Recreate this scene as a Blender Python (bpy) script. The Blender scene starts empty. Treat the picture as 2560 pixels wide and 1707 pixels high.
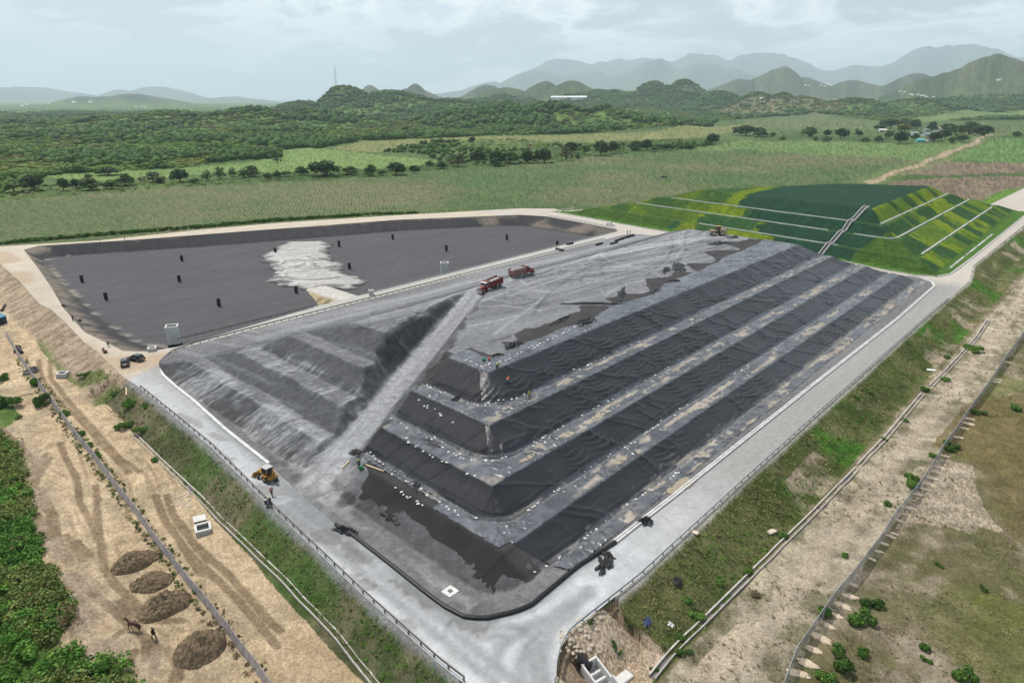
import bpy, bmesh, math, random
import numpy as np
from mathutils import Vector, Matrix
from mathutils.geometry import delaunay_2d_cdt
R = math.radians
SC = bpy.context.scene
COL = SC.collection
random.seed(7); RNG = np.random.default_rng(11)

# ------------------------------------------------------------------ camera, sky, sun, exposure
F_PX, HOR, CAMH = 1720.0, 250.0, 60.0
PITCH = math.atan((853.5 - HOR) / F_PX)
cam = bpy.data.objects.new('camera', bpy.data.cameras.new('camera')); COL.objects.link(cam)
cam.location = (0, 0, CAMH); cam.rotation_euler = (math.pi / 2 - PITCH, 0, 0)
cam.data.sensor_width = 36; cam.data.lens = F_PX * 36 / 2560
cam.data.clip_start = 0.5; cam.data.clip_end = 90000
SC.camera = cam
SC.view_settings.view_transform = 'Standard'; SC.view_settings.look = 'None'
SC.view_settings.exposure = 0.0; SC.view_settings.gamma = 1
SC.cycles.use_denoising = True
SC.cycles.max_bounces = 6; SC.cycles.volume_bounces = 1
SUN_AZ, SUN_EL = R(-46), R(60)          # azimuth measured from +Y towards +X
wd = bpy.data.worlds.new('World'); SC.world = wd; wd.use_nodes = True
nt = wd.node_tree; nt.nodes.clear()
def N(t, kind, **kw):
    n = t.nodes.new(kind)
    for k, v in kw.items():
        if k.startswith('i_'): n.inputs[k[2:].replace('_', ' ')].default_value = v
        else: setattr(n, k, v)
    return n
def L(t, a, b): t.links.new(a, b)
def ramp(t, fac, stops):
    r = N(t, 'ShaderNodeValToRGB'); e = r.color_ramp.elements
    while len(e) < len(stops): e.new(0.5)
    for q, (p, c) in zip(e, stops):
        q.position = p; q.color = c if len(c) == 4 else (*c, 1)
    L(t, fac, r.inputs[0]); return r.outputs[0]
def mixc(t, fac, a, b, mode='MIX'):
    m = N(t, 'ShaderNodeMix', data_type='RGBA', blend_type=mode, clamp_factor=True)
    for s, v in ((m.inputs[0], fac), (m.inputs[6], a), (m.inputs[7], b)):
        if hasattr(v, 'is_linked'): L(t, v, s)
        elif isinstance(v, (int, float)): s.default_value = v
        else: s.default_value = (*v, 1)
    return m.outputs[2]
def math_(t, op, a, b=0.0, clamp=False):
    m = N(t, 'ShaderNodeMath', operation=op, use_clamp=clamp)
    for s, v in ((m.inputs[0], a), (m.inputs[1], b)):
        if hasattr(v, 'is_linked'): L(t, v, s)
        else: s.default_value = v
    return m.outputs[0]
sky = N(nt, 'ShaderNodeTexSky', sky_type='NISHITA', sun_disc=False, sun_elevation=SUN_EL, sun_rotation=SUN_AZ,
        air_density=1.0, dust_density=3.0, ozone_density=1.0, altitude=50)
tc = N(nt, 'ShaderNodeTexCoord')
mp = N(nt, 'ShaderNodeMapping'); mp.inputs['Scale'].default_value = (1, 1, 3.2); L(nt, tc.outputs['Generated'], mp.inputs[0])
nz = N(nt, 'ShaderNodeTexNoise', i_Scale=5.5, i_Detail=9.0, i_Roughness=0.6, i_Distortion=0.35); L(nt, mp.outputs[0], nz.inputs['Vector'])
nb = N(nt, 'ShaderNodeTexNoise', i_Scale=1.6, i_Detail=3.0); L(nt, mp.outputs[0], nb.inputs['Vector'])
sx = N(nt, 'ShaderNodeSeparateXYZ'); L(nt, tc.outputs['Generated'], sx.inputs[0])
cov = math_(nt, 'ADD', nz.outputs[0], math_(nt, 'MULTIPLY', math_(nt, 'SUBTRACT', nb.outputs[0], 0.5), 0.7))
cov = math_(nt, 'ADD', cov, math_(nt, 'MULTIPLY', sx.outputs[0], 0.16))
mask = ramp(nt, cov, [(0.44, (0, 0, 0)), (0.56, (1, 1, 1))])
shade = ramp(nt, nz.outputs[0], [(0.40, (6.2, 6.9, 7.5)), (0.52, (14.5, 14.8, 15.0)), (0.62, (9.0, 9.5, 10.0))])
hzf = ramp(nt, sx.outputs[2], [(0.0, (1, 1, 1)), (0.22, (.92, .92, .92)), (0.55, (.25, .25, .25)), (0.9, (.05, .05, .05))])
veil = mixc(nt, math_(nt, 'MULTIPLY', hzf, 0.66), sky.outputs[0], (7.4, 8.6, 9.6))
skyc = mixc(nt, math_(nt, 'MULTIPLY', math_(nt, 'MULTIPLY', mask, 0.85), math_(nt, 'ADD', math_(nt, 'MULTIPLY', hzf, .72), .28)), veil, shade)
bg = N(nt, 'ShaderNodeBackground', i_Strength=0.096); L(nt, skyc, bg.inputs[0])
wo = N(nt, 'ShaderNodeOutputWorld'); L(nt, bg.outputs[0], wo.inputs[0])
sl = bpy.data.lights.new('sun', 'SUN'); sl.energy = 4.4; sl.angle = R(0.6); sl.color = (1, 0.955, 0.89)
so = bpy.data.objects.new('sun', sl); COL.objects.link(so)
sd = Vector((math.sin(SUN_AZ) * math.cos(SUN_EL), math.cos(SUN_AZ) * math.cos(SUN_EL), math.sin(SUN_EL)))
so.rotation_euler = (-sd).to_track_quat('-Z', 'Y').to_euler()

# ------------------------------------------------------------------ numbers: pixel of the photograph + known height -> point in the place
def G(px, py, z=0.0):
    X = (px - 1280) / F_PX; Y = -(py - 853.5) / F_PX
    d = np.array([X, math.cos(PITCH) + Y * math.sin(PITCH), -math.sin(PITCH) + Y * math.cos(PITCH)])
    return d * ((z - CAMH) / d[2]) + np.array([0, 0, CAMH])
def crop(ox, oy, k=3.357): return lambda x, y: (ox + x / k, oy + y / k)
c1, c2, cE, cC = crop(0, 500), crop(600, 500), crop(1200, 400), crop(1860, 400)
c5, c6, c7, c8, cA, cB, cD = crop(0, 100), crop(600, 100), crop(1200, 100), crop(1860, 100), crop(900, 850), crop(1300, 1240), crop(1860, 800)
cL, cLL, cM, cK, cF = crop(0, 900), crop(0, 1240), crop(400, 850), crop(700, 1240), crop(1860, 1240)
TH = R(48.8); U = np.array([math.cos(TH), math.sin(TH)]); NV = np.array([-U[1], U[0]])
def TS(x, y): return x * U[0] + y * U[1], x * NV[0] + y * NV[1]
def XY(t, s): return t * U[0] + s * NV[0], t * U[1] + s * NV[1]
def poly(pts, z=0.0): return np.array([G(*p, z)[:2] for p in pts])
def _h(ix, iy, seed):
    n = (ix * 374761393 + iy * 668265263 + seed * 974634877) & 0x7fffffff
    n = (n ^ (n >> 13)) * 1274126177 & 0x7fffffff
    return ((n ^ (n >> 16)) & 0xffff) / 65535.0
def vn(x, y, seed=0):
    x = np.asarray(x, float); y = np.asarray(y, float)
    ix = np.floor(x).astype(np.int64); iy = np.floor(y).astype(np.int64)
    fx = x - ix; fy = y - iy; fx = fx * fx * (3 - 2 * fx); fy = fy * fy * (3 - 2 * fy)
    a = _h(ix, iy, seed); b = _h(ix + 1, iy, seed); c = _h(ix, iy + 1, seed); d = _h(ix + 1, iy + 1, seed)
    return (a * (1 - fx) + b * fx) * (1 - fy) + (c * (1 - fx) + d * fx) * fy
def fbm(x, y, seed=0, o=4):
    v = 0; a = 0.5; w = 0
    for k in range(o):
        v = v + a * vn(x * 2 ** k + 17.3 * k, y * 2 ** k - 9.1 * k, seed + k); w += a; a *= 0.5
    return v / w
def inside(P, x, y):
    r = np.zeros(np.shape(x), bool); n = len(P)
    for i in range(n):
        x0, y0 = P[i]; x1, y1 = P[(i + 1) % n]
        if y0 == y1: continue
        c = (y0 > y) != (y1 > y)
        r ^= c & (x < (x1 - x0) * (y - y0) / (y1 - y0) + x0)
    return r
def pdist(P, x, y, closed=True):
    d = np.full(np.shape(x), 1e9); n = len(P)
    for i in range(n if closed else n - 1):
        ax, ay = P[i]; bx, by = P[(i + 1) % n]
        ex, ey = bx - ax, by - ay; q = max(ex * ex + ey * ey, 1e-9)
        h = np.clip(((x - ax) * ex + (y - ay) * ey) / q, 0, 1)
        d = np.minimum(d, (x - ax - h * ex) ** 2 + (y - ay - h * ey) ** 2)
    return np.sqrt(d)
def smin(a, b, k):
    h = np.clip(0.5 + 0.5 * (b - a) / k, 0, 1)
    return b * (1 - h) + a * h - k * h * (1 - h)
def sstep(a, b, x):
    q = np.clip((x - a) / (b - a), 0, 1); return q * q * (3 - 2 * q)

BASE = -3.6
# outline of the raised pad (roads, mound, pit, green hill)
GUARD_L = poly([(1270, 1800), (1160, 1707), (1100, 1660), (900, 1480), (700, 1290), (530, 1120), (345, 967)])
RIM_OUT = poly([(307, 941), (259, 896), (238, 875), (211, 857), (170, 813), (128, 774), (101, 762), (71, 729), (45, 700), (0, 661), (-50, 636), (-30, 619), (0, 616),
                (238, 602), (506, 574), (700, 557), (1000, 538), (1300, 521), (1385, 522)])
GUARD_R = poly([(1390, 1800), (1390, 1707), (1392, 1660), (1402, 1618), (1425, 1580), (1598, 1443), cD(0, 1350), cD(700, 720), cD(1500, 10), (2423, 703), (2432, 665), (2557, 566), (2700, 455)])
GB = [XY(*p) for p in ((311.6, 243), (300, 176), (287, 79), (281, 62), (279.3, 50), (282, 44.5), (290, 41), (480, 38.5), (490, 41), (470, 72), (440, 130), (360, 190), (330, 228))]
GREEN_BASE = np.array(GB)
PLAT = np.vstack([GUARD_L, RIM_OUT, np.array([XY(*p) for p in ((318, 240), (332, 232), (364, 196), (444, 136), (478, 74), (496, 60), (640, 54), (640, 28))]), GUARD_R[::-1]])
PIT_RIM = np.array([XY(*p) for p in ((62, 177), (58.3, 182), (57.3, 206), (61.5, 236), (67.2, 266), (74, 305), (80.5, 346), (87.4, 351), (120, 334), (162.7, 317), (200, 301.6), (236.6, 286), (290.9, 248.8), (296, 234), (292, 205), (287.5, 184), (284, 180.4), (115, 179.7), (69, 174.6))])
PIT_FLOOR = np.array([XY(*p) for p in ((72, 186), (67.5, 197), (69, 230), (76.6, 286.5), (84.5, 336), (92, 341), (157, 308.5), (229, 278), (277, 248), (283, 241), (282, 194), (274, 187.5), (116, 187.2))])
PIT_Z = -4.0
def tl(t, s): return t - 0.055 * (s - 44)
LV = [0, 0, 2.15, 2.15, 4.75, 4.75, 7.65, 7.65, 11.4]
RA, RB = np.array((54.0, 90.5)), np.array((131.0, 127.5)); RL = float(np.linalg.norm(RB - RA)); RD = (RB - RA) / RL
def ramp_co(t, s):
    a = (t - RA[0]) * RD[0] + (s - RA[1]) * RD[1]; b = -(t - RA[0]) * RD[1] + (s - RA[1]) * RD[0]
    return a, b
TIERS = ((48.2, 52.7, 51.5, 57.5, 2.15), (57, 62.2, 61, 65.5, 2.6), (66.7, 72.5, 70, 75.5, 2.9), (76.5, 83.5, 79.5, 86.5, 3.75))
def tier_q(s, tq, k):
    st, sc, tt, tc, h = TIERS[k]; return 1 - np.hypot(np.maximum((sc - s) / (sc - st), 0), np.maximum((tc - tq) / (tc - tt), 0))
def zmound(t, s, rough=True):
    tq = tl(t, s) + sstep(100, 112, s) * (fbm(t * .12, s * .12, 5, 3) - .5) * 1.4
    prl = 0
    for k in range(4): q = np.clip(tier_q(s, tq, k), 0, 1); prl = prl + TIERS[k][4] * (q + .035 * np.sin(q * 2 * np.pi))
    d = 272 + 0.09 * (s - 45) - t
    pf = np.interp(d, [0, 2, 6, 8, 13, 14.5, 19, 20, 25], LV)
    sp = 173 - s
    pp = np.interp(sp, [0, 2, 16, 26, 33, 46], [0, .25, 2.15, 4.75, 7.65, 11.4])
    z = smin(prl, smin(pf, pp, 0.8), 0.6)
    z = np.maximum(z, 0)
    # soft toes
    a, b = ramp_co(t, s)
    zr = np.clip(a / RL, 0, 1) * 10.6
    w = np.abs(b) - 2.6 - 3.4 * sstep(16, -4, a) + 1.2 * (fbm(a * .2, b * .1, 9, 2) - .5)
    w = np.maximum(w, 0); w = np.where(a < -6, w + (-6 - a), w); w = np.where(a > RL, w + (a - RL) * 3, w)
    lum = (fbm(t * .35, s * .35, 31, 4) - .5)
    up = zr + w * (1.0 + lum * .9); lo = zr - w * 0.6
    zc = np.clip(z, lo, up)
    k = sstep(0.2, 2.5, w) if rough else 1
    if rough:
        ash = sstep(92, 98, s + sstep(92, 120, t) * -6)
        zc = zc + k * ash * ((fbm(t * .16, s * .16, 3, 4) - .5) * .4 + (fbm(t * .9, s * .9, 4, 3) - .5) * .34) * sstep(0.3, 1.6, zc)
    return zc
LP0, LP1 = np.array((341., 165.)), np.array((417., 119.)); LN = np.array((.513, .858))
BP, BN = np.array((436., 80.)), np.array((.9, .436))
GLV = [16.4, 11.4, 11.4, 7.7, 7.7, 4, 4, 0, -BASE * -1]
def zgreen(t, s, rough=True):
    r = np.interp(s, [36, 40, 43.5, 51.8, 54.3, 62.8, 65.6, 71.4, 74, 80], [-.4, 0, 0.1, 4, 4, 7.7, 7.7, 11.4, 11.4, 16.4])
    f = t - (281 + .165 * (s - 50))
    f = np.interp(f, [-2, 0, 1.5, 8.5, 11, 18.5, 21.5, 26.5, 29.5, 41], [-.4, 0, 0.1, 4, 4, 7.7, 7.7, 11.4, 11.4, 16.4])
    l = (t - LP0[0]) * LN[0] + (s - LP0[1]) * LN[1]
    l = np.interp(l, [0, 10.5, 13, 20, 23, 31, 34, 44, 52], [16.4, 11.4, 11.4, 7.7, 7.7, 4, 4, 0, -4])
    b = (t - BP[0]) * BN[0] + (s - BP[1]) * BN[1]
    b = np.interp(b, [0, 7, 9, 15, 17, 23, 25, 33, 41], [16.4, 11.4, 11.4, 7.7, 7.7, 4, 4, 0, -4])
    z = smin(smin(r, f, 1.1), smin(l, b, 1.1), 1.1)
    if rough: z = z + (fbm(t * .3, s * .3, 8, 3) - .5) * .35
    return z
# distant relief: (pixel x, pixel y of the summit, distance, half width left px, right px, depth)
HILLS = [(850, 206, 3000, 60, 90, 260), (960, 222, 3020, 90, 150, 300), (1120, 240, 3050, 130, 190, 330), (760, 246, 2950, 90, 70, 250),
         (650, 262, 2000, 110, 120, 200), (790, 266, 1950, 90, 110, 180), (880, 282, 1900, 120, 120, 170), (420, 274, 2000, 170, 150, 200),
         (1400, 252, 1900, 130, 130, 190), (1270, 256, 1950, 110, 130, 190), (1540, 262, 1850, 110, 120, 170), (1160, 268, 1950, 110, 120, 170), (1660, 285, 1750, 80, 70, 140),
         (1430, 184, 4700, 75, 95, 500), (1352, 197, 4900, 75, 75, 400), (1520, 203, 4500, 150, 160, 700), (1250, 212, 4600, 150, 120, 500), (1632, 192, 4400, 65, 65, 400), (1705, 191, 4300, 75, 90, 400),
         (1800, 208, 3900, 70, 70, 350), (1890, 214, 3500, 60, 60, 260), (1960, 219, 3400, 60, 60, 240), (2010, 217, 3500, 50, 70, 260), (2110, 228, 3500, 90, 110, 280), (2270, 232, 3600, 110, 110, 300),
         (1960, 171, 8200, 120, 110, 900), (2040, 170, 8300, 80, 90, 900), (2110, 171, 8200, 90, 110, 900), (2270, 186, 8000, 130, 140, 900), (1850, 200, 8000, 110, 100, 800),
         (2490, 147, 5200, 150, 120, 800), (2390, 180, 5200, 160, 140, 800), (2610, 165, 5000, 130, 150, 700), (2560, 172, 4800, 150, 160, 600), (2740, 150, 5000, 160, 200, 700),
         (920, 204, 6500, 40, 46, 500), (1037, 198, 6600, 38, 46, 500), (1040, 210, 6600, 75, 80, 500), (1200, 208, 6900, 80, 80, 500),
         (330, 230, 9000, 110, 95, 700), (215, 241, 9000, 60, 60, 600), (380, 209, 13500, 75, 85, 900), (290, 222, 13500, 40, 60, 900), (110, 218, 14000, 150, 100, 1200), (-80, 215, 14000, 160, 150, 1200), (575, 236, 12000, 60, 60, 900),
         (1640, 150, 12000, 130, 130, 1000), (1480, 166, 12500, 130, 110, 1000), (1770, 158, 11500, 120, 150, 1000), (1330, 178, 12500, 110, 120, 1000), (1200, 205, 12800, 140, 120, 1000), (1750, 140, 15500, 160, 170, 1400), (1420, 138, 16000, 170, 170, 1400), (1900, 140, 15500, 170, 160, 1400),
         (2080, 124, 15800, 200, 200, 1500), (2330, 122, 15800, 240, 230, 1500), (2560, 132, 15500, 220, 260, 1500), (2800, 120, 15500, 240, 260, 1500), (1560, 128, 16500, 190, 190, 1500)]
def relief(x, y):
    r = np.hypot(x, y); z = np.zeros(np.shape(x))
    fs = np.minimum(1, 3500 / np.maximum(r, 1)); w = fbm(x * .0022 * fs + 5, y * .0022 * fs, 41, 4) - .5; w2 = fbm(x * .0016 * fs - 3, y * .0016 * fs + 8, 47, 4) - .5
    for px, py, D, wl, wr, dp in HILLS:
        if D < 4000: py = py + (13 if D < 2500 else 12 if D < 3300 else 22)
        if 4200 < D < 5000: py = py + 10
        if D > 10000: D *= 1.8; dp *= 1.9; wl *= 1.15; wr *= 1.15
        az = math.atan((px - 1280) / (F_PX * math.cos(PITCH) + (853.5 - py) * math.sin(PITCH)))
        el = math.atan(((853.5 - py) / F_PX * math.cos(PITCH) - math.sin(PITCH)) / math.hypot((px - 1280) / F_PX, math.cos(PITCH) + (853.5 - py) / F_PX * math.sin(PITCH)))
        hgt = CAMH + D * math.tan(el) - BASE
        if hgt <= 0: continue
        dx, dy = math.sin(az), math.cos(az)
        a = x * dx + y * dy - D; b = x * dy - y * dx
        sg = np.where(b < 0, wl, wr) * D / F_PX
        b = b + sg * .55 * w2; q = ((b / sg) ** 2 + (a / dp) ** 2) ** (.95 if D < 9000 else .9)
        m = np.exp(-q * 1.05 * (1 + .8 * w)) * hgt
        z = np.maximum(z, m) + np.minimum(z, m) * .06
    n = (fbm(x * .004 * fs, y * .004 * fs, 51, 5) - .5)
    z = z * (1 + .16 * n * sstep(0, 60, z) * sstep(700, 4000, r)) + sstep(520, 1500, r) * (1 - sstep(5000, 9000, r)) * np.maximum(fbm(x * .0035, y * .0035, 77, 3) - .42, 0) * 16
    rg = np.abs(fbm(x * .0034 * 2600 / np.maximum(r, 2600), y * .0034 * 2600 / np.maximum(r, 2600), 61, 5) - .5)
    return z * (1 - 1.3 * sstep(2400, 4000, r) * sstep(30, 140, z) * rg)
def zground(x, y, dpl=None, inn=None):
    if dpl is None: dpl = pdist(PLAT, x, y); inn = inside(PLAT, x, y)
    sl_ = np.minimum(dpl, 60)
    t, s = TS(x, y); out = -np.minimum(np.maximum(sl_ - .4, 0) * np.where((t < 62) & (s < 166) & (s > 20), .66, .45), -BASE)
    out = out - .25 * sstep(.5, 3, sl_) * (fbm(x * .25, y * .25, 12, 3) - .5) * 2
    ins = -np.minimum(dpl * 1.2, 8.5)
    z = np.where(inn, np.minimum(ins, -.02), out)
    return z + relief(x, y)
def surf(x, y):
    """height of whatever lies on top at (x, y)"""
    x = np.atleast_1d(np.asarray(x, float)); y = np.atleast_1d(np.asarray(y, float))
    t, s = TS(x, y)
    inn = inside(PLAT, x, y); z = zground(x, y)
    z = np.where(inn, 0.0, z)
    m = inn & (t > 47) & (t < 275) & (s > 43.5) & (s < 173) ; z = np.where(m, np.maximum(zmound(t, s), 0), z)
    g = inside(GREEN_BASE, x, y); z = np.where(g, np.maximum(zgreen(t, s), z), z)
    p = inside(PIT_RIM, x, y)
    if p.any():
        pf = inside(PIT_FLOOR, x, y); a = pdist(PIT_RIM, x, y); b = pdist(PIT_FLOOR, x, y)
        z = np.where(p, np.where(pf, PIT_Z, PIT_Z * a / (a + b + 1e-6)), z)
    return z
def hit(px, py):
    """first point of the modelled surface that a photograph pixel shows"""
    X = (px - 1280) / F_PX; Y = -(py - 853.5) / F_PX
    d = np.array([X, math.cos(PITCH) + Y * math.sin(PITCH), -math.sin(PITCH) + Y * math.cos(PITCH)])
    t0 = (22 - CAMH) / d[2]; t1 = (BASE - 1 - CAMH) / d[2]
    k = np.linspace(t0, t1, 900); p = d[None] * k[:, None] + np.array([0, 0, CAMH])
    below = p[:, 2] <= surf(p[:, 0], p[:, 1])
    i = int(np.argmax(below)) if below.any() else 899
    k = np.linspace(k[max(i - 1, 0)], k[i], 60); p = d[None] * k[:, None] + np.array([0, 0, CAMH])
    zz = surf(p[:, 0], p[:, 1]); below = p[:, 2] <= zz
    i = int(np.argmax(below)) if below.any() else 59
    return np.array([p[i, 0], p[i, 1], zz[i]])

# ------------------------------------------------------------------ materials
MATS = {}
def mat(name, col=(.5, .5, .5), rough=.8, spec=.3, metal=0., var=.25, scale=3., bump=0., attr=None, bscale=None, alpha=1., coat=0.):
    if name in MATS: return MATS[name]
    m = bpy.data.materials.new(name); m.use_nodes = True; t = m.node_tree
    b = t.nodes['Principled BSDF']
    b.inputs['Roughness'].default_value = rough; b.inputs['Specular IOR Level'].default_value = spec; b.inputs['Metallic'].default_value = metal
    g = N(t, 'ShaderNodeNewGeometry')
    tcn = N(t, 'ShaderNodeTexCoord'); src = tcn.outputs['Object']
    nz = N(t, 'ShaderNodeTexNoise', i_Scale=scale, i_Detail=6.0, i_Roughness=.62); L(t, src, nz.inputs['Vector'])
    if attr:
        a = N(t, 'ShaderNodeAttribute', attribute_name=attr); base = a.outputs['Color']
    else:
        rg = N(t, 'ShaderNodeRGB'); rg.outputs[0].default_value = (*col, 1); base = rg.outputs[0]
    v = ramp(t, nz.outputs[0], [(.25, (1 - var,) * 3), (.75, (1 + var,) * 3)])
    c = mixc(t, 1.0, base, v, 'MULTIPLY'); L(t, c, b.inputs['Base Color'])
    if bump:
        n2 = N(t, 'ShaderNodeTexNoise', i_Scale=bscale or scale * 2, i_Detail=5.0, i_Roughness=.65); L(t, src, n2.inputs['Vector'])
        bp = N(t, 'ShaderNodeBump', i_Strength=1.0, i_Distance=bump); L(t, n2.outputs[0], bp.inputs['Height']); L(t, bp.outputs[0], b.inputs['Normal'])
    if coat: b.inputs['Coat Weight'].default_value = coat
    MATS[name] = m; return m

# ------------------------------------------------------------------ mesh helpers
def tag(o, label=None, cat=None, group=None, kind=None):
    if label: o['label'] = label
    if cat: o['category'] = cat
    if group: o['group'] = group
    if kind: o['kind'] = kind
    return o
def link(o, parent=None):
    COL.objects.link(o)
    if parent is not None: o.parent = parent
    return o
def empty(name, loc=(0, 0, 0), rz=0.0, label=None, cat=None, group=None, rot=None):
    o = bpy.data.objects.new(name, None); o.location = loc
    o.rotation_euler = rot if rot else (0, 0, rz); o.empty_display_size = .2
    return tag(link(o), label, cat, group)
def np_mesh(name, V, F, m, smooth=False, cols=None, uv=None, parent=None):
    """V (n,3); F list of int arrays (k,3|4)"""
    me = bpy.data.meshes.new(name)
    F = [np.asarray(f, np.int32) for f in (F if isinstance(F, list) else [F]) if len(f)]
    tot = np.concatenate([np.full(len(f), f.shape[1], np.int32) for f in F]); idx = np.concatenate([f.ravel() for f in F])
    st = np.concatenate([[0], np.cumsum(tot)[:-1]]).astype(np.int32)
    me.vertices.add(len(V)); me.vertices.foreach_set('co', np.asarray(V, np.float32).ravel())
    me.loops.add(len(idx)); me.loops.foreach_set('vertex_index', idx)
    me.polygons.add(len(tot)); me.polygons.foreach_set('loop_start', st); me.polygons.foreach_set('loop_total', tot)
    me.update(calc_edges=True)
    if smooth: me.polygons.foreach_set('use_smooth', np.ones(len(tot), bool))
    if cols is not None:
        for an, c in cols.items():
            c = np.asarray(c, np.float32)
            if c.shape[1] == 3: c = np.hstack([c, np.ones((len(c), 1), np.float32)])
            a = me.color_attributes.new(an, 'FLOAT_COLOR', 'POINT'); a.data.foreach_set('color', c.ravel())
    if uv is not None:
        u = me.uv_layers.new(name='UVMap'); u.data.foreach_set('uv', np.asarray(uv, np.float32)[idx].ravel())
    me.materials.append(m)
    o = bpy.data.objects.new(name, me)
    return link(o, parent)
def grid_faces(nr, nc):
    i = np.arange(nr * nc).reshape(nr, nc)
    return np.stack([i[:-1, :-1].ravel(), i[:-1, 1:].ravel(), i[1:, 1:].ravel(), i[1:, :-1].ravel()], 1)
class MB:
    def __init__(s): s.v = []; s.f = []
    def add(s, V, F):
        o = len(s.v); s.v += [tuple(v) for v in V]; s.f += [tuple(i + o for i in f) for f in F]; return s
    def box(s, c, d, rz=0., ry=0., rx=0., top=1.0, topx=None):
        M = Matrix.Translation(c) @ Matrix.Rotation(rz, 4, 'Z') @ Matrix.Rotation(ry, 4, 'Y') @ Matrix.Rotation(rx, 4, 'X')
        x, y, z = d[0] / 2, d[1] / 2, d[2] / 2; tx = topx if topx is not None else top
        P = [(-x, -y, -z), (x, -y, -z), (x, y, -z), (-x, y, -z), (-x * tx, -y * top, z), (x * tx, -y * top, z), (x * tx, y * top, z), (-x * tx, y * top, z)]
        return s.add([M @ Vector(p) for p in P], [(0, 3, 2, 1), (4, 5, 6, 7), (0, 1, 5, 4), (1, 2, 6, 5), (2, 3, 7, 6), (3, 0, 4, 7)])
    def bbox(s, c, d, b=.05, **k):   # bevelled along vertical edges and top
        x, y, z = d[0] / 2, d[1] / 2, d[2] / 2
        out = []
        for zz, q in ((-z, b * .5), (-z + b, 0), (z - b, 0), (z, b)):
            X, Y = x - q, y - q; e = b
            out.append([(X - e, -Y), (X, -Y + e), (X, Y - e), (X - e, Y), (-X + e, Y), (-X, Y - e), (-X, -Y + e), (-X + e, -Y)])
        V = []; Fc = []
        M = Matrix.Translation(c) @ Matrix.Rotation(k.get('rz', 0), 4, 'Z') @ Matrix.Rotation(k.get('ry', 0), 4, 'Y')
        zs = (-z, -z + b, z - b, z)
        for r, zz in zip(out, zs): V += [M @ Vector((a, bb, zz)) for a, bb in r]
        for j in range(3):
            for i in range(8): Fc.append((j * 8 + i, j * 8 + (i + 1) % 8, (j + 1) * 8 + (i + 1) % 8, (j + 1) * 8 + i))
        Fc += [tuple(range(7, -1, -1)), tuple(range(24, 32))]
        return s.add(V, Fc)
    def cyl(s, a, b, r0, r1=None, n=10, caps=True):
        a = Vector(a); b = Vector(b); r1 = r0 if r1 is None else r1
        w = (b - a).normalized(); q = w.orthogonal().normalized(); p = w.cross(q)
        V = []
        for c, r in ((a, r0), (b, r1)):
            for i in range(n):
                g = 2 * math.pi * i / n; V.append(c + (q * math.cos(g) + p * math.sin(g)) * r)
        F = [(i, (i + 1) % n, n + (i + 1) % n, n + i) for i in range(n)]
        if caps: F += [tuple(range(n - 1, -1, -1)), tuple(range(n, 2 * n))]
        return s.add(V, F)
    def tube(s, P, r, n=6):
        for a, b in zip(P[:-1], P[1:]): s.cyl(a, b, r, r, n)
        return s
    def prism(s, pts, y0, y1):       # outline in xz, extruded along y
        n = len(pts); V = [(p[0], y0, p[1]) for p in pts] + [(p[0], y1, p[1]) for p in pts]
        F = [(i, (i + 1) % n, n + (i + 1) % n, n + i) for i in range(n)] + [tuple(range(n - 1, -1, -1)), tuple(range(n, 2 * n))]
        return s.add(V, F)
    def loft(s, secs):
        n = len(secs[0]); V = [p for q in secs for p in q]; F = []
        for j in range(len(secs) - 1):
            for i in range(n): F.append((j * n + i, j * n + (i + 1) % n, (j + 1) * n + (i + 1) % n, (j + 1) * n + i))
        F += [tuple(range(n - 1, -1, -1)), tuple(range((len(secs) - 1) * n, len(secs) * n))]
        return s.add(V, F)
    def sphere(s, c, r, n=8, sq=(1, 1, 1)):
        V = []; F = []; m = max(4, n // 2 + 1)
        for j in range(m + 1):
            p = math.pi * j / m
            for i in range(n):
                g = 2 * math.pi * i / n
                V.append((c[0] + r * sq[0] * math.sin(p) * math.cos(g), c[1] + r * sq[1] * math.sin(p) * math.sin(g), c[2] + r * sq[2] * math.cos(p)))
        for j in range(m):
            for i in range(n): F.append((j * n + i, (j + 1) * n + i, (j + 1) * n + (i + 1) % n, j * n + (i + 1) % n))
        return s.add(V, F)
    def mesh(s, name, m, smooth=False):
        me = bpy.data.meshes.new(name); me.from_pydata([tuple(v) for v in s.v], [], s.f); me.update()
        bm = bmesh.new(); bm.from_mesh(me); bmesh.ops.recalc_face_normals(bm, faces=bm.faces); bm.to_mesh(me); bm.free()
        if smooth:
            for p in me.polygons: p.use_smooth = True
        me.materials.append(m); return me
    def build(s, name, m, parent=None, smooth=False):
        return link(bpy.data.objects.new(name, s.mesh(name, m, smooth)), parent)
def copy_tree(o, parent=None):
    c = o.copy(); COL.objects.link(c)
    if parent is not None: c.parent = parent
    for ch in list(o.children): copy_tree(ch, c)
    return c
ORD = 'first second third fourth fifth sixth seventh eighth ninth tenth eleventh twelfth thirteenth fourteenth fifteenth sixteenth seventeenth eighteenth nineteenth twentieth'.split()
def ordn(i):
    if i < 20: return ORD[i]
    tens = {2: 'twenty', 3: 'thirty', 4: 'forty', 5: 'fifty', 6: 'sixty', 7: 'seventy', 8: 'eighty', 9: 'ninety'}
    n = i + 1
    if n % 10 == 0: return tens[n // 10][:-1] + 'ieth'
    return tens[n // 10] + '-' + ORD[n % 10 - 1]

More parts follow.
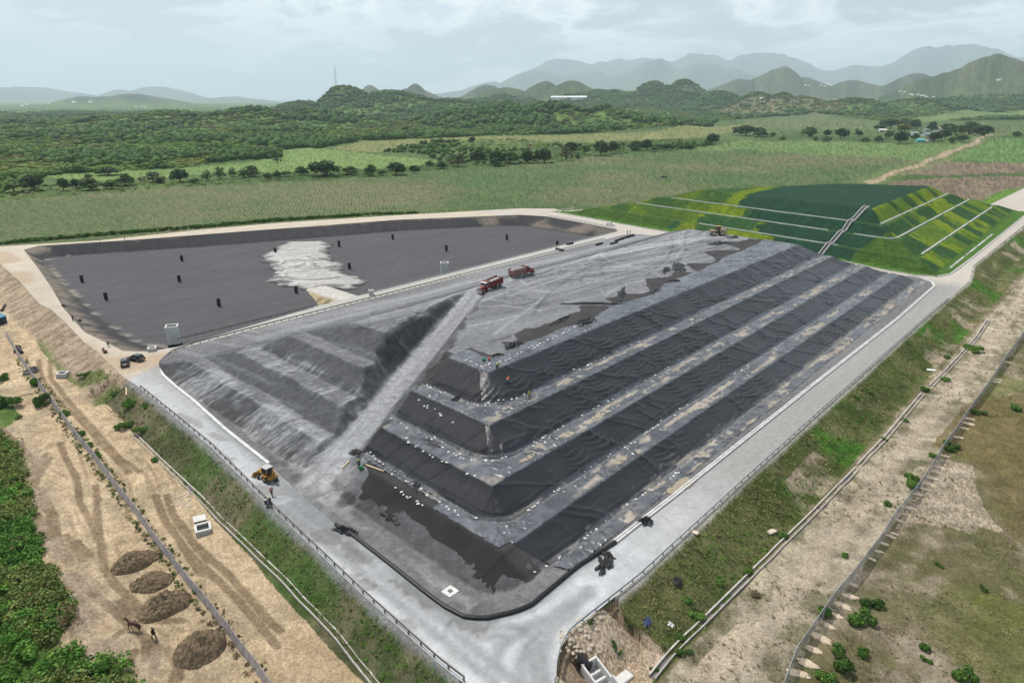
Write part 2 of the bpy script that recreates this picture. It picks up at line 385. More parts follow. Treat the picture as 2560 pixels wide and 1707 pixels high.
# ------------------------------------------------------------------ ground: one polar sheet out to the mountains
def far(pts): return poly(pts, BASE)
def mapc(c, pts): return [c(*p) for p in pts]
FIELD_MAIN = far([(-700, 700), (-300, 530), (0, 503.6), (220, 487), (417, 469), (700, 457), (928, 444), (1047, 431), (1196, 414), (1379, 410), (1468, 393), (1647, 381), (1736, 375), (1860, 377), (2039, 387), (2268, 399), (2300, 410), (2232, 431), (2182, 453), (2150, 520), (1300, 560), (0, 700)])
FIELD_ROWS = far([(-700, 700), (-300, 530), (0, 503.6), (220, 487), (417, 469), (700, 457), (928, 444), (1000, 452), (1060, 480), (1100, 515), (1080, 540), (0, 640)])
FIELD_CANE = far(mapc(c7, [(1700, 935), (2000, 880)]) + mapc(c8, [(0, 850), (800, 852), (1300, 875), (1900, 875), (1980, 862), (1500, 1010), (1370, 1005), (600, 962), (0, 928)]))
FIELD_RIGHT = far(mapc(c8, [(1660, 1000), (1900, 930), (2150, 845), (2350, 850), (2900, 860), (2900, 1040), (2350, 1033)]))
FIELD_BROWN = far(mapc(c8, [(1500, 1032), (1640, 1012), (2350, 1040), (2900, 1055), (2900, 1085), (2200, 1118), (1700, 1135), (1330, 1135), (1250, 1120)]))
FIELD_BROWN2 = far(mapc(c8, [(1240, 1185), (1700, 1155), (2350, 1140), (2900, 1125), (2900, 1460), (2350, 1440), (1900, 1400), (1200, 1300)]))
FIELD_LIGHT = far(mapc(c5, [(380, 1150), (800, 1112), (1450, 1082), (2100, 1025), (2350, 988)]) + mapc(c6, [(330, 930), (480, 910), (700, 910), (1200, 970), (1700, 1020), (1450, 1060), (900, 1090), (300, 1110), (0, 1110)]) + mapc(c5, [(2000, 1112), (1000, 1180), (700, 1195)]))
FIELD_YEL = far(mapc(c6, [(760, 910), (1000, 855), (1900, 820), (2350, 815)]) + mapc(c7, [(600, 800), (1400, 795), (1750, 745), (2150, 720), (2350, 690)]) + mapc(c8, [(300, 660), (600, 650), (1200, 690), (980, 740), (500, 760), (0, 750)]) + mapc(c7, [(1900, 830), (1300, 860), (600, 865), (0, 860)]) + mapc(c6, [(1700, 860), (1400, 900), (1200, 940), (1100, 950)]))
FIELD_FAR = far(mapc(c8, [(0, 690), (300, 660), (600, 650), (1200, 690), (980, 735), (500, 755), (0, 745)]))
FIELD_FAR2 = far(mapc(c8, [(1370, 665), (1510, 655), (1850, 640), (2350, 632), (2700, 640), (2700, 665), (2350, 655), (2000, 660), (1500, 690)]))
FIELD_FAR3 = far(mapc(c8, [(1500, 700), (2100, 690), (2350, 700), (2700, 720), (2700, 810), (2350, 790), (2160, 800), (1980, 850), (1700, 800)]))
DIRT_ROAD = far(mapc(c8, [(1060, 1195), (1150, 1150), (1250, 1110), (1500, 1035), (1800, 930), (2000, 850), (2170, 805), (2350, 790), (2900, 775)]))
FOREST_EDGE = far([(-900, 640), (-300, 520), (0, 487), (119, 440), (244, 436), (429, 421), (625, 398), (690, 398), (743, 383), (808, 371), (898, 353), (1166, 344), (1200, 341), (1498, 335), (1706, 326), (1775, 319), (1790, 305), (1860, 300), (2039, 292), (2217, 303), (2307, 303), (2560, 303), (3300, 303)])
EDGE_AZ = np.arctan2(FOREST_EDGE[:, 0], FOREST_EDGE[:, 1]); EDGE_R = np.hypot(FOREST_EDGE[:, 0], FOREST_EDGE[:, 1])
def forest_r(az): return np.interp(az, EDGE_AZ, EDGE_R)
SAND_YARD = far([(1100, 1880), (930, 1707), (700, 1450), (560, 1310), (400, 1152), (332, 1085), (270, 1020), (150, 930), (100, 862), (60, 790), (0, 690), (-150, 560), (-260, 640), (-200, 900), (-40, 960), (25, 1000), (50, 1040), (0, 1085), (48, 1120), (68, 1198), (74, 1287), (101, 1341), (104, 1407), (140, 1448), (179, 1538), (143, 1594), (128, 1615), (220, 1636), (250, 1651), (310, 1663), (343, 1699), (380, 1880)])
THICKET = far([(0, 1085), (48, 1120), (68, 1198), (74, 1287), (101, 1341), (104, 1407), (140, 1448), (179, 1538), (143, 1594), (128, 1615), (220, 1636), (250, 1651), (310, 1663), (343, 1699), (400, 1900), (-700, 1900), (-500, 1400), (-260, 1080)])
GULLY = far([(1395, 1600), (1425, 1588), (1510, 1530), (1540, 1555), (1560, 1590), (1610, 1600), (1665, 1640), (1640, 1700), (1610, 1800), (1390, 1900), (1380, 1700)])
PAVE_R = far([(1620, 1800), (1700, 1707), (1760, 1640), (1840, 1560), (1900, 1555), (1890, 1590), (1830, 1660), (1790, 1707), (1740, 1800)])
TRACKS_L = [mapc(cL, p) for p in ([(330, 0), (350, 140), (480, 330), (660, 500), (900, 760), (1080, 950)], [(420, 0), (430, 150), (560, 330), (760, 560), (1000, 830), (1170, 940)],
            [(1300, 1130), (1370, 1320), (1500, 1500), (1700, 1800)], [(1400, 1130), (1450, 1300), (1560, 1430), (1750, 1680)], [(0, 570), (130, 680), (290, 830), (330, 900), (230, 1010)], [(400, 780), (300, 960), (260, 1060), (330, 1150), (440, 1330), (520, 1550), (600, 1700)], [(430, 820), (330, 980), (300, 1060), (370, 1150), (470, 1330)],
            [(510, 700), (560, 820), (650, 1000), (670, 1200), (780, 1400), (850, 1560)], [(800, 1050), (815, 1180), (800, 1300), (830, 1480), (850, 1600)], [(0, 770), (90, 870), (150, 1070), (330, 1320), (350, 1500)], [(60, 830), (150, 900), (200, 1060), (420, 1290), (430, 1500)])]
TRACKS_L += [mapc(cLL, p) for p in ([(1310, 0), (1400, 240), (1560, 430), (1780, 660), (1990, 860), (2130, 1030), (2330, 1260)], [(1430, 100), (1500, 250), (1650, 400), (1900, 640), (2080, 840), (2230, 1030), (2350, 1130)],
            [(390, 0), (480, 270), (520, 430), (580, 580)], [(560, 330), (640, 450), (690, 540)], [(640, 380), (750, 500)], [(820, 130), (830, 330), (860, 600), (950, 730), (1100, 880), (1200, 1000)], [(600, 660), (750, 800), (900, 930)], [(560, 760), (700, 900), (780, 1000)], [(1010, 880), (1080, 1020), (1110, 1050)],
            [(1200, 1050), (1350, 1050), (1520, 1050)], [(1340, 1270), (1300, 1400), (1280, 1480)], [(1230, 1200), (1240, 1370)], [(1130, 1300), (1090, 1400)], [(1500, 1440), (1450, 1540)], [(900, 1230), (1000, 1150), (1100, 1110)], [(1400, 1280), (1490, 1400), (1500, 1540)], [(800, 850), (960, 960), (1200, 1180), (1360, 1290)])]
def yard_arcs():
    rng = np.random.default_rng(13); out = []
    for c, n, box in ((cLL, 26, (450, 1300, 200, 1500)), (cL, 16, (150, 900, 500, 1500)), (cL, 10, (900, 1500, 700, 1500))):
        for _ in range(n):
            x, y = rng.uniform(box[0], box[1]), rng.uniform(box[2], box[3]); g = rng.normal(R(58), .35); k = rng.normal(0, .0012); P = []
            for _ in range(int(rng.uniform(5, 16))): P.append(c(x, y)); x += 40 * math.cos(g); y += 40 * math.sin(g); g += k * 40
            out.append(P)
    return out
TRACKS_L2 = yard_arcs()
def build_ground():
    az = np.concatenate([np.arange(-75, -48, .6), np.arange(-48, 48, .095), np.arange(48, 75.1, .6)])
    dep = np.concatenate([np.arange(62, 47, -.6), np.arange(47, 1.45, -.095)])
    r = np.concatenate([(CAMH - BASE) / np.tan(np.radians(dep)), np.geomspace(2560, 39000, 155)])
    A, Rr = np.meshgrid(np.radians(az), r)
    x = (np.sin(A) * Rr); y = (np.cos(A) * Rr); sh = x.shape
    near = Rr < 900
    dpl = np.full(sh, 999.); inn = np.zeros(sh, bool)
    dpl[near] = pdist(PLAT, x[near], y[near]); inn[near] = inside(PLAT, x[near], y[near])
    z = zground(x, y, dpl, inn)
    t, s = TS(x, y)
    w = 1.2 + Rr * .004
    jx = (fbm(x / (6 * w), y / (6 * w), 21, 4) - .5); jy = (fbm(x / (6 * w), y / (6 * w), 22, 4) - .5)
    wx = x + jx * 4 * w; wy = y + jy * 4 * w
    n1 = fbm(x * .06, y * .06, 23, 5); n2 = fbm(x * .35, y * .35, 24, 4); n3 = RNG.random(sh); nf = fbm(x * .01, y * .01, 25, 5)
    c = np.zeros((*sh, 3)); rows = np.zeros(sh); rock = np.zeros(sh)
    def put(mask, col, k=1.0):
        kk = (mask * k)[..., None]; c[:] = c * (1 - kk) + np.asarray(col) * kk
    lerp = lambda a, b, q: np.asarray(a) * (1 - q[..., None]) + np.asarray(b) * q[..., None]
    put(np.ones(sh), lerp((.05, .09, .025), (.085, .13, .04), sstep(.35, .65, nf)))
    azw = np.arctan2(wx, wy); rw = np.hypot(wx, wy)
    frs = (rw > forest_r(azw)).astype(float)
    put(frs, lerp((.045, .09, .02), (.10, .17, .035), sstep(.4, .62, n1 * .5 + nf * .5)))
    hi = relief(x, y)
    put(frs * sstep(3000, 5200, Rr) * sstep(20, 80, hi), lerp((.045, .065, .035), (.085, .1, .055), sstep(.40, .6, fbm(x * .012 * np.minimum(1, 4000 / Rr), y * .012 * np.minimum(1, 4000 / Rr), 62, 5))))
    tanh_ = inside(poly(mapc(c8, [(0, 400), (230, 395), (450, 450), (300, 490), (0, 500)]) + mapc(c7, [(2000, 480), (2130, 400)]), BASE), x, y)
    put(((np.abs(A - math.atan((1890 - 1280) / F_PX / .96)) < .075) & (Rr > 3100) & (Rr < 3600)) * 1., lerp((.12, .13, .06), (.2, .15, .11), sstep(.45, .6, n1)), .75)
    for P, a, b, rv in ((FIELD_MAIN, (.043, .102, .024), (.125, .128, .062), 1.), (FIELD_CANE, (.09, .155, .042), (.125, .175, .06), .0), (FIELD_RIGHT, (.07, .15, .035), (.10, .175, .05), .15), (FIELD_LIGHT, (.115, .19, .045), (.15, .21, .07), 0),
                     (FIELD_YEL, (.12, .16, .05), (.185, .18, .07), 0), (FIELD_FAR, (.085, .125, .045), (.11, .135, .055), 0), (FIELD_FAR2, (.11, .16, .045), (.13, .18, .055), 0), (FIELD_FAR3, (.065, .105, .03), (.10, .125, .045), 0), (FIELD_BROWN, (.105, .078, .052), (.175, .135, .092), .9), (FIELD_BROWN2, (.10, .075, .05), (.185, .14, .098), .9)):
        m = inside(P, wx, wy) & ~inn
        fr_ = sstep(200, 420, Rr); q = sstep(.25, .75, n1 * .45 + nf * .15 + (n2 * .25 + n3 * .15) * (1 - fr_) + fr_ * .40 * n3)
        if P is FIELD_MAIN: q = np.clip(q * .75 + .38 * (sstep(.42, .62, nf) - .3), 0, 1)
        put(m * 1., lerp(a, b, q))
        rows[m] = rv
    mr = inside(FIELD_ROWS, wx, wy); rows[inside(FIELD_MAIN, wx, wy) & ~mr] = .35; rows[mr & (rows > .9)] = 1.0
    dd = pdist(DIRT_ROAD, wx, wy, False); put(sstep(6.5, 2.5, dd), (.33, .255, .17)); rows[dd < 9] = 0
    put(sstep(22, 8, dd) * (dd > 5) * .6, (.13, .17, .06))
    # verge behind the pit and along the green hill
    band = (~inn) & (dpl < 26) & ((s > 185) | (t > 290)); rows[band & (dpl < 14)] = 0
    put(band * sstep(13, 8, dpl + 5 * jx), lerp((.07, .135, .02), (.12, .2, .035), n2))
    put(band * (s > 200) * sstep(6.5, 4, dpl + 7 * jx), lerp((.42, .34, .24), (.5, .41, .3), n2))
    put(band * (t > 300) * (s < 246) * sstep(16, 10, dpl + 5 * jx), lerp((.06, .13, .015), (.12, .21, .03), n2))
    # ---- left side
    left = (~inn) & (t < 75) & (Rr < 480)
    sand = inside(SAND_YARD, x + jx * 2.5, y + jy * 2.5) & ~inn
    grn = lerp((.06, .115, .022), (.13, .19, .05), sstep(.3, .7, n1))
    put(left * 1., grn); put(left * (t > 30) * (s > 20) * (s < 160), lerp((.3, .235, .15), (.45, .36, .24), n2))
    put(sand * 1., lerp((.40, .30, .18), (.56, .44, .285), sstep(.25, .75, .6 * n1 + .4 * n2)))
    put(sand * sstep(.55, .72, fbm(x * .11 + 9, y * .11, 29, 5)) * .6, (.33, .26, .175))
    dtr = np.full(sh, 99.)
    m = left & (Rr < 420)
    for pl in TRACKS_L: dtr[m] = np.minimum(dtr[m], pdist(far(pl), x[m] + jx[m] * .5, y[m] + jy[m] * .5, False))
    dt2 = np.full(sh, 99.); m2 = sand & (Rr < 260)
    for pl in TRACKS_L2: dt2[m2] = np.minimum(dt2[m2], pdist(far(pl), x[m2] + jx[m2] * .4, y[m2] + jy[m2] * .4, False))
    put(sstep(.42, .2, dt2) * sand, (.3, .225, .14), .65); put(sstep(.75, .5, dt2) * (dt2 > .42) * sand, (.56, .45, .3), .4)
    put(sand * (n3 > .985), (.24, .18, .11), .8)
    put(sstep(.7, .38, dtr) * (sand | left), lerp((.19, .135, .08), (.27, .2, .125), n2), .9)
    put(sstep(1.9, .9, dtr) * (dtr > .7) * sand, (.52, .41, .27), .5)
    rub = sstep(7, 1, pdist(THICKET, x, y)) * sand; put(rub * sstep(.4, .6, n2), (.33, .26, .19), .8)
    ls = (~inn) & (t < 60) & (s < 166) & (s > 15); sl = ls & (dpl < 6.1 + 1.2 * jx)
    put(sl * 1., lerp((.065, .085, .03), (.165, .145, .085), sstep(.33, .62, n1 * .5 + n2 * .5)))
    put(sl * sstep(.6, .75, fbm(x * .09, y * .09, 37, 3)), (.06, .12, .025), .7)
    put(sl * sstep(1.6, .4, dpl + jx), (.24, .24, .24), .8)
    ps = (~inn) & (s > 160) & (t < 90) & (dpl < 9); psl = sstep(9, 6, dpl + 2 * jx) * (s > 158 + 6 * jx)
    put(ps * psl, lerp((.30, .225, .15), (.42, .33, .235), n2))
    put(ps * psl * sstep(.57, .68, vn(s * .9, t * .12 + dpl * .1, 3)), (.22, .165, .11), .8)
    put(ps * sstep(.58, .7, fbm(x * .1, y * .1, 38, 4)) * (s < 190) * (dpl > 2), (.07, .12, .02), .8)
    # ---- right side
    rt = (~inn) & (s < 42) & (t > 38) & (Rr < 620)
    sg = rt & (s > 28.3 - .02 * (t - 60))
    put(rt * 1., lerp((.12, .115, .05), (.34, .28, .21), sstep(.42, .70, .5 * n1 + .5 * n2)))
    put(rt * sstep(.42, .62, fbm(x * .12, y * .12, 48, 5)) * .75, lerp((.13, .12, .055), (.2, .165, .095), n2))
    strip = rt & (s < 28 - .025 * (t - 60)) & (s > 16.8 - .02 * (t - 60) + 3 * jx)
    put(strip * 1., lerp((.20, .175, .115), (.40, .345, .25), sstep(.25, .6, .4 * n1 + .6 * n2)))
    put(strip * sstep(.5, .66, fbm(x * .3, y * .3, 39, 4)) * .75, (.13, .125, .065))
    trk = np.abs(s - (22.5 - .02 * (t - 60)) - 1.5 * jx); put(strip * sstep(2.2, .8, np.abs(trk - .2)) * .7, lerp((.38, .31, .225), (.46, .39, .3), n2))
    put(sg * 1., lerp((.06, .08, .02), (.135, .135, .055), sstep(.35, .66, n1 * .5 + n2 * .5)))
    put(sg * sstep(.54, .66, fbm(x * .06 + 3, y * .06, 43, 4)), lerp((.035, .115, .01), (.06, .16, .015), n2), .85)
    put(sg * sstep(.62, .72, fbm(x * .08 + 7, y * .08, 44, 4)) * (s < 33), (.36, .29, .21), .8)
    put(sg * sstep(1.2, .3, dpl + jx), (.45, .42, .38), .8)
    out = rt & (s < 16.5 - .02 * (t - 60))
    put(out * sstep(.5, .68, fbm(x * .04, y * .04, 45, 4)), lerp((.08, .1, .03), (.14, .12, .055), n2), .8)
    put(out * sstep(.62, .78, fbm(x * .03 + 4, y * .03, 46, 3)), (.12, .14, .025), .7)
    bare = inside(far([(2080, 1290), (2230, 1130), (2330, 1120), (2440, 1170), (2500, 1260), (2520, 1330), (2400, 1340), (2290, 1300), (2190, 1340)]), x + 9 * jx, y + 9 * jy)
    put(bare * (s < 15.5) * sstep(.25, .55, n1 * .5 + n2 * .3 + .25), lerp((.26, .215, .15), (.43, .36, .27), sstep(.3, .7, .5 * n2 + .5 * n3)), .85)
    ring = inside(far([(2330, 1110), (2420, 1010), (2560, 980), (2800, 1000), (2800, 1300), (2540, 1360), (2500, 1250), (2440, 1150)]), x + 3 * jx, y + 3 * jy)
    put(ring * 1., lerp((.1, .095, .035), (.19, .14, .07), n2), .85)
    gu = inside(GULLY, x + jx, y + jy) & ~inn
    put(gu * 1., lerp((.33, .24, .15), (.56, .46, .34), sstep(.3, .7, .5 * n2 + .5 * n3)))
    z = z - gu * sstep(.45, .62, vn(t * .55 + s * .1, s * .06 + 5, 6)) * .9 * sstep(8, 1.5, dpl)
    put(gu * sstep(.5, .62, vn(t * .55 + s * .1, s * .06 + 5, 6)) * sstep(9, 2, dpl), (.2, .145, .09), .7)
    pv = inside(PAVE_R, x + jx * .6, y + jy * .6); put(pv * 1., lerp((.40, .33, .24), (.47, .39, .285), n2))
    c = c * (1 + (n3[..., None] - .5) * (.35 + .25 * sstep(250, 450, Rr)[..., None]))
    F = grid_faces(*sh)
    g = np_mesh('ground', np.stack([x, y, z], -1).reshape(-1, 3), F[:, ::-1], ground_mat(), True, {'col': c.reshape(-1, 3), 'rows': np.stack([rows, rows, rows], -1).reshape(-1, 3)})
    tag(g, 'wide plain of crop fields, dirt, scrub floor and hazy hills reaching the horizon', 'ground', kind='structure')
def ground_mat():
    m = bpy.data.materials.new('ground'); m.use_nodes = True; t = m.node_tree; b = t.nodes['Principled BSDF']
    b.inputs['Roughness'].default_value = .95; b.inputs['Specular IOR Level'].default_value = .12
    a = N(t, 'ShaderNodeAttribute', attribute_name='col'); ro = N(t, 'ShaderNodeAttribute', attribute_name='rows')
    tcn = N(t, 'ShaderNodeTexCoord'); o = tcn.outputs['Object']
    n1 = N(t, 'ShaderNodeTexNoise', i_Scale=2.6, i_Detail=8.0, i_Roughness=.82); L(t, o, n1.inputs['Vector'])
    n2 = N(t, 'ShaderNodeTexNoise', i_Scale=.33, i_Detail=6.0, i_Roughness=.7); L(t, o, n2.inputs['Vector'])
    v = ramp(t, n1.outputs[0], [(.34, (.50,) * 3), (.5, (1,) * 3), (.66, (1.45,) * 3)])
    v2 = ramp(t, n2.outputs[0], [(.32, (.72,) * 3), (.68, (1.28,) * 3)])
    c = mixc(t, 1., mixc(t, 1., a.outputs['Color'], v, 'MULTIPLY'), v2, 'MULTIPLY')
    sp = N(t, 'ShaderNodeSeparateXYZ'); L(t, o, sp.inputs[0])
    al = R(-12.5)
    nd = N(t, 'ShaderNodeTexNoise', i_Scale=.05, i_Detail=3.0); L(t, o, nd.inputs['Vector'])
    q = math_(t, 'ADD', math_(t, 'MULTIPLY', sp.outputs[0], math.cos(al)), math_(t, 'MULTIPLY', sp.outputs[1], -math.sin(al)))
    q = math_(t, 'ADD', q, math_(t, 'MULTIPLY', nd.outputs[0], 2.2))
    wv = math_(t, 'SINE', math_(t, 'MULTIPLY', q, 2 * math.pi / 2.35))
    wv = math_(t, 'ADD', math_(t, 'MULTIPLY', wv, .5), .5)
    nr = N(t, 'ShaderNodeTexNoise', i_Scale=.5, i_Detail=4.0); L(t, o, nr.inputs['Vector'])
    k = math_(t, 'MULTIPLY', math_(t, 'MULTIPLY', wv, ro.outputs['Fac']), ramp(t, nr.outputs[0], [(.35, (.25,) * 3), (.65, (1,) * 3)]))
    c = mixc(t, math_(t, 'MULTIPLY', k, .62), c, (.21, .185, .115))
    L(t, c, b.inputs['Base Color'])
    bp = N(t, 'ShaderNodeBump', i_Strength=.9, i_Distance=.35); L(t, n1.outputs[0], bp.inputs['Height']); L(t, bp.outputs[0], b.inputs['Normal'])
    return m
build_ground()

# ------------------------------------------------------------------ roads and sandy rim paths on the pad
MF = np.vstack([poly([(450, 871), (432, 879), (412, 893), (400, 908), (401, 922), (408, 939), (441, 968.5), (482.6, 1001), (566, 1076), (670, 1159), (720, 1205), (760, 1243), (840, 1311.5), (879, 1335), (968, 1404), (1072, 1487), (1117, 1520), (1165, 1544), (1212, 1547), (1290, 1529), (1325.6, 1514), (1443, 1416), (1538, 1356), (1687, 1240), (1860, 1101), (2051, 949), (2241, 800), (2336.6, 716), (2333, 707), (2307, 696), (2271, 690)]),
                np.array([XY(*p) for p in ((273.2, 62), (274.5, 80), (277.5, 110), (280, 140), (282.5, 168), (280.5, 172.4), (276, 173), (170, 173.3), (90, 173.3))])])
def cdt_sheet(name, outer, holes, step, zf, colf, m, kind='structure', keep=None, label=None, cat=None, uv=True, fine=None):
    pts = []; edges = []
    for P in [outer] + holes:
        b = len(pts); n = len(P); pts += [tuple(p) for p in P]; edges += [(b + i, b + (i + 1) % n) for i in range(n)]
    lo = outer.min(0); hi = outer.max(0)
    gx, gy = np.meshgrid(np.arange(lo[0], hi[0], step), np.arange(lo[1], hi[1], step)); gx = gx + (np.arange(gx.shape[0]) % 2)[:, None] * step / 2
    ok = inside(outer, gx, gy) & (pdist(outer, gx, gy) > step * .4)
    for h in holes: ok &= ~inside(h, gx, gy) & (pdist(h, gx, gy) > step * .4)
    pts += list(zip(gx[ok].tolist(), gy[ok].tolist()))
    if fine:
        x0, y0, x1, y1 = fine; gx, gy = np.meshgrid(np.arange(x0, x1, .62), np.arange(y0, y1, .62)); gx = gx + (np.arange(gx.shape[0]) % 2)[:, None] * .31; tt, ss = TS(gx, gy)
        ok = inside(outer, gx, gy) & (pdist(outer, gx, gy) > .3) & (((tt < 58) & (ss < 165)) | ((ss < 46) & (tt < 120)))
        for h in holes: ok &= ~inside(h, gx, gy) & (pdist(h, gx, gy) > .3)
        pts += list(zip(gx[ok].tolist(), gy[ok].tolist()))
    V, E_, F, *_ = delaunay_2d_cdt([Vector(p) for p in pts], edges, [], 0, 1e-5)
    V = np.array([(v[0], v[1]) for v in V]); F = np.array([f for f in F if len(f) == 3])
    cen = V[F].mean(1); k = inside(outer, cen[:, 0], cen[:, 1])
    for h in holes: k &= ~inside(h, cen[:, 0], cen[:, 1])
    if keep is not None: k &= keep(cen[:, 0], cen[:, 1])
    F = F[k]; a, b_, c_ = V[F[:, 0]], V[F[:, 1]], V[F[:, 2]]
    fl = ((b_ - a)[:, 0] * (c_ - a)[:, 1] - (b_ - a)[:, 1] * (c_ - a)[:, 0]) < 0; F[fl] = F[fl][:, ::-1]
    us, inv = np.unique(F, return_inverse=True); V = V[us]; F = inv.reshape(F.shape)
    z = zf(V[:, 0], V[:, 1]); t, s = TS(V[:, 0], V[:, 1])
    o = np_mesh(name, np.column_stack([V, z]), F, m, True, {'col': colf(V[:, 0], V[:, 1], t, s)}, np.column_stack([t, s]))
    return tag(o, label, cat, kind=kind)
PR = PIT_RIM
def is_path(x, y):
    t, s = TS(x, y); return ((s > 181.5) & (t < 283) & ~((t > 60) & (s < 181.5))) | ((t < 66 + (s - 172) * .0) & (s > 160 + (t - 50) * .55)) & (s > 150)
def wpx_(pts): return poly(pts, 0.)
def cKs(pts): return [cK(*p) for p in pts]
def road_col(x, y, t, s):
    n1 = fbm(t * .05, s * .4, 71, 4); n2 = fbm(t * .35, s * .35, 72, 4); n3 = fbm(t * .4, s * .05, 73, 4)
    c = np.tile((.275, .268, .255), (len(x), 1)) * (.92 + .16 * n1)[:, None]
    dusty = sstep(112, 62, t) * sstep(60, 40, s) + sstep(60, 50, t) * (s > 40); dusty = np.clip(dusty, 0, 1)
    c = c * (1 - dusty[:, None]) + dusty[:, None] * np.array((.41, .42, .425)) * (.84 + .30 * n3 * n2 * 2)[:, None]
    pr = (s > 172) * 1.; c = c * (1 - pr[:, None]) + pr[:, None] * np.array((.39, .38, .35)) * (.86 + .28 * n1)[:, None]
    fr = sstep(266, 280, t); c = c * (1 - fr[:, None]) + fr[:, None] * np.array((.43, .39, .34)) * (.9 + .2 * n1)[:, None]
    # bare patches where the dust crust has broken away
    lr = (t < 52) & (s > 46); st = lr & (fbm(t * .45, s * .22, 75, 5) > .60 - .04 * sstep(110, 125, s) * sstep(150, 130, s))
    c[st] = np.array((.27, .265, .26))
    SW = [wpx_(q) for q in (cKs([(2350, 960), (2250, 1060), (2150, 1200), (2120, 1400), (2150, 1700)]), cKs([(2350, 1010), (2200, 1120), (2080, 1260), (2020, 1420), (2040, 1700)]), cKs([(2500, 850), (2280, 1010), (2050, 1130), (1850, 1250), (1800, 1450)]), cKs([(2600, 780), (2300, 1000), (2000, 1110), (1700, 1100), (1400, 1000), (900, 640)]), cKs([(2600, 820), (2300, 1050), (2000, 1170), (1650, 1170), (1300, 1010), (800, 640)]), cKs([(2450, 960), (2280, 1120), (2200, 1300), (2230, 1700)]), cKs([(100, 60), (700, 520), (1300, 1000), (1900, 1500), (2200, 1750)]), cKs([(0, 90), (600, 560), (1200, 1060), (1800, 1560)]))]
    dsw = np.full(x.shape, 9.); mm = (t < 75) & (s < 125)
    for q in SW: dsw[mm] = np.minimum(dsw[mm], pdist(q, x[mm], y[mm], False))
    k_ = sstep(1.3, .2, dsw) * .55 * (.4 + .9 * n2); c = c * (1 - k_[:, None] * .75)
    w_ = sstep(.9, .1, np.abs(dsw - 1.6)) * .3; c = c + w_[:, None] * .09
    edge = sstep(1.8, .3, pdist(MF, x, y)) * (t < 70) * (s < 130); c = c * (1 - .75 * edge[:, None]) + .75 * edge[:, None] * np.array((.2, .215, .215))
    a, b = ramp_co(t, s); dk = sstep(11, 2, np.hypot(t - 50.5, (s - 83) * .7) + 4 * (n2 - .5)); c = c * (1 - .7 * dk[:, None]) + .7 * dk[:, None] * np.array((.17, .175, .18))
    p = is_path(x, y) * 1.; sd_ = np.array((.43, .375, .30)) * (.85 + .3 * n2)[:, None]
    sd_ = np.where((s > 300)[:, None] | (t > 100)[:, None], np.array((.46, .40, .315)) * (.85 + .3 * n2)[:, None], sd_)
    c = c * (1 - p[:, None]) + sd_ * p[:, None]
    pat = p * sstep(.56, .62, vn(s * .045 + 2, t * .01, 8)) * (t < 75) * sstep(1, 5, pdist(PIT_RIM, x, y)); c = c * (1 - .6 * pat[:, None]) + .6 * pat[:, None] * np.array((.36, .26, .165))
    return c
def road_mat():
    m = bpy.data.materials.new('road'); m.use_nodes = True; t = m.node_tree; b = t.nodes['Principled BSDF']
    b.inputs['Roughness'].default_value = .9; b.inputs['Specular IOR Level'].default_value = .2
    a = N(t, 'ShaderNodeAttribute', attribute_name='col'); uv = N(t, 'ShaderNodeUVMap'); tcn = N(t, 'ShaderNodeTexCoord')
    def st(sc, det=6.0):
        mp_ = N(t, 'ShaderNodeMapping'); mp_.inputs['Scale'].default_value = sc; L(t, uv.outputs[0], mp_.inputs[0])
        n = N(t, 'ShaderNodeTexNoise', i_Scale=1.0, i_Detail=det, i_Roughness=.65, i_Distortion=.3); L(t, mp_.outputs[0], n.inputs['Vector']); return n.outputs[0]
    v1 = ramp(t, st((.05, 1.1, 1)), [(.3, (.95,) * 3), (.7, (1.05,) * 3)])
    v2 = ramp(t, st((.9, .9, 1)), [(.3, (.85,) * 3), (.7, (1.13,) * 3)])
    v3 = ramp(t, st((4, 4, 1), 4.0), [(.3, (.9,) * 3), (.7, (1.1,) * 3)])
    c = mixc(t, 1., mixc(t, 1., mixc(t, 1., a.outputs['Color'], v1, 'MULTIPLY'), v2, 'MULTIPLY'), v3, 'MULTIPLY')
    L(t, c, b.inputs['Base Color'])
    bp = N(t, 'ShaderNodeBump', i_Strength=.5, i_Distance=.08); L(t, st((2.5, 2.5, 1)), bp.inputs['Height']); L(t, bp.outputs[0], b.inputs['Normal'])
    return m
RMAT = road_mat()
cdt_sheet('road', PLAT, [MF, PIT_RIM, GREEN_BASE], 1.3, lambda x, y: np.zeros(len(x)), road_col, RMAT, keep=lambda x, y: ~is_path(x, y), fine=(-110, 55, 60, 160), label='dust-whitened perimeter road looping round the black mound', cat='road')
cdt_sheet('path', PLAT, [MF, PIT_RIM, GREEN_BASE], 1.3, lambda x, y: np.zeros(len(x)) + .02 * 0, road_col, RMAT, keep=is_path, fine=(-110, 55, 60, 160), label='sandy track along the left and far rims of the pit', cat='path')

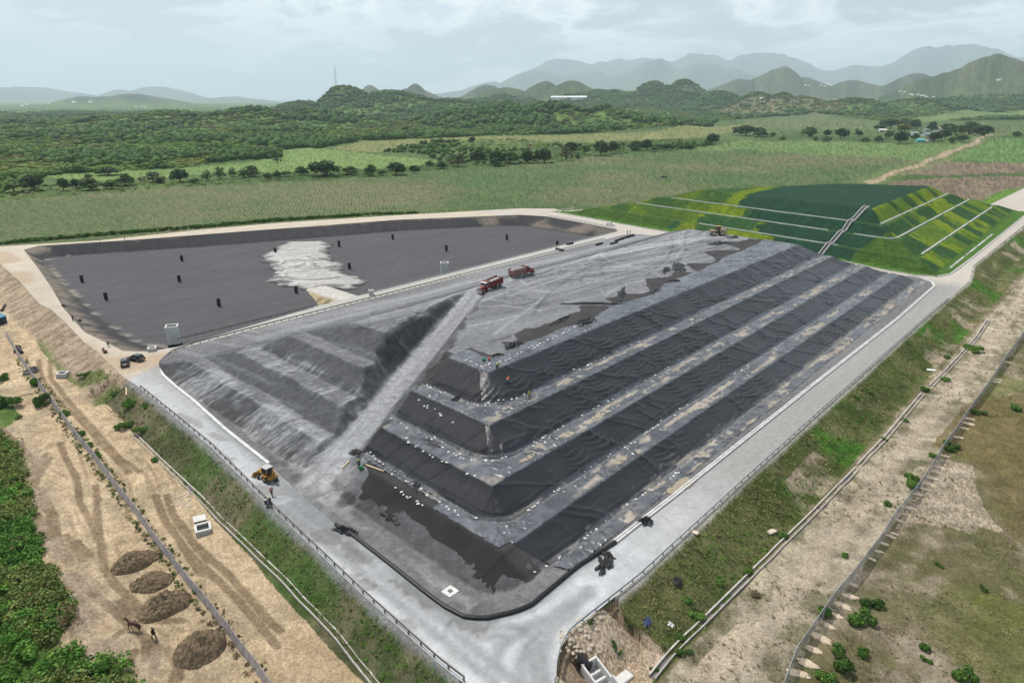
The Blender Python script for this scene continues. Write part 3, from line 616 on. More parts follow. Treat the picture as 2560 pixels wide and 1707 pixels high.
# ------------------------------------------------------------------ the ash mound
def ash_mat():
    m = bpy.data.materials.new('ash'); m.use_nodes = True; t = m.node_tree; b = t.nodes['Principled BSDF']
    b.inputs['Roughness'].default_value = .92; b.inputs['Specular IOR Level'].default_value = .15
    a = N(t, 'ShaderNodeAttribute', attribute_name='col'); tcn = N(t, 'ShaderNodeTexCoord'); o = tcn.outputs['Object']
    n1 = N(t, 'ShaderNodeTexNoise', i_Scale=.8, i_Detail=8.0, i_Roughness=.7); L(t, o, n1.inputs['Vector'])
    n2 = N(t, 'ShaderNodeTexNoise', i_Scale=3.5, i_Detail=5.0, i_Roughness=.7); L(t, o, n2.inputs['Vector'])
    c = mixc(t, 1., a.outputs['Color'], ramp(t, n1.outputs[0], [(.3, (.66,) * 3), (.7, (1.32,) * 3)]), 'MULTIPLY')
    c = mixc(t, 1., c, ramp(t, n2.outputs[0], [(.3, (.84,) * 3), (.7, (1.16,) * 3)]), 'MULTIPLY'); L(t, c, b.inputs['Base Color'])
    h = math_(t, 'ADD', n1.outputs[0], math_(t, 'MULTIPLY', n2.outputs[0], .35))
    bp = N(t, 'ShaderNodeBump', i_Strength=1.0, i_Distance=.45); L(t, h, bp.inputs['Height']); L(t, bp.outputs[0], b.inputs['Normal'])
    return m
AMAT = ash_mat()
def arcs(rng, n, box, lmin, lmax, hd, spread, curv):
    out = []
    for _ in range(n):
        t = rng.uniform(box[0], box[1]); s = rng.uniform(box[2], box[3]); g = hd + rng.normal(0, spread); k = rng.normal(0, curv); Ln = rng.uniform(lmin, lmax)
        P = [(t, s)]
        for _ in range(int(Ln / 2)):
            t += 2 * math.cos(g); s += 2 * math.sin(g); g += k * 2; P.append((t, s))
        out.append(np.array(P))
    return out
def build_ash():
    st = .42
    tv = np.arange(46.5, 284, st); sv = np.arange(41, 175.5, st)
    s, t = np.meshgrid(sv, tv); x, y = XY(t, s)
    im = inside(MF, x, y); dm = pdist(MF, x, y)
    z = zmound(t, s); z0 = zmound(t, s, False)
    z = np.where(im, np.maximum(z, 0) + np.minimum(dm, .5) * .06 + sstep(.6, 2.5, dm) * (fbm(t * .6, s * .6, 14, 4) - .35) * .35 * sstep(1.5, .2, z), -.06)
    n1 = fbm(t * .07, s * .07, 81, 5); n2 = fbm(t * .5, s * .5, 82, 4)
    streak = fbm(t * .10 + 3 * n1, s * .95, 83, 4); strk2 = fbm(t * .16, s * 2.2, 84, 3)
    flat = 1 - sstep(.2, .30, np.hypot(*np.gradient(z0, st))); g = .075 + .03 * n1 + .03 * (n2 - .5) + flat * (.075 + .05 * (n1 - .4))
    a, b = ramp_co(t, s)
    slopeL = (tl(t, s) > 50.5) & (tl(t, s) < 90) & (s > 94) & (b > 3)
    zz = zmound(t, s, False)
    st_ = np.zeros_like(g); tq = tl(t, s) + .0
    for lo, hi, k in ((50.5, 58.5, .9), (64.5, 71, .8), (74, 79, .25), (84, 92, .15)):
        reg = sstep(lo, lo + 1.5, tq) * sstep(hi + 2, hi, tq); st_ = np.maximum(st_, reg * k)
    lightm = st_ * sstep(.40, .62, streak * .6 + strk2 * .4 + (n1 - .5) * .9) * (s > 94)
    g = g + lightm * .19 * (.35 + .65 * sstep(.36, .58, fbm(t * .8, s * 3.2, 96, 3))) - st_ * .015 * (s > 94)
    bench = np.zeros_like(g)
    for lo, hi in ((57.5, 62), (66.5, 71), (76, 80)): bench = np.maximum(bench, sstep(lo - .5, lo + .8, tq) * sstep(hi + 2.5, hi + .5, tq))
    g = g + bench * (s > 96) * (.0 + .05 * sstep(.5, .7, fbm(t * .9, s * .07, 85, 3)))
    # flat ground beside the road
    toe = sstep(51.8, 50.2, tq) * sstep(.3, 2, dm); g = g * (1 - .28 * toe)
    wl = sstep(1.0, 1.9, dm + .8 * (n2 - .5)) * sstep(4.0, 2.4, dm + 2.2 * (n2 - .5)) * sstep(.3, .55, fbm(t * .2, s * .06, 93, 3)) * (t < 58) * (s < 86) * (s > 50); g = g + wl * .11
    # plateau and pit-side apron with vehicle tracks
    top = sstep(9.5, 11, z0) * (s > 84) + sstep(128, 140, s) * sstep(80, 95, t); top = np.clip(top, 0, 1)
    flow = fbm(t * .035 - s * .02, s * .30 + t * .05, 86, 5); g = g + top * (.005 + .17 * (flow - .42))
    apron_pale = sstep(132, 146, s) * sstep(170, 160, s) * sstep(92, 112, t); g = g + apron_pale * .05  # paler ash along the pit-side apron
    rng = np.random.default_rng(5); dl = np.full(g.shape, 9.); dk = np.full(g.shape, 9.)
    m = (z0 > 3) & ((s > 86))
    xs, ys = t[m], s[m]
    acc = np.full(xs.shape, 9.); acc2 = np.full(xs.shape, 9.)
    for P in arcs(rng, 34, (100, 245, 92, 132), 30, 90, .0, .35, .004) + arcs(rng, 14, (120, 235, 95, 128), 20, 40, 1.2, .9, .05): acc = np.minimum(acc, pdist(P, xs, ys, False))
    for P in arcs(rng, 26, (100, 245, 92, 140), 30, 80, .1, .4, .006) + arcs(rng, 10, (120, 235, 95, 125), 15, 30, 1.2, .9, .07): acc2 = np.minimum(acc2, pdist(P, xs, ys, False))
    dl[m] = acc; dk[m] = acc2
    g = g + sstep(.75, .2, dl) * .085 - sstep(.7, .2, dk) * .055
    haul = pdist(np.array(((128, 126), (140, 130), (160, 131), (185, 128), (215, 122), (246, 112))), t, s, False); g = g + sstep(4.2, 1.5, haul + 2 * (n2 - .5)) * .11
    # ramp
    on = sstep(3.3, 1.9, np.abs(b) + 1.6 * (n2 - .5) + .8 * (n1 - .5)) * sstep(-7, 0, a) * sstep(RL + 10, RL, a); rs = fbm(a * .05, b * 1.5, 87, 4)
    g = g * (1 - on) + on * (.22 + .15 * rs)
    # cut faces beside the ramp, darkened in patches
    raw = np.interp(173 - s, [0, 2, 16, 26, 33, 46], [0, .25, 2.15, 4.75, 7.65, 11.4]); raw = np.minimum(raw, np.interp(tl(t, s), [48, 51.5, 57.5, 61, 65.5, 70, 75.5, 79.5, 86.5], LV))
    cut = sstep(.5, 1.6, raw - z0) * (b > 3.2); g = g * (1 - cut * .5 * sstep(RL * .95, RL * .8, a) * sstep(RL * .3, RL * .5, a) * sstep(.36, .6, fbm(a * .12, b * .3, 88, 4) + .12))
    low = sstep(9, 1, np.hypot((t - 56) * 1.1, s - 80.5)) + sstep(7, 2, np.hypot(t - 54, (s - 99) * 1.)); g = g * (1 - .5 * np.clip(low, 0, 1) * sstep(.35, .6, n2))
    sp = sstep(13, 6, np.hypot(t - 55, (s - 90) * .9)) * sstep(.45, .6, fbm(t * .5, s * .5, 89, 3)); g = g + .08 * sp
    g = np.clip(g * (1 + .16 * (RNG.random(g.shape) - .5)), .03, .6)
    warm = sstep(.1, 1.2, z0)
    c = np.stack([g * (1.0 - .02 * warm), g * 1.0, g * (1.0 + .035 * warm)], -1)
    F = grid_faces(*g.shape); ex = (im | (dm < .6)).ravel(); F = F[ex[F].all(1)]
    us, inv = np.unique(F, return_inverse=True)
    V = np.stack([x, y, z], -1).reshape(-1, 3)[us]
    o = np_mesh('ash_mound', V, inv.reshape(F.shape), AMAT, True, {'col': c.reshape(-1, 3)[us]})
    tag(o, 'grey terraced heap of ash cut by a pale haul ramp', 'ash mound', kind='structure')
build_ash()

def liner_left(tq): return np.interp(tq, [58, 61, 65.5, 70, 75.5, 79.5, 87], [86, 90.5, 91, 92.3, 94.2, 94.0, 95.5])
def top_edge(t): return 87.0 + .03 * (t - 90) + 5.0 * (fbm(t * .07, t * 0 + 3, 91, 4) - .4) + 3 * sstep(150, 250, t)
def liner_mask(t, s):
    tq = tl(t, s); jj = (fbm(t * .4, s * .4, 92, 3) - .5)
    m = (s > 44.9) & (s < top_edge(t)) & (272 + .09 * (s - 45) - t > .8)
    m |= (tq < 92 + 2 * jj) & (s >= 80) & (s < liner_left(tq) + .6 * jj)
    m &= s < np.where(tq < 90, liner_left(tq) + .6 * jj, 999)
    m &= np.where(s > 53.5, tq > np.where(s > 68, 59.3, 57.9), t > 60.5 + (53 - s) * .35)
    return m
def wrinkles(t, s):
    tq = tl(t, s)
    right = (tq - 50) > (s - 44) * .86
    zr = zmound(t, s, False)
    e = .4
    gs = (zmound(t, s + e, False) - zmound(t, s - e, False)) / (2 * e); gt = (zmound(t + e, s, False) - zmound(t - e, s, False)) / (2 * e)
    slope = sstep(.16, .4, np.hypot(gs, gt))
    pn = (t / 7.4 + .18 * fbm(t * .05, s * .1, 101, 2)) % 1.0
    q = s * 1.1 - 2.4 * (pn - .5) ** 2 * 4 * .5 + 1.8 * (fbm(t * .12, s * .2, 102, 3) - .5)
    w1 = np.maximum(np.sin(2 * np.pi * q / 1.25), -.2) ** 1
    mk = sstep(.36, .62, fbm(t * .09, s * .22, 103, 3)) * sstep(74, 100, t + 30 * (fbm(t * .03, s * .05, 99, 2) - .5))
    seam = np.exp(-((pn - .5) / .02) ** 2) * .05
    hR = .21 * w1 * mk * (.4 + .6 * sstep(.1, .3, pn) * sstep(.95, .7, pn)) + seam
    rd = lambda a, b, sd, o=3: 1 - np.abs(2 * fbm(a, b, sd, o) - 1)
    diag = rd(t * .11 + s * .16, s * .05 - t * .04, 104) ** 16 * .26
    ph = s * .30 + t * .10 + 1.6 * (fbm(t * .05, s * .05, 105, 3) - .5); fr = ph % 1.0 - .5; ph2 = s * .52 - t * .07 + 1.4 * (fbm(t * .07, s * .07, 109, 3) - .5); fr2 = ph2 % 1.0 - .5
    hL = .20 * np.exp(-(fr / .055) ** 2) * sstep(.42, .56, fbm(t * .16, s * .16, 106, 3)) + .10 * np.exp(-(fr2 / .07) ** 2) * sstep(.47, .58, fbm(t * .2, s * .2, 114, 3)) + .05 * rd(t * .7 + s * .4, s * .9, 115) ** 10 * sstep(.45, .6, fbm(t * .15, s * .15, 116, 2))
    cr = np.where(right, t, s); ac = np.where(right, s, t); hB = .17 * np.exp(-(((cr * .55 + ac * .22 + 2.6 * (fbm(t * .15, s * .15, 107, 3) - .5)) % 1.0 - .5) / .11) ** 2) * sstep(.42, .55, fbm(t * .3, s * .3, 108, 3)) + .12 * np.exp(-(((cr * .8 - ac * .45 + 2.2 * (fbm(t * .2, s * .2, 127, 3) - .5)) % 1.0 - .5) / .14) ** 2) * sstep(.46, .56, fbm(t * .35, s * .35, 128, 3)) + .08 * rd(t * .7, s * .8, 119) ** 8
    w = slope * np.where(right, hR + diag, hL) + (1 - slope) * hB
    # rolls of slack sheet lying along each toe
    for k in range(4):
        d = tier_q(s, tq, k) * 5.6 - .1 - .9 * (fbm(t * .12, s * .12 + k, 110, 3) - .5)
        w = w + .36 * np.exp(-(d / .30) ** 2) * sstep(.33, .5, fbm(t * .1, s * .1, 112 + k, 2)) - .22 * np.exp(-((d + .75) / .3) ** 2) + .15 * np.exp(-((d - .95) / .28) ** 2) * sstep(.4, .55, fbm(t * .15, s * .15, 118 + k, 2))
    return w + .03 * (fbm(t * 1.2, s * 1.2, 113, 3) - .5), slope, right
def sheet_mat(name, rough, spec, bump):
    m = bpy.data.materials.new(name); m.use_nodes = True; t = m.node_tree; b = t.nodes['Principled BSDF']
    a = N(t, 'ShaderNodeAttribute', attribute_name='col'); tcn = N(t, 'ShaderNodeTexCoord'); o = tcn.outputs['Object']
    n1 = N(t, 'ShaderNodeTexNoise', i_Scale=1.6, i_Detail=6.0, i_Roughness=.6, i_Distortion=.6); L(t, o, n1.inputs['Vector'])
    n0 = N(t, 'ShaderNodeTexNoise', i_Scale=.25, i_Detail=5.0); L(t, o, n0.inputs['Vector'])
    c = mixc(t, 1., a.outputs['Color'], ramp(t, n0.outputs[0], [(.3, (.8,) * 3), (.7, (1.2,) * 3)]), 'MULTIPLY'); L(t, c, b.inputs['Base Color'])
    rr = math_(t, 'ADD', math_(t, 'MULTIPLY', n0.outputs[0], .22), rough - .11); rr = math_(t, 'ADD', rr, math_(t, 'MULTIPLY', math_(t, 'SUBTRACT', 1.0, a.outputs['Alpha']), .45))
    L(t, rr, b.inputs['Roughness']); L(t, math_(t, 'MULTIPLY', math_(t, 'POWER', a.outputs['Alpha'], 1.8), spec), b.inputs['Specular IOR Level'])
    bp = N(t, 'ShaderNodeBump', i_Strength=1., i_Distance=bump); L(t, n1.outputs[0], bp.inputs['Height']); L(t, bp.outputs[0], b.inputs['Normal'])
    return m
LMAT = sheet_mat('black_plastic', .22, .36, .085); FMAT = sheet_mat('black_fabric', .9, .12, .04)
def sheet(name, tv, sv, maskf, zoff, colf, m, label, cat, wr=None, pf=None):
    s, t = np.meshgrid(sv, tv); x, y = XY(t, s)
    z = zmound(t, s); w = 0
    info = None
    if wr is not None: w, slope, right = wr(t, s); info = (slope, right)
    z = np.maximum(z, 0) + zoff + w
    c = colf(t, s, info, z)
    F = grid_faces(*t.shape); ok = maskf(t, s).ravel(); F = F[ok[F].all(1)]
    us, inv = np.unique(F, return_inverse=True)
    o = np_mesh(name, np.stack([x, y, z], -1).reshape(-1, 3)[us], inv.reshape(F.shape), m, True, {'col': c.reshape(-1, c.shape[-1])[us]})
    return tag(o, label, cat)
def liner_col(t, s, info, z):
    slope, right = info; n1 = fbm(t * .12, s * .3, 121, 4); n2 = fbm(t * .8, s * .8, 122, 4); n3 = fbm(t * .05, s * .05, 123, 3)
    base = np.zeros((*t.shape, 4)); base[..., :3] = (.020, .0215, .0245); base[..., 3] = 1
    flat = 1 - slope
    dust = flat * (.40 + .35 * sstep(.3, .7, n2)) * (.72 + .2 * (~right)) + .010 + slope * (~right) * .03 * sstep(.4, .7, n2)  # bench dust, thickened to carry painted sky sheen; more on the left benches
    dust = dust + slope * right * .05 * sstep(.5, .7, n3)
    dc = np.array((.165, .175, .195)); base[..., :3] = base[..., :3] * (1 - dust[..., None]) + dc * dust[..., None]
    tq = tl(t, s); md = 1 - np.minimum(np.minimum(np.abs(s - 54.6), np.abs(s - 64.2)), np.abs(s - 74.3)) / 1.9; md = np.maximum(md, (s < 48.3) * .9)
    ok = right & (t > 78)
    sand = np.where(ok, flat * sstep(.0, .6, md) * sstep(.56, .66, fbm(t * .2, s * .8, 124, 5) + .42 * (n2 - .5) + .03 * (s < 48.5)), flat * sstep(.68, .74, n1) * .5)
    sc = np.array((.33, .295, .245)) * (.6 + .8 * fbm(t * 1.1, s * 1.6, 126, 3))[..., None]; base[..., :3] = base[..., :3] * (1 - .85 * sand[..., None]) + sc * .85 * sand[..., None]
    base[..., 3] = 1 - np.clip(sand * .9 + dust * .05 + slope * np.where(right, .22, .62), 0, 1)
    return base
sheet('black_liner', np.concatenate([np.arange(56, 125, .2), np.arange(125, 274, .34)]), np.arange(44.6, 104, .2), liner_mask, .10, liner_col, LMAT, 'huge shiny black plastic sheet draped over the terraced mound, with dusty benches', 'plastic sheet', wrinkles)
KX = np.cumsum(np.random.default_rng(8).uniform(.8, 5.5, 24)) + 44; KY = 53.4 + np.random.default_rng(9).uniform(-1.6, 1.9, 24) + np.linspace(-.6, 1.6, 24)
def fab_mask(t, s):
    tq = tl(t, s); low = np.interp(s, KX, KY) + .25 * (fbm(s * 1.3, tq * .9, 139, 2) - .5) + 2.2 * sstep(78, 86, s)
    return (s > 50.2) & (s < 86.5 + 1.2 * (fbm(t * .5, s * .1, 132, 2) - .5)) & (tq > low) & (tq < 60.6) | (s > 47.6 + .8 * (fbm(t * .4, s * 0, 133, 3) - .5)) & (s < 54) & (t < 63) & (tq > 51.9)
def fab_col(t, s, info, z):
    c = np.ones((*t.shape, 4)); n = fbm(t * .4, s * .4, 134, 4); seam = (np.abs(((s - 50) / 4.6) % 1 - .5) < .02)
    k = .020 + .010 * n - .008 * seam + .022 * sstep(57.2, 58.5, tl(t, s)); c[..., :3] = np.stack([k * 1.03, k, k * 1.0], -1); return c
sheet('geotextile_sheet', np.arange(50, 64, .25), np.arange(46.5, 90, .25), fab_mask, .055, fab_col, FMAT, 'matt black fabric hanging ragged over the lowest slope facing the left road', 'fabric sheet')
def strip_mask(t, s):
    tq = tl(t, s); e = liner_left(tq); return (tq > 78.3) & (tq < 88.5) & (s > e - .8) & (s < e + 2.6)
sheet('geotextile_sheet', np.arange(82, 94, .25), np.arange(91, 101, .25), strip_mask, .06, fab_col, FMAT, 'narrow matt black fabric strip down the left edge of the topmost slope', 'fabric sheet')
def strip2_mask(t, s): return (tl(t, s) > 90.5) & (tl(t, s) < 93.2) & (s > 86.5) & (s < 96)
sheet('geotextile_sheet', np.arange(90, 99, .25), np.arange(85, 98, .25), strip2_mask, .05, fab_col, FMAT, 'flat dark fabric strip on the summit by the near corner', 'fabric sheet')
for t0_, t1_, lb_ in ((100, 142, 'torn dark fabric bare along the summit edge, nearest the corner'), (143, 188, 'torn dark fabric bare along the summit edge, middle piece'), (189, 253, 'torn dark fabric bare along the summit edge, far piece by the loader')):
    q_ = np.linspace(t0_ + 3, t1_ - 3, 22); SPX, SPY = np.concatenate([[t0_], q_, [t1_]]), np.concatenate([[0], np.convolve(np.random.default_rng(int(t0_)).uniform(0, 10.0, 24), (.25, .5, .25), 'valid'), [0]]) * (1.25 if t0_ > 180 else .85)
    def patch_mask(t, s): e = top_edge(t); w_ = np.interp(t, SPX, SPY); return (t > t0_ + 1) & (t < t1_ - 1) & (s > e - .7) & (s < e + w_ + .3 * (fbm(t * .9, s * .9, 142, 2) - .5)) & (w_ > .6)
    sheet('geotextile_sheet', np.arange(t0_, t1_, .3), np.arange(83, 112, .3), patch_mask, .05, fab_col, FMAT, lb_, 'fabric sheet')

# ------------------------------------------------------------------ lined pit
def pit_z(x, y):
    a = pdist(PIT_RIM, x, y); b = pdist(PIT_FLOOR, x, y)
    return np.where(inside(PIT_FLOOR, x, y), PIT_Z, PIT_Z * a / (a + b + 1e-6)) + (fbm(x * .2, y * .2, 151, 3) - .5) * .22 * sstep(.3, 1.5, a)
def pit_col(x, y, t, s):
    fl = inside(PIT_FLOOR, x, y); a = pdist(PIT_RIM, x, y)
    n = fbm(t * .035, s * .25, 152, 4); n2 = fbm(x * .06, y * .06, 153, 3)
    k = np.where(fl, .076 + .018 * (n - .5) + .012 * (n2 - .5), .040 + .010 * (n - .5)); c = np.stack([k * 1.0, k * .985, k * 1.04], -1)  # banks painted darker than the floor to carry their shade
    le = (t < 90) & ~fl; q = le * sstep(.42, .66, vn(s * .8, t * .05, 5) + .3 * (1 - a / 5)) * .42 * sstep(7.5, 2, a)
    q = np.where((~fl) & (t > 100), sstep(2.6, .4, a + 2.4 * vn(t * .9, t * 0, 9)) * sstep(.5, .7, vn(t * .35, t * 0 + 4, 7)) * .6, q)
    q = np.where((t > 268) & ~fl, sstep(.45, .65, n2) * .35, q)
    c = c * (1 - q[:, None]) + q[:, None] * np.array((.36, .30, .22))
    crease_shade = sstep(1.5, .3, pdist(PIT_FLOOR, x, y)) * (t > 90) * .55; c = c * (1 - crease_shade[:, None])  # crease shade along the bank foot, put into the colour
    e = sstep(1.6, .2, pdist(PIT_FLOOR, x, y)) * (t < 95) * sstep(.5, .6, vn(s * .3, t * .1, 15)); c = c * (1 - .6 * e[:, None]) + .6 * e[:, None] * np.array((.35, .31, .25)); return np.column_stack([c, fl * 1.])
def pit_mat():
    m = mat('pit_fabric', rough=.88, spec=.15, var=.14, scale=.25, bump=.05, bscale=2., attr='col'); t = m.node_tree; b = t.nodes['Principled BSDF']; src = b.inputs['Base Color'].links[0].from_socket
    uv = N(t, 'ShaderNodeUVMap'); sp = N(t, 'ShaderNodeSeparateXYZ'); L(t, uv.outputs[0], sp.inputs[0])
    q = math_(t, 'SUBTRACT', math_(t, 'MULTIPLY', sp.outputs[0], .895), math_(t, 'MULTIPLY', sp.outputs[1], .447)); nz_ = N(t, 'ShaderNodeTexNoise', i_Scale=.08); q = math_(t, 'ADD', q, math_(t, 'MULTIPLY', nz_.outputs[0], 2.5))
    ln = math_(t, 'LESS_THAN', math_(t, 'FRACT', math_(t, 'DIVIDE', q, 6.2)), .07); r2 = math_(t, 'ADD', math_(t, 'MULTIPLY', sp.outputs[0], .447), math_(t, 'MULTIPLY', sp.outputs[1], .895)); ln2 = math_(t, 'LESS_THAN', math_(t, 'FRACT', math_(t, 'DIVIDE', r2, 5.6)), .05)
    a = N(t, 'ShaderNodeAttribute', attribute_name='col'); wall = math_(t, 'SUBTRACT', 1.0, a.outputs['Alpha']); k = math_(t, 'ADD', math_(t, 'MULTIPLY', ln, math_(t, 'MULTIPLY', wall, .38)), math_(t, 'MULTIPLY', ln2, math_(t, 'MULTIPLY', a.outputs['Alpha'], .13)))
    L(t, mixc(t, k, src, (.012, .012, .013)), b.inputs['Base Color']); return m
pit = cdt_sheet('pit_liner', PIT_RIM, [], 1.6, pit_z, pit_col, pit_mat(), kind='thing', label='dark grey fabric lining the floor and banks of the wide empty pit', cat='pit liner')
# ash tipped on the pit floor, and the earth ramp leading down to it
HEAP = poly(mapc(c2, [(250, 425), (400, 350), (700, 345), (815, 370), (735, 425), (795, 505), (885, 550), (830, 600), (1010, 640), (1070, 690), (960, 765), (720, 740), (650, 760), (500, 750), (330, 725), (310, 695), (210, 690), (250, 640), (260, 570), (170, 515), (160, 470)]), PIT_Z)
def build_heap():
    lo, hi = HEAP.min(0) - 3, HEAP.max(0) + 3
    x, y = np.meshgrid(np.arange(lo[0], hi[0], .5), np.arange(lo[1], hi[1], .5)); t, s = TS(x, y)
    jx = 7 * (fbm(x * .16, y * .3, 161, 6) - .5); jy = 5 * (fbm(x * .16, y * .3, 162, 6) - .5)
    i = inside(HEAP, x + jx, y + jy); d = np.where(i, pdist(HEAP, x + jx, y + jy), 0)
    z = PIT_Z + .16 + np.minimum(d * .12, .65) + (fbm(x * .35, y * .35, 163, 4) - .5) * .5 * sstep(0, 3, d)
    rng = np.random.default_rng(9); k = .36 + .14 * (fbm(x * .15, y * .15, 164, 4) - .3)
    ct = HEAP.mean(0); aa_ = np.arctan2(y - ct[1], x - ct[0]) * 6; rr_ = np.hypot(x - ct[0], y - ct[1]); dl = np.full(x.shape, 9.); dk = dl.copy()
    for j in range(46):
        a0 = rng.uniform(0, 6.28); rr = rng.uniform(3, 24); cx, cy = ct + rng.normal(0, 7, 2); P = np.array([(cx + rr * math.cos(a0 + q), cy + rr * .8 * math.sin(a0 + q)) for q in np.linspace(0, rng.uniform(.6, 2.4), 14)])
        dd = pdist(P, x, y, False)
        if j % 2: dl = np.minimum(dl, dd)
        else: dk = np.minimum(dk, dd)
    k = k + sstep(.7, .2, dl) * .14 - sstep(.7, .25, dk) * .19
    k = k + .06 * (fbm(aa_ * .8, rr_ * .5, 170, 3) - .5); k = .085 + (k - .085) * sstep(-.5, 5.0, d + 7 * (fbm(x * .35, y * .35, 169, 4) - .5)); c = np.stack([k * 1.03, k * 1.0, k * .95], -1)
    F = grid_faces(*x.shape)[:, ::1]; F = F[i.ravel()[F].all(1)]; us, inv = np.unique(F, return_inverse=True)
    o = np_mesh('ash_spread', np.stack([x, y, z], -1).reshape(-1, 3)[us], inv.reshape(F.shape), AMAT, True, {'col': c.reshape(-1, 3)[us]}); tag(o, 'pale tyre-marked ash tipped and spread on the pit floor', 'ash heap', kind='structure')
    A, B = G(*c2(1010, 850), 0)[:2], G(*c2(640, 735), PIT_Z)[:2]
    dv = (B - A); Ln = np.linalg.norm(dv); dv /= Ln; nv = np.array([-dv[1], dv[0]])
    aa, bb = np.meshgrid(np.arange(-4, Ln + 4, .5), np.arange(-13, 13.1, .5), indexing='ij')
    x = A[0] + dv[0] * aa + nv[0] * bb; y = A[1] + dv[1] * aa + nv[1] * bb
    zc = np.interp(aa, [-4, 0, Ln], [.02, .02, PIT_Z + .35]); wv = np.maximum(np.abs(bb) - 3.2 - 3.5 * sstep(8, -2, aa), 0)
    z = zc - wv * .55 + (fbm(x * .4, y * .4, 165, 4) - .5) * .5 * sstep(0, 2, wv)
    z = np.maximum(z, PIT_Z - .3)
    t, s = TS(x, y); on = sstep(.8, -.1, wv - .6); n = fbm(x * .3, y * .3, 166, 4)
    side = np.array((.36, .28, .18))[None, None] * (.8 + .5 * n)[..., None]; gq = sstep(.55, .68, fbm(x * .4, y * .4, 167, 4))[..., None]; side = side * (1 - gq * .8) + gq * .8 * np.array((.07, .11, .025))
    road = np.array((.47, .445, .40)) * (.85 + .3 * fbm(aa * .06, bb * .9, 168, 3))[..., None]
    c = side * (1 - on[..., None]) + road * on[..., None]
    F = grid_faces(*x.shape); ok = (s > 179.6).ravel(); F = F[ok[F].all(1)]; us, inv = np.unique(F, return_inverse=True)
    o = np_mesh('path', np.stack([x, y, z], -1).reshape(-1, 3)[us], inv.reshape(F.shape), AMAT, True, {'col': c.reshape(-1, 3)[us]}); tag(o, 'earth ramp with grassy flank leading from the road down into the pit', 'ramp', kind='structure')
build_heap()

# ------------------------------------------------------------------ the finished hill under green netting
def build_green():
    tv = np.arange(277, 496, .9); sv = np.arange(35.5, 247, .9); s, t = np.meshgrid(sv, tv); x, y = XY(t, s)
    z = zgreen(t, s); zs = zgreen(t, s, False)
    i = inside(GREEN_BASE, x, y); d = pdist(GREEN_BASE, x, y); ok = i | (d < 3)
    z = np.where(i, np.maximum(z, .02), np.where(d < 1.2, -.03, -.5)); zz = zground(x, y); z = np.where((~i) & (~inside(PLAT, x, y)), zz - .2, z)
    e = .5; slope = sstep(.12, .3, np.hypot((zgreen(t + e, s, False) - zgreen(t - e, s, False)) / (2 * e), (zgreen(t, s + e, False) - zgreen(t, s - e, False)) / (2 * e)))
    r = zgreen(t, s, False)
    rightf = (80 - np.minimum(s, 80)) * 1.0 > (41 - np.minimum(t - (281 + .165 * (s - 50)), 41)) * .95
    along = np.where(rightf, t, s); tier = np.clip(np.floor(np.interp(zs, [0, 4, 7.7, 11.4, 16.4], [0, 1, 2, 3, 4])), 0, 3)
    blk = vn(along * .11 + tier * 13.7 + .8 * (fbm(x * .25, y * .25, 175, 3) - .5), tier * 3.1 + rightf * 40, 171); blk2 = vn(along * .5 + 3, tier * 7.7 + rightf * 9, 172)
    yel = sstep(.45, .55, blk + .25 * (blk2 - .5)); n = fbm(x * .35, y * .35, 173, 4); n1 = fbm(x * .05, y * .05, 174, 4)
    dark = np.array((.014, .046, .024)); lush = np.array((.042, .085, .014)); yl = np.array((.145, .205, .012)); mid = np.array((.035, .095, .02))
    c = np.tile(dark, (*t.shape, 1)) * (.75 + .5 * n)[..., None]
    def put(k, col): c[:] = c * (1 - k[..., None]) + col * k[..., None]
    gy = yl * (.6 + .8 * n)[..., None] * (1 - .5 * sstep(.45, .6, n1))[..., None] + mid * (.5 * sstep(.45, .6, n1))[..., None]
    put(rightf * yel * .95, gy); put(rightf * (1 - yel) * .6, mid * (.7 + .6 * n)[..., None])
    fl = (~rightf) & (s > 112 + 9 * tier + 7 * (n - .5)); put(fl * yel * .95 * (tier < 3.5), gy * .8); put(fl * (1 - yel) * .5, mid)
    put(((~rightf) & (s > 165 - 6 * tier)) * (.55 + .45 * (tier < 1)), lush * (.6 + .8 * n)[..., None])
    put((~rightf) & (s < 75) & (zs < 11.6) & (s < 78 - zs), lush * (.6 + .8 * n)[..., None])
    put((1 - slope) * (zs > 2) * (zs < 15) * .6, np.array((.045, .10, .022)))
    top = zs > 16.0; put(top * 1., np.array((.018, .078, .044)) * (.85 + .3 * n1)[..., None]); put(top * sstep(.52, .6, n1) * sstep(350, 375, t) * .7, np.array((.085, .15, .03)))
    put((zs < .6) * 1., np.array((.06, .13, .02)) * (.7 + .6 * n)[..., None])
    c = c * (1 + .3 * (RNG.random(t.shape)[..., None] - .5))
    z = z + np.where(i, sstep(.45, .8, n) * .35 * (c[..., 0] > .05), 0)
    F = grid_faces(*t.shape); F = F[ok.ravel()[F].all(1)]; us, inv = np.unique(F, return_inverse=True)
    o = np_mesh('hill', np.stack([x, y, z], -1).reshape(-1, 3)[us], inv.reshape(F.shape), mat('green_netting', rough=.9, spec=.1, var=.4, scale=.7, bump=.5, bscale=1.1, attr='col'), True, {'col': c.reshape(-1, 3)[us]})
    tag(o, 'stepped green hill under netting and patches of yellow-green grass', 'hill', kind='structure')
build_green()
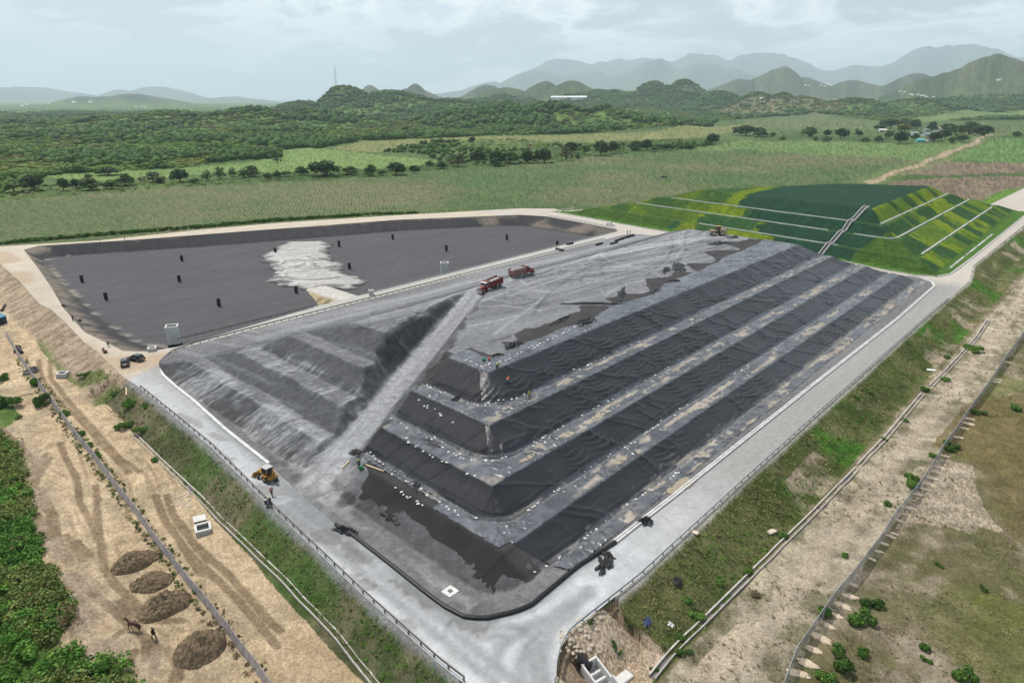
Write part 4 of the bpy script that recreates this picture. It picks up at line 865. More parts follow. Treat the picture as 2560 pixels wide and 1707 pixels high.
# ------------------------------------------------------------------ foliage
def leaf_mat(name, rough=.75):
    m = bpy.data.materials.new(name); m.use_nodes = True; t = m.node_tree; b = t.nodes['Principled BSDF']
    b.inputs['Roughness'].default_value = rough; b.inputs['Specular IOR Level'].default_value = .2
    a = N(t, 'ShaderNodeAttribute', attribute_name='col'); oi = N(t, 'ShaderNodeObjectInfo')
    v = ramp(t, oi.outputs['Random'], [(0, (.78, .8, .75)), (1, (1.2, 1.15, 1.1))])
    c = mixc(t, 1., a.outputs['Color'], v, 'MULTIPLY'); L(t, c, b.inputs['Base Color'])
    tr = N(t, 'ShaderNodeBsdfTranslucent'); L(t, c, tr.inputs[0]); mx = N(t, 'ShaderNodeMixShader', i_Fac=.22)
    L(t, b.outputs[0], mx.inputs[1]); L(t, tr.outputs[0], mx.inputs[2]); L(t, mx.outputs[0], t.nodes['Material Output'].inputs[0])
    return m
LEAF = leaf_mat('foliage'); BARK = mat('bark', (.13, .10, .075), var=.3, scale=4, bump=.03)
def leaf_quads(rng, P, Nn, size, elong=1.5):
    """one small bent leaf clump (quad) at each point"""
    n = len(P)
    d = Nn + rng.normal(0, .55, (n, 3)); d /= np.linalg.norm(d, axis=1)[:, None] + 1e-9
    a = np.cross(d, rng.normal(0, 1, (n, 3))); a /= np.linalg.norm(a, axis=1)[:, None] + 1e-9; b = np.cross(d, a)
    sz = size * rng.uniform(.6, 1.35, (n, 1))
    V = np.stack([P - a * sz * elong * .5, P + b * sz * .5 + d * sz * .12, P + a * sz * elong * .5, P - b * sz * .5 + d * sz * .12], 1).reshape(-1, 3)
    return V, np.arange(4 * n).reshape(n, 4)
def crown_points(rng, lobes, n):
    w = np.array([l[3] ** 2 for l in lobes]); k = rng.choice(len(lobes), n, p=w / w.sum())
    d = rng.normal(0, 1, (n, 3)); d[:, 2] = np.abs(d[:, 2]) * rng.choice([1, 1, 1, -.6], n); d /= np.linalg.norm(d, axis=1)[:, None]
    L_ = np.array(lobes)[k]; rr = L_[:, 3:4] * rng.uniform(.62, 1.06, (n, 1))
    P = L_[:, :3] + d * rr * np.array([1, 1, .78]); return P, d
def leaf_col(rng, P, d, base, var=.35):
    c = np.tile(base, (len(P), 1)) * (1 + var * rng.uniform(-1, 1, (len(P), 1))); c[:, 0] *= 1 + .25 * rng.uniform(-1, 1, len(P)); return np.repeat(np.clip(c, .004, .6), 4, 0)
class Proto: pass
def tree_proto(seed, base, hgt=8., w=8., nl=520, open_=0., leaf=.75):
    rng = np.random.default_rng(seed); p = Proto(); nb = 7 if open_ < .5 else 5
    lobes = []
    for i in range(nb):
        g = 2.4 * i + rng.uniform(-.4, .4); rr = w * .27 * rng.uniform(.5, 1.15) if i else 0
        lobes.append((rr * math.cos(g), rr * math.sin(g), hgt * (rng.uniform(.28, .62) if i else .70), w * rng.uniform(.20, .29)))
    P, d = crown_points(rng, lobes, nl); V, F = leaf_quads(rng, P, d, leaf)
    o = np_mesh('crown', V, F, LEAF, False, {'col': leaf_col(rng, P, d, base)}); p.crown = o.data; bpy.data.objects.remove(o)
    t = MB(); t.cyl((0, 0, -.4), (.1, .05, hgt * .34), w * .035, w * .024, 7)
    for l in lobes: t.cyl((.1, .05, hgt * .30), (l[0] * .85, l[1] * .85, l[2]), w * .018, w * .006, 5)
    p.trunk = t.mesh('trunk', BARK); p.h, p.w = hgt, w; return p
TP = [tree_proto(1, (.040, .085, .022), 8, 8, 700), tree_proto(2, (.046, .095, .026), 8, 9.5, 760), tree_proto(3, (.062, .12, .03), 8, 8, 560), tree_proto(4, (.085, .15, .035), 8, 7, 480),
      tree_proto(5, (.05, .10, .028), 8, 9, 260, 1.), tree_proto(6, (.10, .11, .055), 8, 7.5, 240, 1.), tree_proto(7, (.14, .17, .03), 8, 8, 460)]
KIND = ['dark green dense tree', 'broad dark green tree', 'mid green rounded tree', 'light green bushy tree', 'open airy green tree', 'sparse greyish brown tree', 'bright yellow-green tree']
def add_tree(kind, loc, h, w, label, group=None):
    p = TP[kind]; r = empty('tree', loc, random.uniform(0, 6.28), label, 'tree', group); r.scale = (w / p.w, w / p.w, h / p.h)
    for nm, me in (('crown', p.crown), ('trunk', p.trunk)): link(bpy.data.objects.new(nm, me), r)
    return r
def hit_far(px, py):
    X = (px - 1280) / F_PX; Y = -(py - 853.5) / F_PX
    d = np.array([X, math.cos(PITCH) + Y * math.sin(PITCH), -math.sin(PITCH) + Y * math.cos(PITCH)])
    k = np.geomspace(250, 22000, 1500); p = d[None] * k[:, None] + np.array([0, 0, CAMH])
    z = BASE + relief(p[:, 0], p[:, 1]); b = p[:, 2] <= z
    i = int(np.argmax(b)) if b.any() else 0
    return hit_far(px, py + 1.5) if not b.any() else np.array([p[i, 0], p[i, 1], z[i]])
ROWS = [(c5, 'in the left half of the field-edge row', [(120, 1280, 80, 170, 3), (290, 1265, 110, 150, 0), (535, 1265, 90, 80, 0), (640, 1250, 70, 90, 0), (745, 1210, 80, 90, 5), (760, 1262, 90, 150, 2), (940, 1250, 70, 130, 2), (1060, 1228, 100, 120, 2), (910, 1140, 60, 190, 0), (1290, 1195, 85, 170, 5), (1515, 1195, 100, 160, 0), (1740, 1185, 85, 100, 4), (1850, 1168, 95, 120, 4), (1955, 1150, 75, 90, 4), (2040, 1160, 70, 90, 4), (2110, 1115, 55, 90, 0), (2125, 1148, 60, 120, 4), (2250, 1170, 55, 80, 2), (1345, 1205, 45, 80, 0), (1640, 1205, 45, 90, 2), (2330, 1165, 70, 60, 2)]),
        (c6, 'in the middle of the field-edge row', [(90, 1150, 85, 170, 4), (730, 1142, 128, 285, 1), (930, 1132, 75, 140, 2), (1095, 1145, 105, 100, 2), (1310, 1132, 105, 165, 0), (1460, 1122, 70, 90, 0), (1190, 1140, 50, 80, 3), (520, 1135, 75, 110, 2), (380, 1150, 50, 90, 3), (1830, 1065, 115, 150, 5), (2010, 1040, 110, 130, 0), (2150, 1055, 125, 140, 0), (1950, 880, 55, 66, 0), (2270, 1035, 105, 150, 2), (310, 1030, 60, 70, 5), (1690, 1080, 65, 100, 2), (1590, 1060, 50, 80, 2)]),
        (c7, 'in the wooded clump at the field end', [(130, 1062, 75, 100, 2), (400, 1032, 105, 150, 0), (540, 1032, 120, 160, 0), (250, 1042, 110, 140, 3), (720, 1012, 120, 120, 5), (1010, 972, 125, 140, 0), (1110, 955, 100, 110, 0), (880, 965, 85, 110, 3), (760, 950, 90, 140, 0), (1300, 930, 85, 120, 2), (1400, 925, 85, 100, 0), (1560, 930, 55, 100, 0), (1940, 884, 85, 110, 0), (1760, 915, 40, 110, 2), (2230, 815, 82, 175, 0), (2340, 818, 72, 110, 0), (820, 1003, 45, 50, 2), (1470, 945, 50, 80, 3)]),
        (c8, 'near the small settlement', [(140, 822, 62, 120, 2), (240, 822, 42, 50, 2), (320, 845, 30, 60, 2), (540, 812, 75, 125, 2), (555, 822, 40, 40, 0), (690, 812, 52, 60, 0), (810, 832, 80, 95, 0), (690, 856, 42, 85, 2), (600, 850, 32, 40, 2), (960, 812, 45, 65, 0), (1015, 860, 38, 70, 2), (1130, 862, 55, 70, 2), (1300, 872, 92, 110, 0), (1210, 832, 60, 75, 2), (1230, 745, 70, 135, 0), (1340, 728, 60, 80, 2), (1430, 850, 52, 55, 2), (1440, 750, 70, 90, 0), (1575, 775, 72, 80, 0), (1590, 860, 65, 100, 0), (1680, 852, 72, 90, 0), (1740, 872, 48, 55, 2), (1830, 868, 50, 80, 0), (1880, 812, 95, 150, 2), (1710, 775, 62, 120, 0), (2010, 832, 75, 130, 0), (2280, 846, 42, 62, 2), (1345, 785, 62, 105, 6), (1770, 800, 60, 160, 2), (1130, 760, 40, 90, 0)])]
def build_trees():
    for c, where, rows in ROWS:
        cnt = {}; tot = {}
        for r in rows: tot[r[4]] = tot.get(r[4], 0) + 1
        for x, y, h, w, k in sorted(rows, key=lambda r: r[0]):
            px, py = c(x, y); p = G(px, py, BASE); D = np.linalg.norm(p - np.array([0, 0, CAMH])); m = D / F_PX / 3.357
            i = cnt.get(k, 0); cnt[k] = i + 1
            lab = (f'{ordn(i)} {KIND[k]} from the left ' if tot[k] > 1 else KIND[k] + ' ') + where
            p[2] += relief(p[0], p[1]); add_tree(k, p, h * m * 1.02, w * m * 1.05, lab, 'trees along the fields')
build_trees()
def ico(sub):
    bm = bmesh.new(); bmesh.ops.create_icosphere(bm, subdivisions=sub, radius=1); V = np.array([v.co[:] for v in bm.verts]); F = np.array([[v.index for v in f.verts] for f in bm.faces]); bm.free(); return V, F
def build_forest():
    rng = np.random.default_rng(3); PX = []; PY = []; RR = []
    r = 420.
    while r < 4300:
        R0 = np.clip(r * .0044, 2.2, 8.5); da = R0 * 1.75 / r
        az = np.arange(-R(46), R(46), da); az = az + rng.uniform(-.5, .5, len(az)) * da; rr = r + rng.uniform(-.5, .5, len(az)) * R0 * 1.9
        k = rr > forest_r(az) + rng.normal(0, 1, len(az)) * 6
        PX.append(np.sin(az[k]) * rr[k]); PY.append(np.cos(az[k]) * rr[k]); RR.append(np.full(k.sum(), R0)); r += R0 * 2.0
    x = np.concatenate(PX); y = np.concatenate(PY); R0 = np.concatenate(RR)
    for P in (FIELD_LIGHT, FIELD_YEL, FIELD_FAR, FIELD_FAR2, FIELD_FAR3):
        k = ~inside(P, x, y); x, y, R0 = x[k], y[k], R0[k]
    # scrub between the fields and in the clump at the field's end
    W1 = far(mapc(c6, [(1200, 945), (1420, 890), (1700, 855), (2350, 850)]) + mapc(c7, [(600, 880), (1000, 880), (1500, 850), (1900, 840), (1960, 890), (1600, 930), (1300, 950), (900, 985), (600, 1035), (100, 1060)]) + mapc(c6, [(1900, 1060), (1700, 1030), (1500, 960)]))
    W2 = far(mapc(c5, [(0, 1300), (300, 1230), (700, 1200), (1200, 1205), (1700, 1185), (2350, 1150)]) + mapc(c6, [(0, 1120), (600, 1110), (1300, 1085), (1650, 1040), (1900, 1050), (1750, 1075), (1100, 1150), (600, 1170), (0, 1205)]) + mapc(c5, [(1400, 1240), (740, 1300), (0, 1345)]))
    W3 = far(mapc(c8, [(0, 760), (500, 780), (1080, 740), (1250, 700), (1500, 700), (2000, 740), (2080, 800), (1900, 860), (1250, 860), (900, 800), (0, 840)]))
    for P, n, rr, sd in ((W1, 1500, 2.3, 1), (W2, 700, 1.5, 2), (W3, 160, 2.6, 3)):
        lo, hi = P.min(0), P.max(0); q = rng.uniform(lo, hi, (n * 6, 2)); q = q[inside(P, q[:, 0], q[:, 1])][:n]
        x = np.concatenate([x, q[:, 0]]); y = np.concatenate([y, q[:, 1]]); R0 = np.concatenate([R0, rr * rng.uniform(.5, 1.3, len(q))])
    r = np.hypot(x, y); nf = fbm(x * .006, y * .006, 201, 4); nn = fbm(x * .02, y * .02, 202, 3); hz_ = relief(x, y)
    tall = sstep(.5, .62, nf * .6 + nn * .4 + .0012 * np.minimum(hz_, 60)); keep = rng.random(len(x)) < .55 + .45 * tall
    x, y, R0, r, nf, nn, tall, hz_ = (a[keep] for a in (x, y, R0, r, nf, nn, tall, hz_)); n = len(x)
    z = BASE + hz_
    col = np.array((.040, .098, .014))[None] * tall[:, None] + np.array((.088, .158, .022))[None] * (1 - tall[:, None]); col = col * rng.uniform(.7, 1.3, (n, 1)); br = (rng.random(n) < .06) & (tall < .5); col[br] = np.array((.10, .095, .05))
    ylw = sstep(.5, .62, fbm(x * .012, y * .012, 205, 3)); col[:, 0] *= 1 + .35 * ylw * (1 - tall)
    sc_ = R0 * rng.uniform(.55, 1.35, n); hs_ = np.minimum(sc_, 7.5) * (.30 + .9 * tall); AV, AF, AQ, AC, off = [], [], [], [], 0
    for sub, sel, m in ((2, r < 1300, 8), (1, r >= 1300, 4)):
        Vp, Fp = ico(sub); nv = len(Vp); protos = []
        for j in range(6):
            k = 1 + .42 * (fbm(Vp[:, 0] * 1.7 + j * 9 + 20, Vp[:, 1] * 1.7 + Vp[:, 2] * 1.3 + 20, 210 + j, 3) - .5) * 2; protos.append(Vp * k[:, None] * np.array([1, 1, .8]))
        protos = np.array(protos); ns = int(sel.sum()); k = rng.integers(0, 6, ns); sc = sc_[sel]; hs = hs_[sel]; xx, yy, zz, cc = x[sel], y[sel], z[sel], col[sel]
        g = rng.uniform(0, 6.28, ns); P = protos[k]; ca, sa = np.cos(g)[:, None], np.sin(g)[:, None]
        V = np.stack([(P[..., 0] * ca - P[..., 1] * sa) * sc[:, None] + xx[:, None], (P[..., 0] * sa + P[..., 1] * ca) * sc[:, None] + yy[:, None], P[..., 2] * hs[:, None] + (zz + hs * .55)[:, None]], -1).reshape(-1, 3)
        AF.append((Fp[None] + (np.arange(ns) * nv)[:, None, None]).reshape(-1, 3) + off); AV.append(V); AC.append(np.repeat(cc, nv, 0) * (1 + .25 * (rng.random((ns * nv, 1)) - .5))); off += len(V)
        ii = np.repeat(np.arange(ns), m); d = rng.normal(0, 1, (ns * m, 3)); d[:, 2] = np.abs(d[:, 2]); d /= np.linalg.norm(d, axis=1)[:, None]   # leaf clumps roughen every outline
        Pq = np.stack([xx[ii], yy[ii], zz[ii] + hs[ii] * .55], -1) + d * np.stack([sc[ii], sc[ii], hs[ii] * .85], -1) * rng.uniform(.85, 1.2, (ns * m, 1))
        a = np.cross(d, rng.normal(0, 1, d.shape)); a /= np.linalg.norm(a, axis=1)[:, None]; b = np.cross(d + .6 * rng.normal(0, 1, d.shape), a); b /= np.linalg.norm(b, axis=1)[:, None]; sz = (sc[ii] * rng.uniform(.2, .42, ns * m))[:, None]
        Vq = np.stack([Pq - a * sz, Pq - b * sz * .8, Pq + a * sz, Pq + b * sz * .8], 1).reshape(-1, 3); AQ.append(np.arange(len(Vq)).reshape(-1, 4) + off); AV.append(Vq); AC.append(np.repeat(cc[ii] * rng.uniform(.8, 1.3, (ns * m, 1)), 4, 0)); off += len(Vq)
    o = np_mesh('forest', np.concatenate(AV), AF + AQ, LEAF, False, {'col': np.concatenate(AC)}); print('forest', n)
    tag(o, 'green scrub forest covering the plain and low hills behind the fields', 'forest', kind='stuff')
build_forest()
def bush_cloud(name, pts, rng, nl, size, base, label, cat, kind='stuff', zf=None, cols=None):
    """many low bushes grown together"""
    A, B, Cc = [], [], []
    for q, (x, y, r, h) in enumerate(pts):
        z = zf[q]; lob = [(x + rng.normal(0, r * .35), y + rng.normal(0, r * .35), z + h * rng.uniform(.25, .6), r * rng.uniform(.45, .75)) for _ in range(3)]
        P, d = crown_points(rng, lob, nl); V, F = leaf_quads(rng, P, d, size * rng.uniform(.8, 1.2), 1.8); A.append(V); B.append(P); Cc.append(leaf_col(rng, P, d, np.array(base if cols is None else cols[q]) * rng.uniform(.7, 1.3)))
    V = np.concatenate(A); o = np_mesh(name, V, np.arange(len(V)).reshape(-1, 4), LEAF, False, {'col': np.concatenate(Cc)}); return tag(o, label, cat, kind=kind)
def build_thicket():
    rng = np.random.default_rng(17); lo, hi = np.array([-120, 52]), np.array([-18, 190])
    q = rng.uniform(lo, hi, (12000, 2)); q = q[inside(THICKET, q[:, 0], q[:, 1])]; r = np.hypot(q[:, 0], q[:, 1]); q = q[(np.abs(np.arctan2(q[:, 0], q[:, 1])) < R(46))][:2600]
    d = pdist(THICKET, q[:, 0], q[:, 1]); n = fbm(q[:, 0] * .1, q[:, 1] * .1, 221, 3)
    keep = (n > .2) | (d < 3); q, d, n = q[keep], d[keep], n[keep]
    pts = [(a, b, rng.uniform(.9, 1.7), rng.uniform(.8, 2.2) * (1 if e > 1 else .8)) for (a, b), e in zip(q, d)]
    cols = [(.085, .205, .035) if v > .5 else ((.125, .25, .045) if v > .42 else (.16, .21, .06)) for v in n + rng.normal(0, .05, len(n))]
    for i in range(len(cols)):
        if rng.random() < .035: cols[i] = (.20, .16, .085)
    bush_cloud('thicket', pts, rng, 120, .25, None, 'dense green thicket filling the bottom left corner', 'thicket', zf=zground(q[:, 0], q[:, 1]), cols=cols)
build_thicket()
def build_hedge():
    rng = np.random.default_rng(23); P = far(mapc(c1, [(-400, 395), (0, 372), (300, 347), (800, 303), (1700, 232), (2350, 172)]) + mapc(c2, [(150, 190), (480, 165), (900, 140), (1100, 122), (1500, 112)]))
    seg = np.linalg.norm(np.diff(P, axis=0), axis=1); cum = np.concatenate([[0], np.cumsum(seg)]); u = np.arange(0, cum[-1], .8); x = np.interp(u, cum, P[:, 0]) + rng.normal(0, .5, len(u)); y = np.interp(u, cum, P[:, 1]) + rng.normal(0, .5, len(u))
    ht = 1.9 - .9 * sstep(160, 260, u); pts = [(a, b, 1.1, h * rng.uniform(.7, 1.2)) for a, b, h in zip(x, y, ht)]
    bush_cloud('hedge', pts, rng, 34, .75, (.075, .17, .025), 'long green hedge between the crop field and the far pit rim', 'hedge', kind='thing', zf=np.full(len(u), BASE))
build_hedge()
def shrub_proto(seed, base, nl=170, leaf=.115):
    rng = np.random.default_rng(seed); lob = [(rng.normal(0, .42), rng.normal(0, .42), rng.uniform(.15, .6), rng.uniform(.2, .55)) for _ in range(8)]
    P, d = crown_points(rng, lob, nl); V, F = leaf_quads(rng, P, d, leaf, 1.8); o = np_mesh('shrub', V, F, LEAF, False, {'col': leaf_col(rng, P, d, base, .45)}); me = o.data; bpy.data.objects.remove(o); return me
SP = [shrub_proto(31, (.095, .20, .035), 1500), shrub_proto(32, (.115, .22, .04), 1500), shrub_proto(33, (.075, .15, .032), 1500), shrub_proto(34, (.2, .155, .10), 500)]
SW = ['bright green', 'fresh green', 'dark green', 'dry brown']
SHR = [(cF, 'on the ground right of the mesh fence', [(970, 1080, 190, 200, 1), (1050, 920, 140, 120, 2), (810, 1390, 200, 210, 2), (985, 1320, 110, 110, 0), (660, 1540, 160, 130, 1), (1530, 1290, 90, 90, 0), (1830, 1540, 150, 160, 1), (1540, 1380, 80, 60, 1), (2005, 775, 60, 50, 2), (1640, 590, 60, 40, 2)]),
       (cF, 'on the gravel strip left of the mesh fence', [(660, 1000, 120, 120, 0), (1210, 80, 80, 60, 0), (90, 830, 110, 70, 3), (840, 500, 70, 60, 0)]),
       (cD, 'on the grassy bank below the right road', [(1530, 600, 80, 70, 0), (1060, 610, 60, 45, 0), (1890, 250, 150, 80, 1), (1690, 510, 90, 40, 0), (950, 665, 50, 40, 0), (1180, 1010, 50, 40, 2), (1340, 845, 60, 35, 0), (1700, 320, 60, 40, 0)]),
       (cD, 'close by the upper stretch of the mesh fence', [(1760, 1090, 110, 80, 2), (1980, 790, 90, 60, 2), (2290, 760, 100, 70, 0), (1430, 1390, 160, 130, 1), (1600, 1150, 80, 60, 0), (1690, 1030, 70, 50, 0)]),
       (cB, 'on the bank near the bottom junction', [(1910, 630, 100, 90, 1), (1670, 730, 80, 60, 0), (1490, 1000, 150, 80, 1), (1420, 880, 80, 70, 0), (2220, 340, 100, 70, 0), (1350, 1200, 90, 60, 0), (1390, 1320, 110, 70, 2), (790, 1270, 80, 70, 2), (1120, 1460, 60, 60, 2), (840, 1310, 50, 40, 1), (600, 1060, 60, 60, 2)]),
       (cL, 'on the grassy bank below the left road', [(1070, 400, 130, 120, 0), (1060, 560, 130, 110, 1), (1200, 590, 120, 90, 1), (950, 300, 80, 60, 0), (1220, 400, 60, 60, 0), (1290, 850, 70, 60, 0), (720, 120, 100, 50, 1), (800, 800, 60, 60, 0)]),
       (cL, 'beside the left fence', [(370, 370, 110, 150, 2), (280, 210, 70, 100, 0), (530, 470, 90, 80, 0), (670, 640, 90, 70, 0), (740, 730, 80, 60, 0), (810, 820, 70, 60, 0), (885, 910, 50, 50, 0), (60, 390, 200, 150, 2), (10, 180, 90, 90, 2), (150, 480, 70, 40, 1), (40, 1080, 10, 10, 0)])]
def build_shrubs():
    for c, where, rows in SHR:
        cnt = {}; tot = {}
        for r in rows: tot[r[4]] = tot.get(r[4], 0) + 1
        for x, y, w, h, k in sorted(rows, key=lambda r: r[1]):
            if w < 20: continue
            p = hit(*c(x, y)); D = np.linalg.norm(p - np.array([0, 0, CAMH])); m = D / F_PX / 3.357; i = cnt.get(k, 0); cnt[k] = i + 1
            o = link(bpy.data.objects.new('shrub', SP[k])); o.location = p - np.array([0, 0, .05]); o.rotation_euler = (0, 0, random.uniform(0, 6)); o.scale = (w * m * .46, w * m * .46, h * m * .58)
            tag(o, (f'{ordn(i)} ' if tot[k] > 1 else 'lone ') + f'{SW[k]} shrub ' + ('from the top, ' if tot[k] > 1 else '') + where, 'shrub', 'shrubs on the banks')
build_shrubs()
def build_tufts():
    rng = np.random.default_rng(41); n = 150000
    t = rng.uniform(20, 300, n); s = rng.uniform(-40, 175, n); x, y = XY(t, s); r = np.hypot(x, y)
    pr = rng.random(n) < np.clip((95 / r) ** 1.3, 0, 1); x, y, t, s, r = x[pr], y[pr], t[pr], s[pr], r[pr]
    ok = (np.abs(np.arctan2(x, y)) < R(44)) & ~inside(PLAT, x, y) & ~inside(SAND_YARD, x, y) & ~inside(GULLY, x, y) & ~inside(THICKET, x, y) & (y > 40); d = pdist(PLAT, x, y)
    bank = ((d < 9) & (s > 27)) | ((s > 44) & (d < 8)); patch = fbm(x * .08, y * .08, 231, 4); fl = (s < 29) & (patch > .52) & (rng.random(len(x)) < .22)
    ok &= (bank & (d > .9)) | fl; x, y, s, d, patch, bank, r = (a[ok] for a in (x, y, s, d, patch, bank, r)); n = len(x); z = zground(x, y)
    m = 4; ii = np.repeat(np.arange(n), m); g = rng.uniform(0, 6.28, n * m); lean = rng.uniform(.2, .55, n * m); h = rng.uniform(.18, .5, n * m); wd_ = rng.uniform(.03, .07, n * m) * (1 + r[ii] / 150)
    bx = x[ii] + rng.normal(0, .14, n * m); by = y[ii] + rng.normal(0, .14, n * m); bz = z[ii] - .03
    V = np.stack([np.stack([bx - np.sin(g) * wd_, by + np.cos(g) * wd_, bz], -1), np.stack([bx + np.sin(g) * wd_, by - np.cos(g) * wd_, bz], -1), np.stack([bx + np.cos(g) * lean, by + np.sin(g) * lean, bz + h], -1)], 1).reshape(-1, 3)
    q = sstep(.42, .6, patch + rng.normal(0, .05, n)); c = np.array((.21, .20, .085))[None] * (1 - q[:, None]) + np.array((.085, .19, .025))[None] * q[:, None]; c = c * rng.uniform(.6, 1.3, (n, 1)); fs_ = (s < 27) & (s > -60); c[fs_] = np.array((.22, .2, .1)) * rng.uniform(.6, 1.2, (fs_.sum(), 1))
    o = np_mesh('grass', V, np.arange(len(V)).reshape(-1, 3), LEAF, False, {'col': np.repeat(c[ii], 3, 0)}); tag(o, 'short mixed green and straw coloured grass growing on the banks', 'grass', kind='stuff')
build_tufts()
# ------------------------------------------------------------------ materials of built things
CONC = mat('concrete', (.40, .39, .365), var=.25, scale=1.5, bump=.02); CONCW = mat('pale_concrete', (.56, .55, .52), var=.18, scale=2.)
STEELD = mat('weathered_rail', (.16, .145, .135), rough=.7, var=.35, scale=2.); STEELG = mat('galvanised_rail', (.33, .34, .35), rough=.55, spec=.4, var=.2, scale=2.)
PIPEB = mat('black_pipe', (.016, .016, .017), rough=.5, var=.3, scale=3.); PIPEW = mat('pale_pipe', (.55, .54, .52), rough=.7, var=.3, scale=.6)
WHITE = mat('white_paint', (.78, .78, .76), rough=.5, var=.08); RED = mat('red_paint', (.14, .014, .014), rough=.45, spec=.5, var=.3, scale=1.5); REDD = mat('dusty_red_paint', (.22, .12, .10), rough=.8, var=.3, scale=1.2)
YEL = mat('yellow_paint', (.36, .19, .04), rough=.5, var=.25, scale=2.); YELD = mat('dusty_yellow_paint', (.42, .32, .2), rough=.8, var=.25, scale=2.); TYRE = mat('tyre_rubber', (.035, .033, .03), rough=.9, var=.3, scale=4.); DTYRE = mat('dusty_tyre', (.13, .12, .11), rough=.95, var=.3, scale=3.)
GLASS = mat('dark_glass', (.012, .014, .017), rough=.08, spec=.6, var=.05); CHROME = mat('dusty_metal', (.42, .41, .40), rough=.4, metal=.6, var=.2); BLACKP = mat('black_car_paint', (.012, .012, .014), rough=.22, spec=.6, var=.1, coat=.5)
DARK = mat('dark_trim', (.022, .022, .024), rough=.7, var=.2); LAMPW = mat('lamp_glass', (.7, .7, .66), rough=.15); LAMPR = mat('tail_lamp', (.25, .01, .01), rough=.2); WOOD = mat('wood', (.46, .36, .23), var=.3, scale=3.); ASHL = mat('ash_load', (.27, .265, .25), var=.3, scale=2.5, bump=.12)
GREYM = mat('grey_metal', (.22, .22, .22), rough=.6, var=.3, scale=2.); SOIL = mat('dug_soil', (.225, .165, .098), rough=.95, var=.6, scale=2.6, bump=.6, bscale=2.2); STONE = mat('pale_stone', (.55, .47, .37), rough=.9, var=.25, scale=2., bump=.06); BAG = mat('white_bag', (.58, .58, .56), rough=.8, var=.12)
BLUE = mat('blue_sheet', (.05, .20, .32), rough=.6, var=.2); SAND = mat('sand_fill', (.55, .45, .33), rough=.95, var=.25, scale=1.4, bump=.05); SCRAP = mat('plastic_scrap', (.014, .0145, .016), rough=.5, spec=.3, var=.4, scale=1., bump=.1, bscale=2.5)
def ribbon(name, P, m, prof, parent=None, closed=False):
    """profile [(across, up)] swept along ground points P (x, y, z)"""
    P = np.asarray(P, float); T = np.gradient(P[:, :2], axis=0); T /= np.linalg.norm(T, axis=1)[:, None] + 1e-9; Nn = np.stack([-T[:, 1], T[:, 0]], 1); k = len(prof)
    V = np.concatenate([[(p[0] + n[0] * a, p[1] + n[1] * a, p[2] + u) for a, u in prof] for p, n in zip(P, Nn)]); F = []
    for i in range(len(P) - 1):
        for j in range(k - (0 if closed else 1)): F.append((i * k + j, i * k + (j + 1) % k, (i + 1) * k + (j + 1) % k, (i + 1) * k + j))
    mb = MB(); mb.v = [tuple(v) for v in V]; mb.f = F + ([tuple(range(k)), tuple(range((len(P) - 1) * k, len(P) * k))] if closed else []); return mb.build(name, m, parent)
def resample(P, step):
    P = np.asarray(P, float); d = np.concatenate([[0], np.cumsum(np.linalg.norm(np.diff(P, axis=0), axis=1))]); n = max(2, int(round(d[-1] / step)) + 1); u = np.linspace(0, d[-1], n); return np.stack([np.interp(u, d, P[:, i]) for i in range(P.shape[1])], 1)
POSTM = {}
def guardrail(P, step, m, label, h=.75, zoff=0., group='guardrails along the roads'):
    P = np.asarray(P); P = np.column_stack([P, np.full(len(P), zoff)]) if P.shape[1] == 2 else P; Q = resample(P, step); r = empty('guardrail', tuple(Q[len(Q) // 2]), 0, label, 'guardrail', group); base = Q[len(Q) // 2]
    L_ = resample(P, 1.2) - base; ribbon('rail', L_, m, [(-.05, h), (.03, h - .05), (-.03, h - .16), (.03, h - .27), (-.05, h - .33), (-.09, h - .33), (-.09, h)], r, True)
    if m.name not in POSTM: POSTM[m.name] = MB().box((0, 0, .32), (.16, .16, .75)).mesh('post', m)
    T = np.gradient(Q[:, :2], axis=0)
    for q, t in list(zip(Q, T))[:100]:
        o = link(bpy.data.objects.new('post', POSTM[m.name]), r); o.location = q - base; o.rotation_euler = (0, 0, math.atan2(t[1], t[0]))
    return r
def wpx(pts, z=0.): return poly(pts, z)
def site(pts, z=0.): return np.array([(*XY(*p), z) for p in pts])
guardrail(wpx([(1160, 1702), (1098, 1654), (899, 1475), (700, 1285), (532, 1117), (352, 970)]), 2.5, STEELD, 'dark guardrail on the outer edge of the road at lower left')
guardrail(wpx([(1388, 1704), (1391, 1660), (1401, 1619), (1424, 1580), (1598, 1442), (1860, 1201), (2068, 1013)]), 2.6, STEELG, 'grey guardrail on the outer edge of the right road, nearest the bottom corner')
guardrail(wpx([(2068, 1013), (2306, 802.5), (2370, 748)]), 2.6, STEELG, 'grey guardrail continuing up the outer edge of the right road to the far bend')
guardrail(site([(71, 179.4), (90, 179.2), (112, 179.2)]), 2.4, STEELD, 'short guardrail on the pit edge left of the earth ramp')
guardrail(site([(134, 179.3), (200, 179.7), (282, 180.2)]), 2.4, STEELG, 'long guardrail on the pit edge right of the earth ramp')
guardrail(site([(58.8, 158), (61.5, 167), (66, 171.5), (73, 173.2), (90, 173.6), (170, 173.6)]), 2.4, STEELD, 'guardrail on the ash side of the pit road, bending round the left corner')
guardrail(site([(170, 173.6), (262, 173.4)]), 2.4, STEELG, 'guardrail on the ash side of the pit road, far stretch behind the trucks')
guardrail(site([(284.5, 182), (288.5, 186), (293, 205), (296.5, 233)]), 2.4, STEELG, 'guardrail on the right end of the pit near the white car')
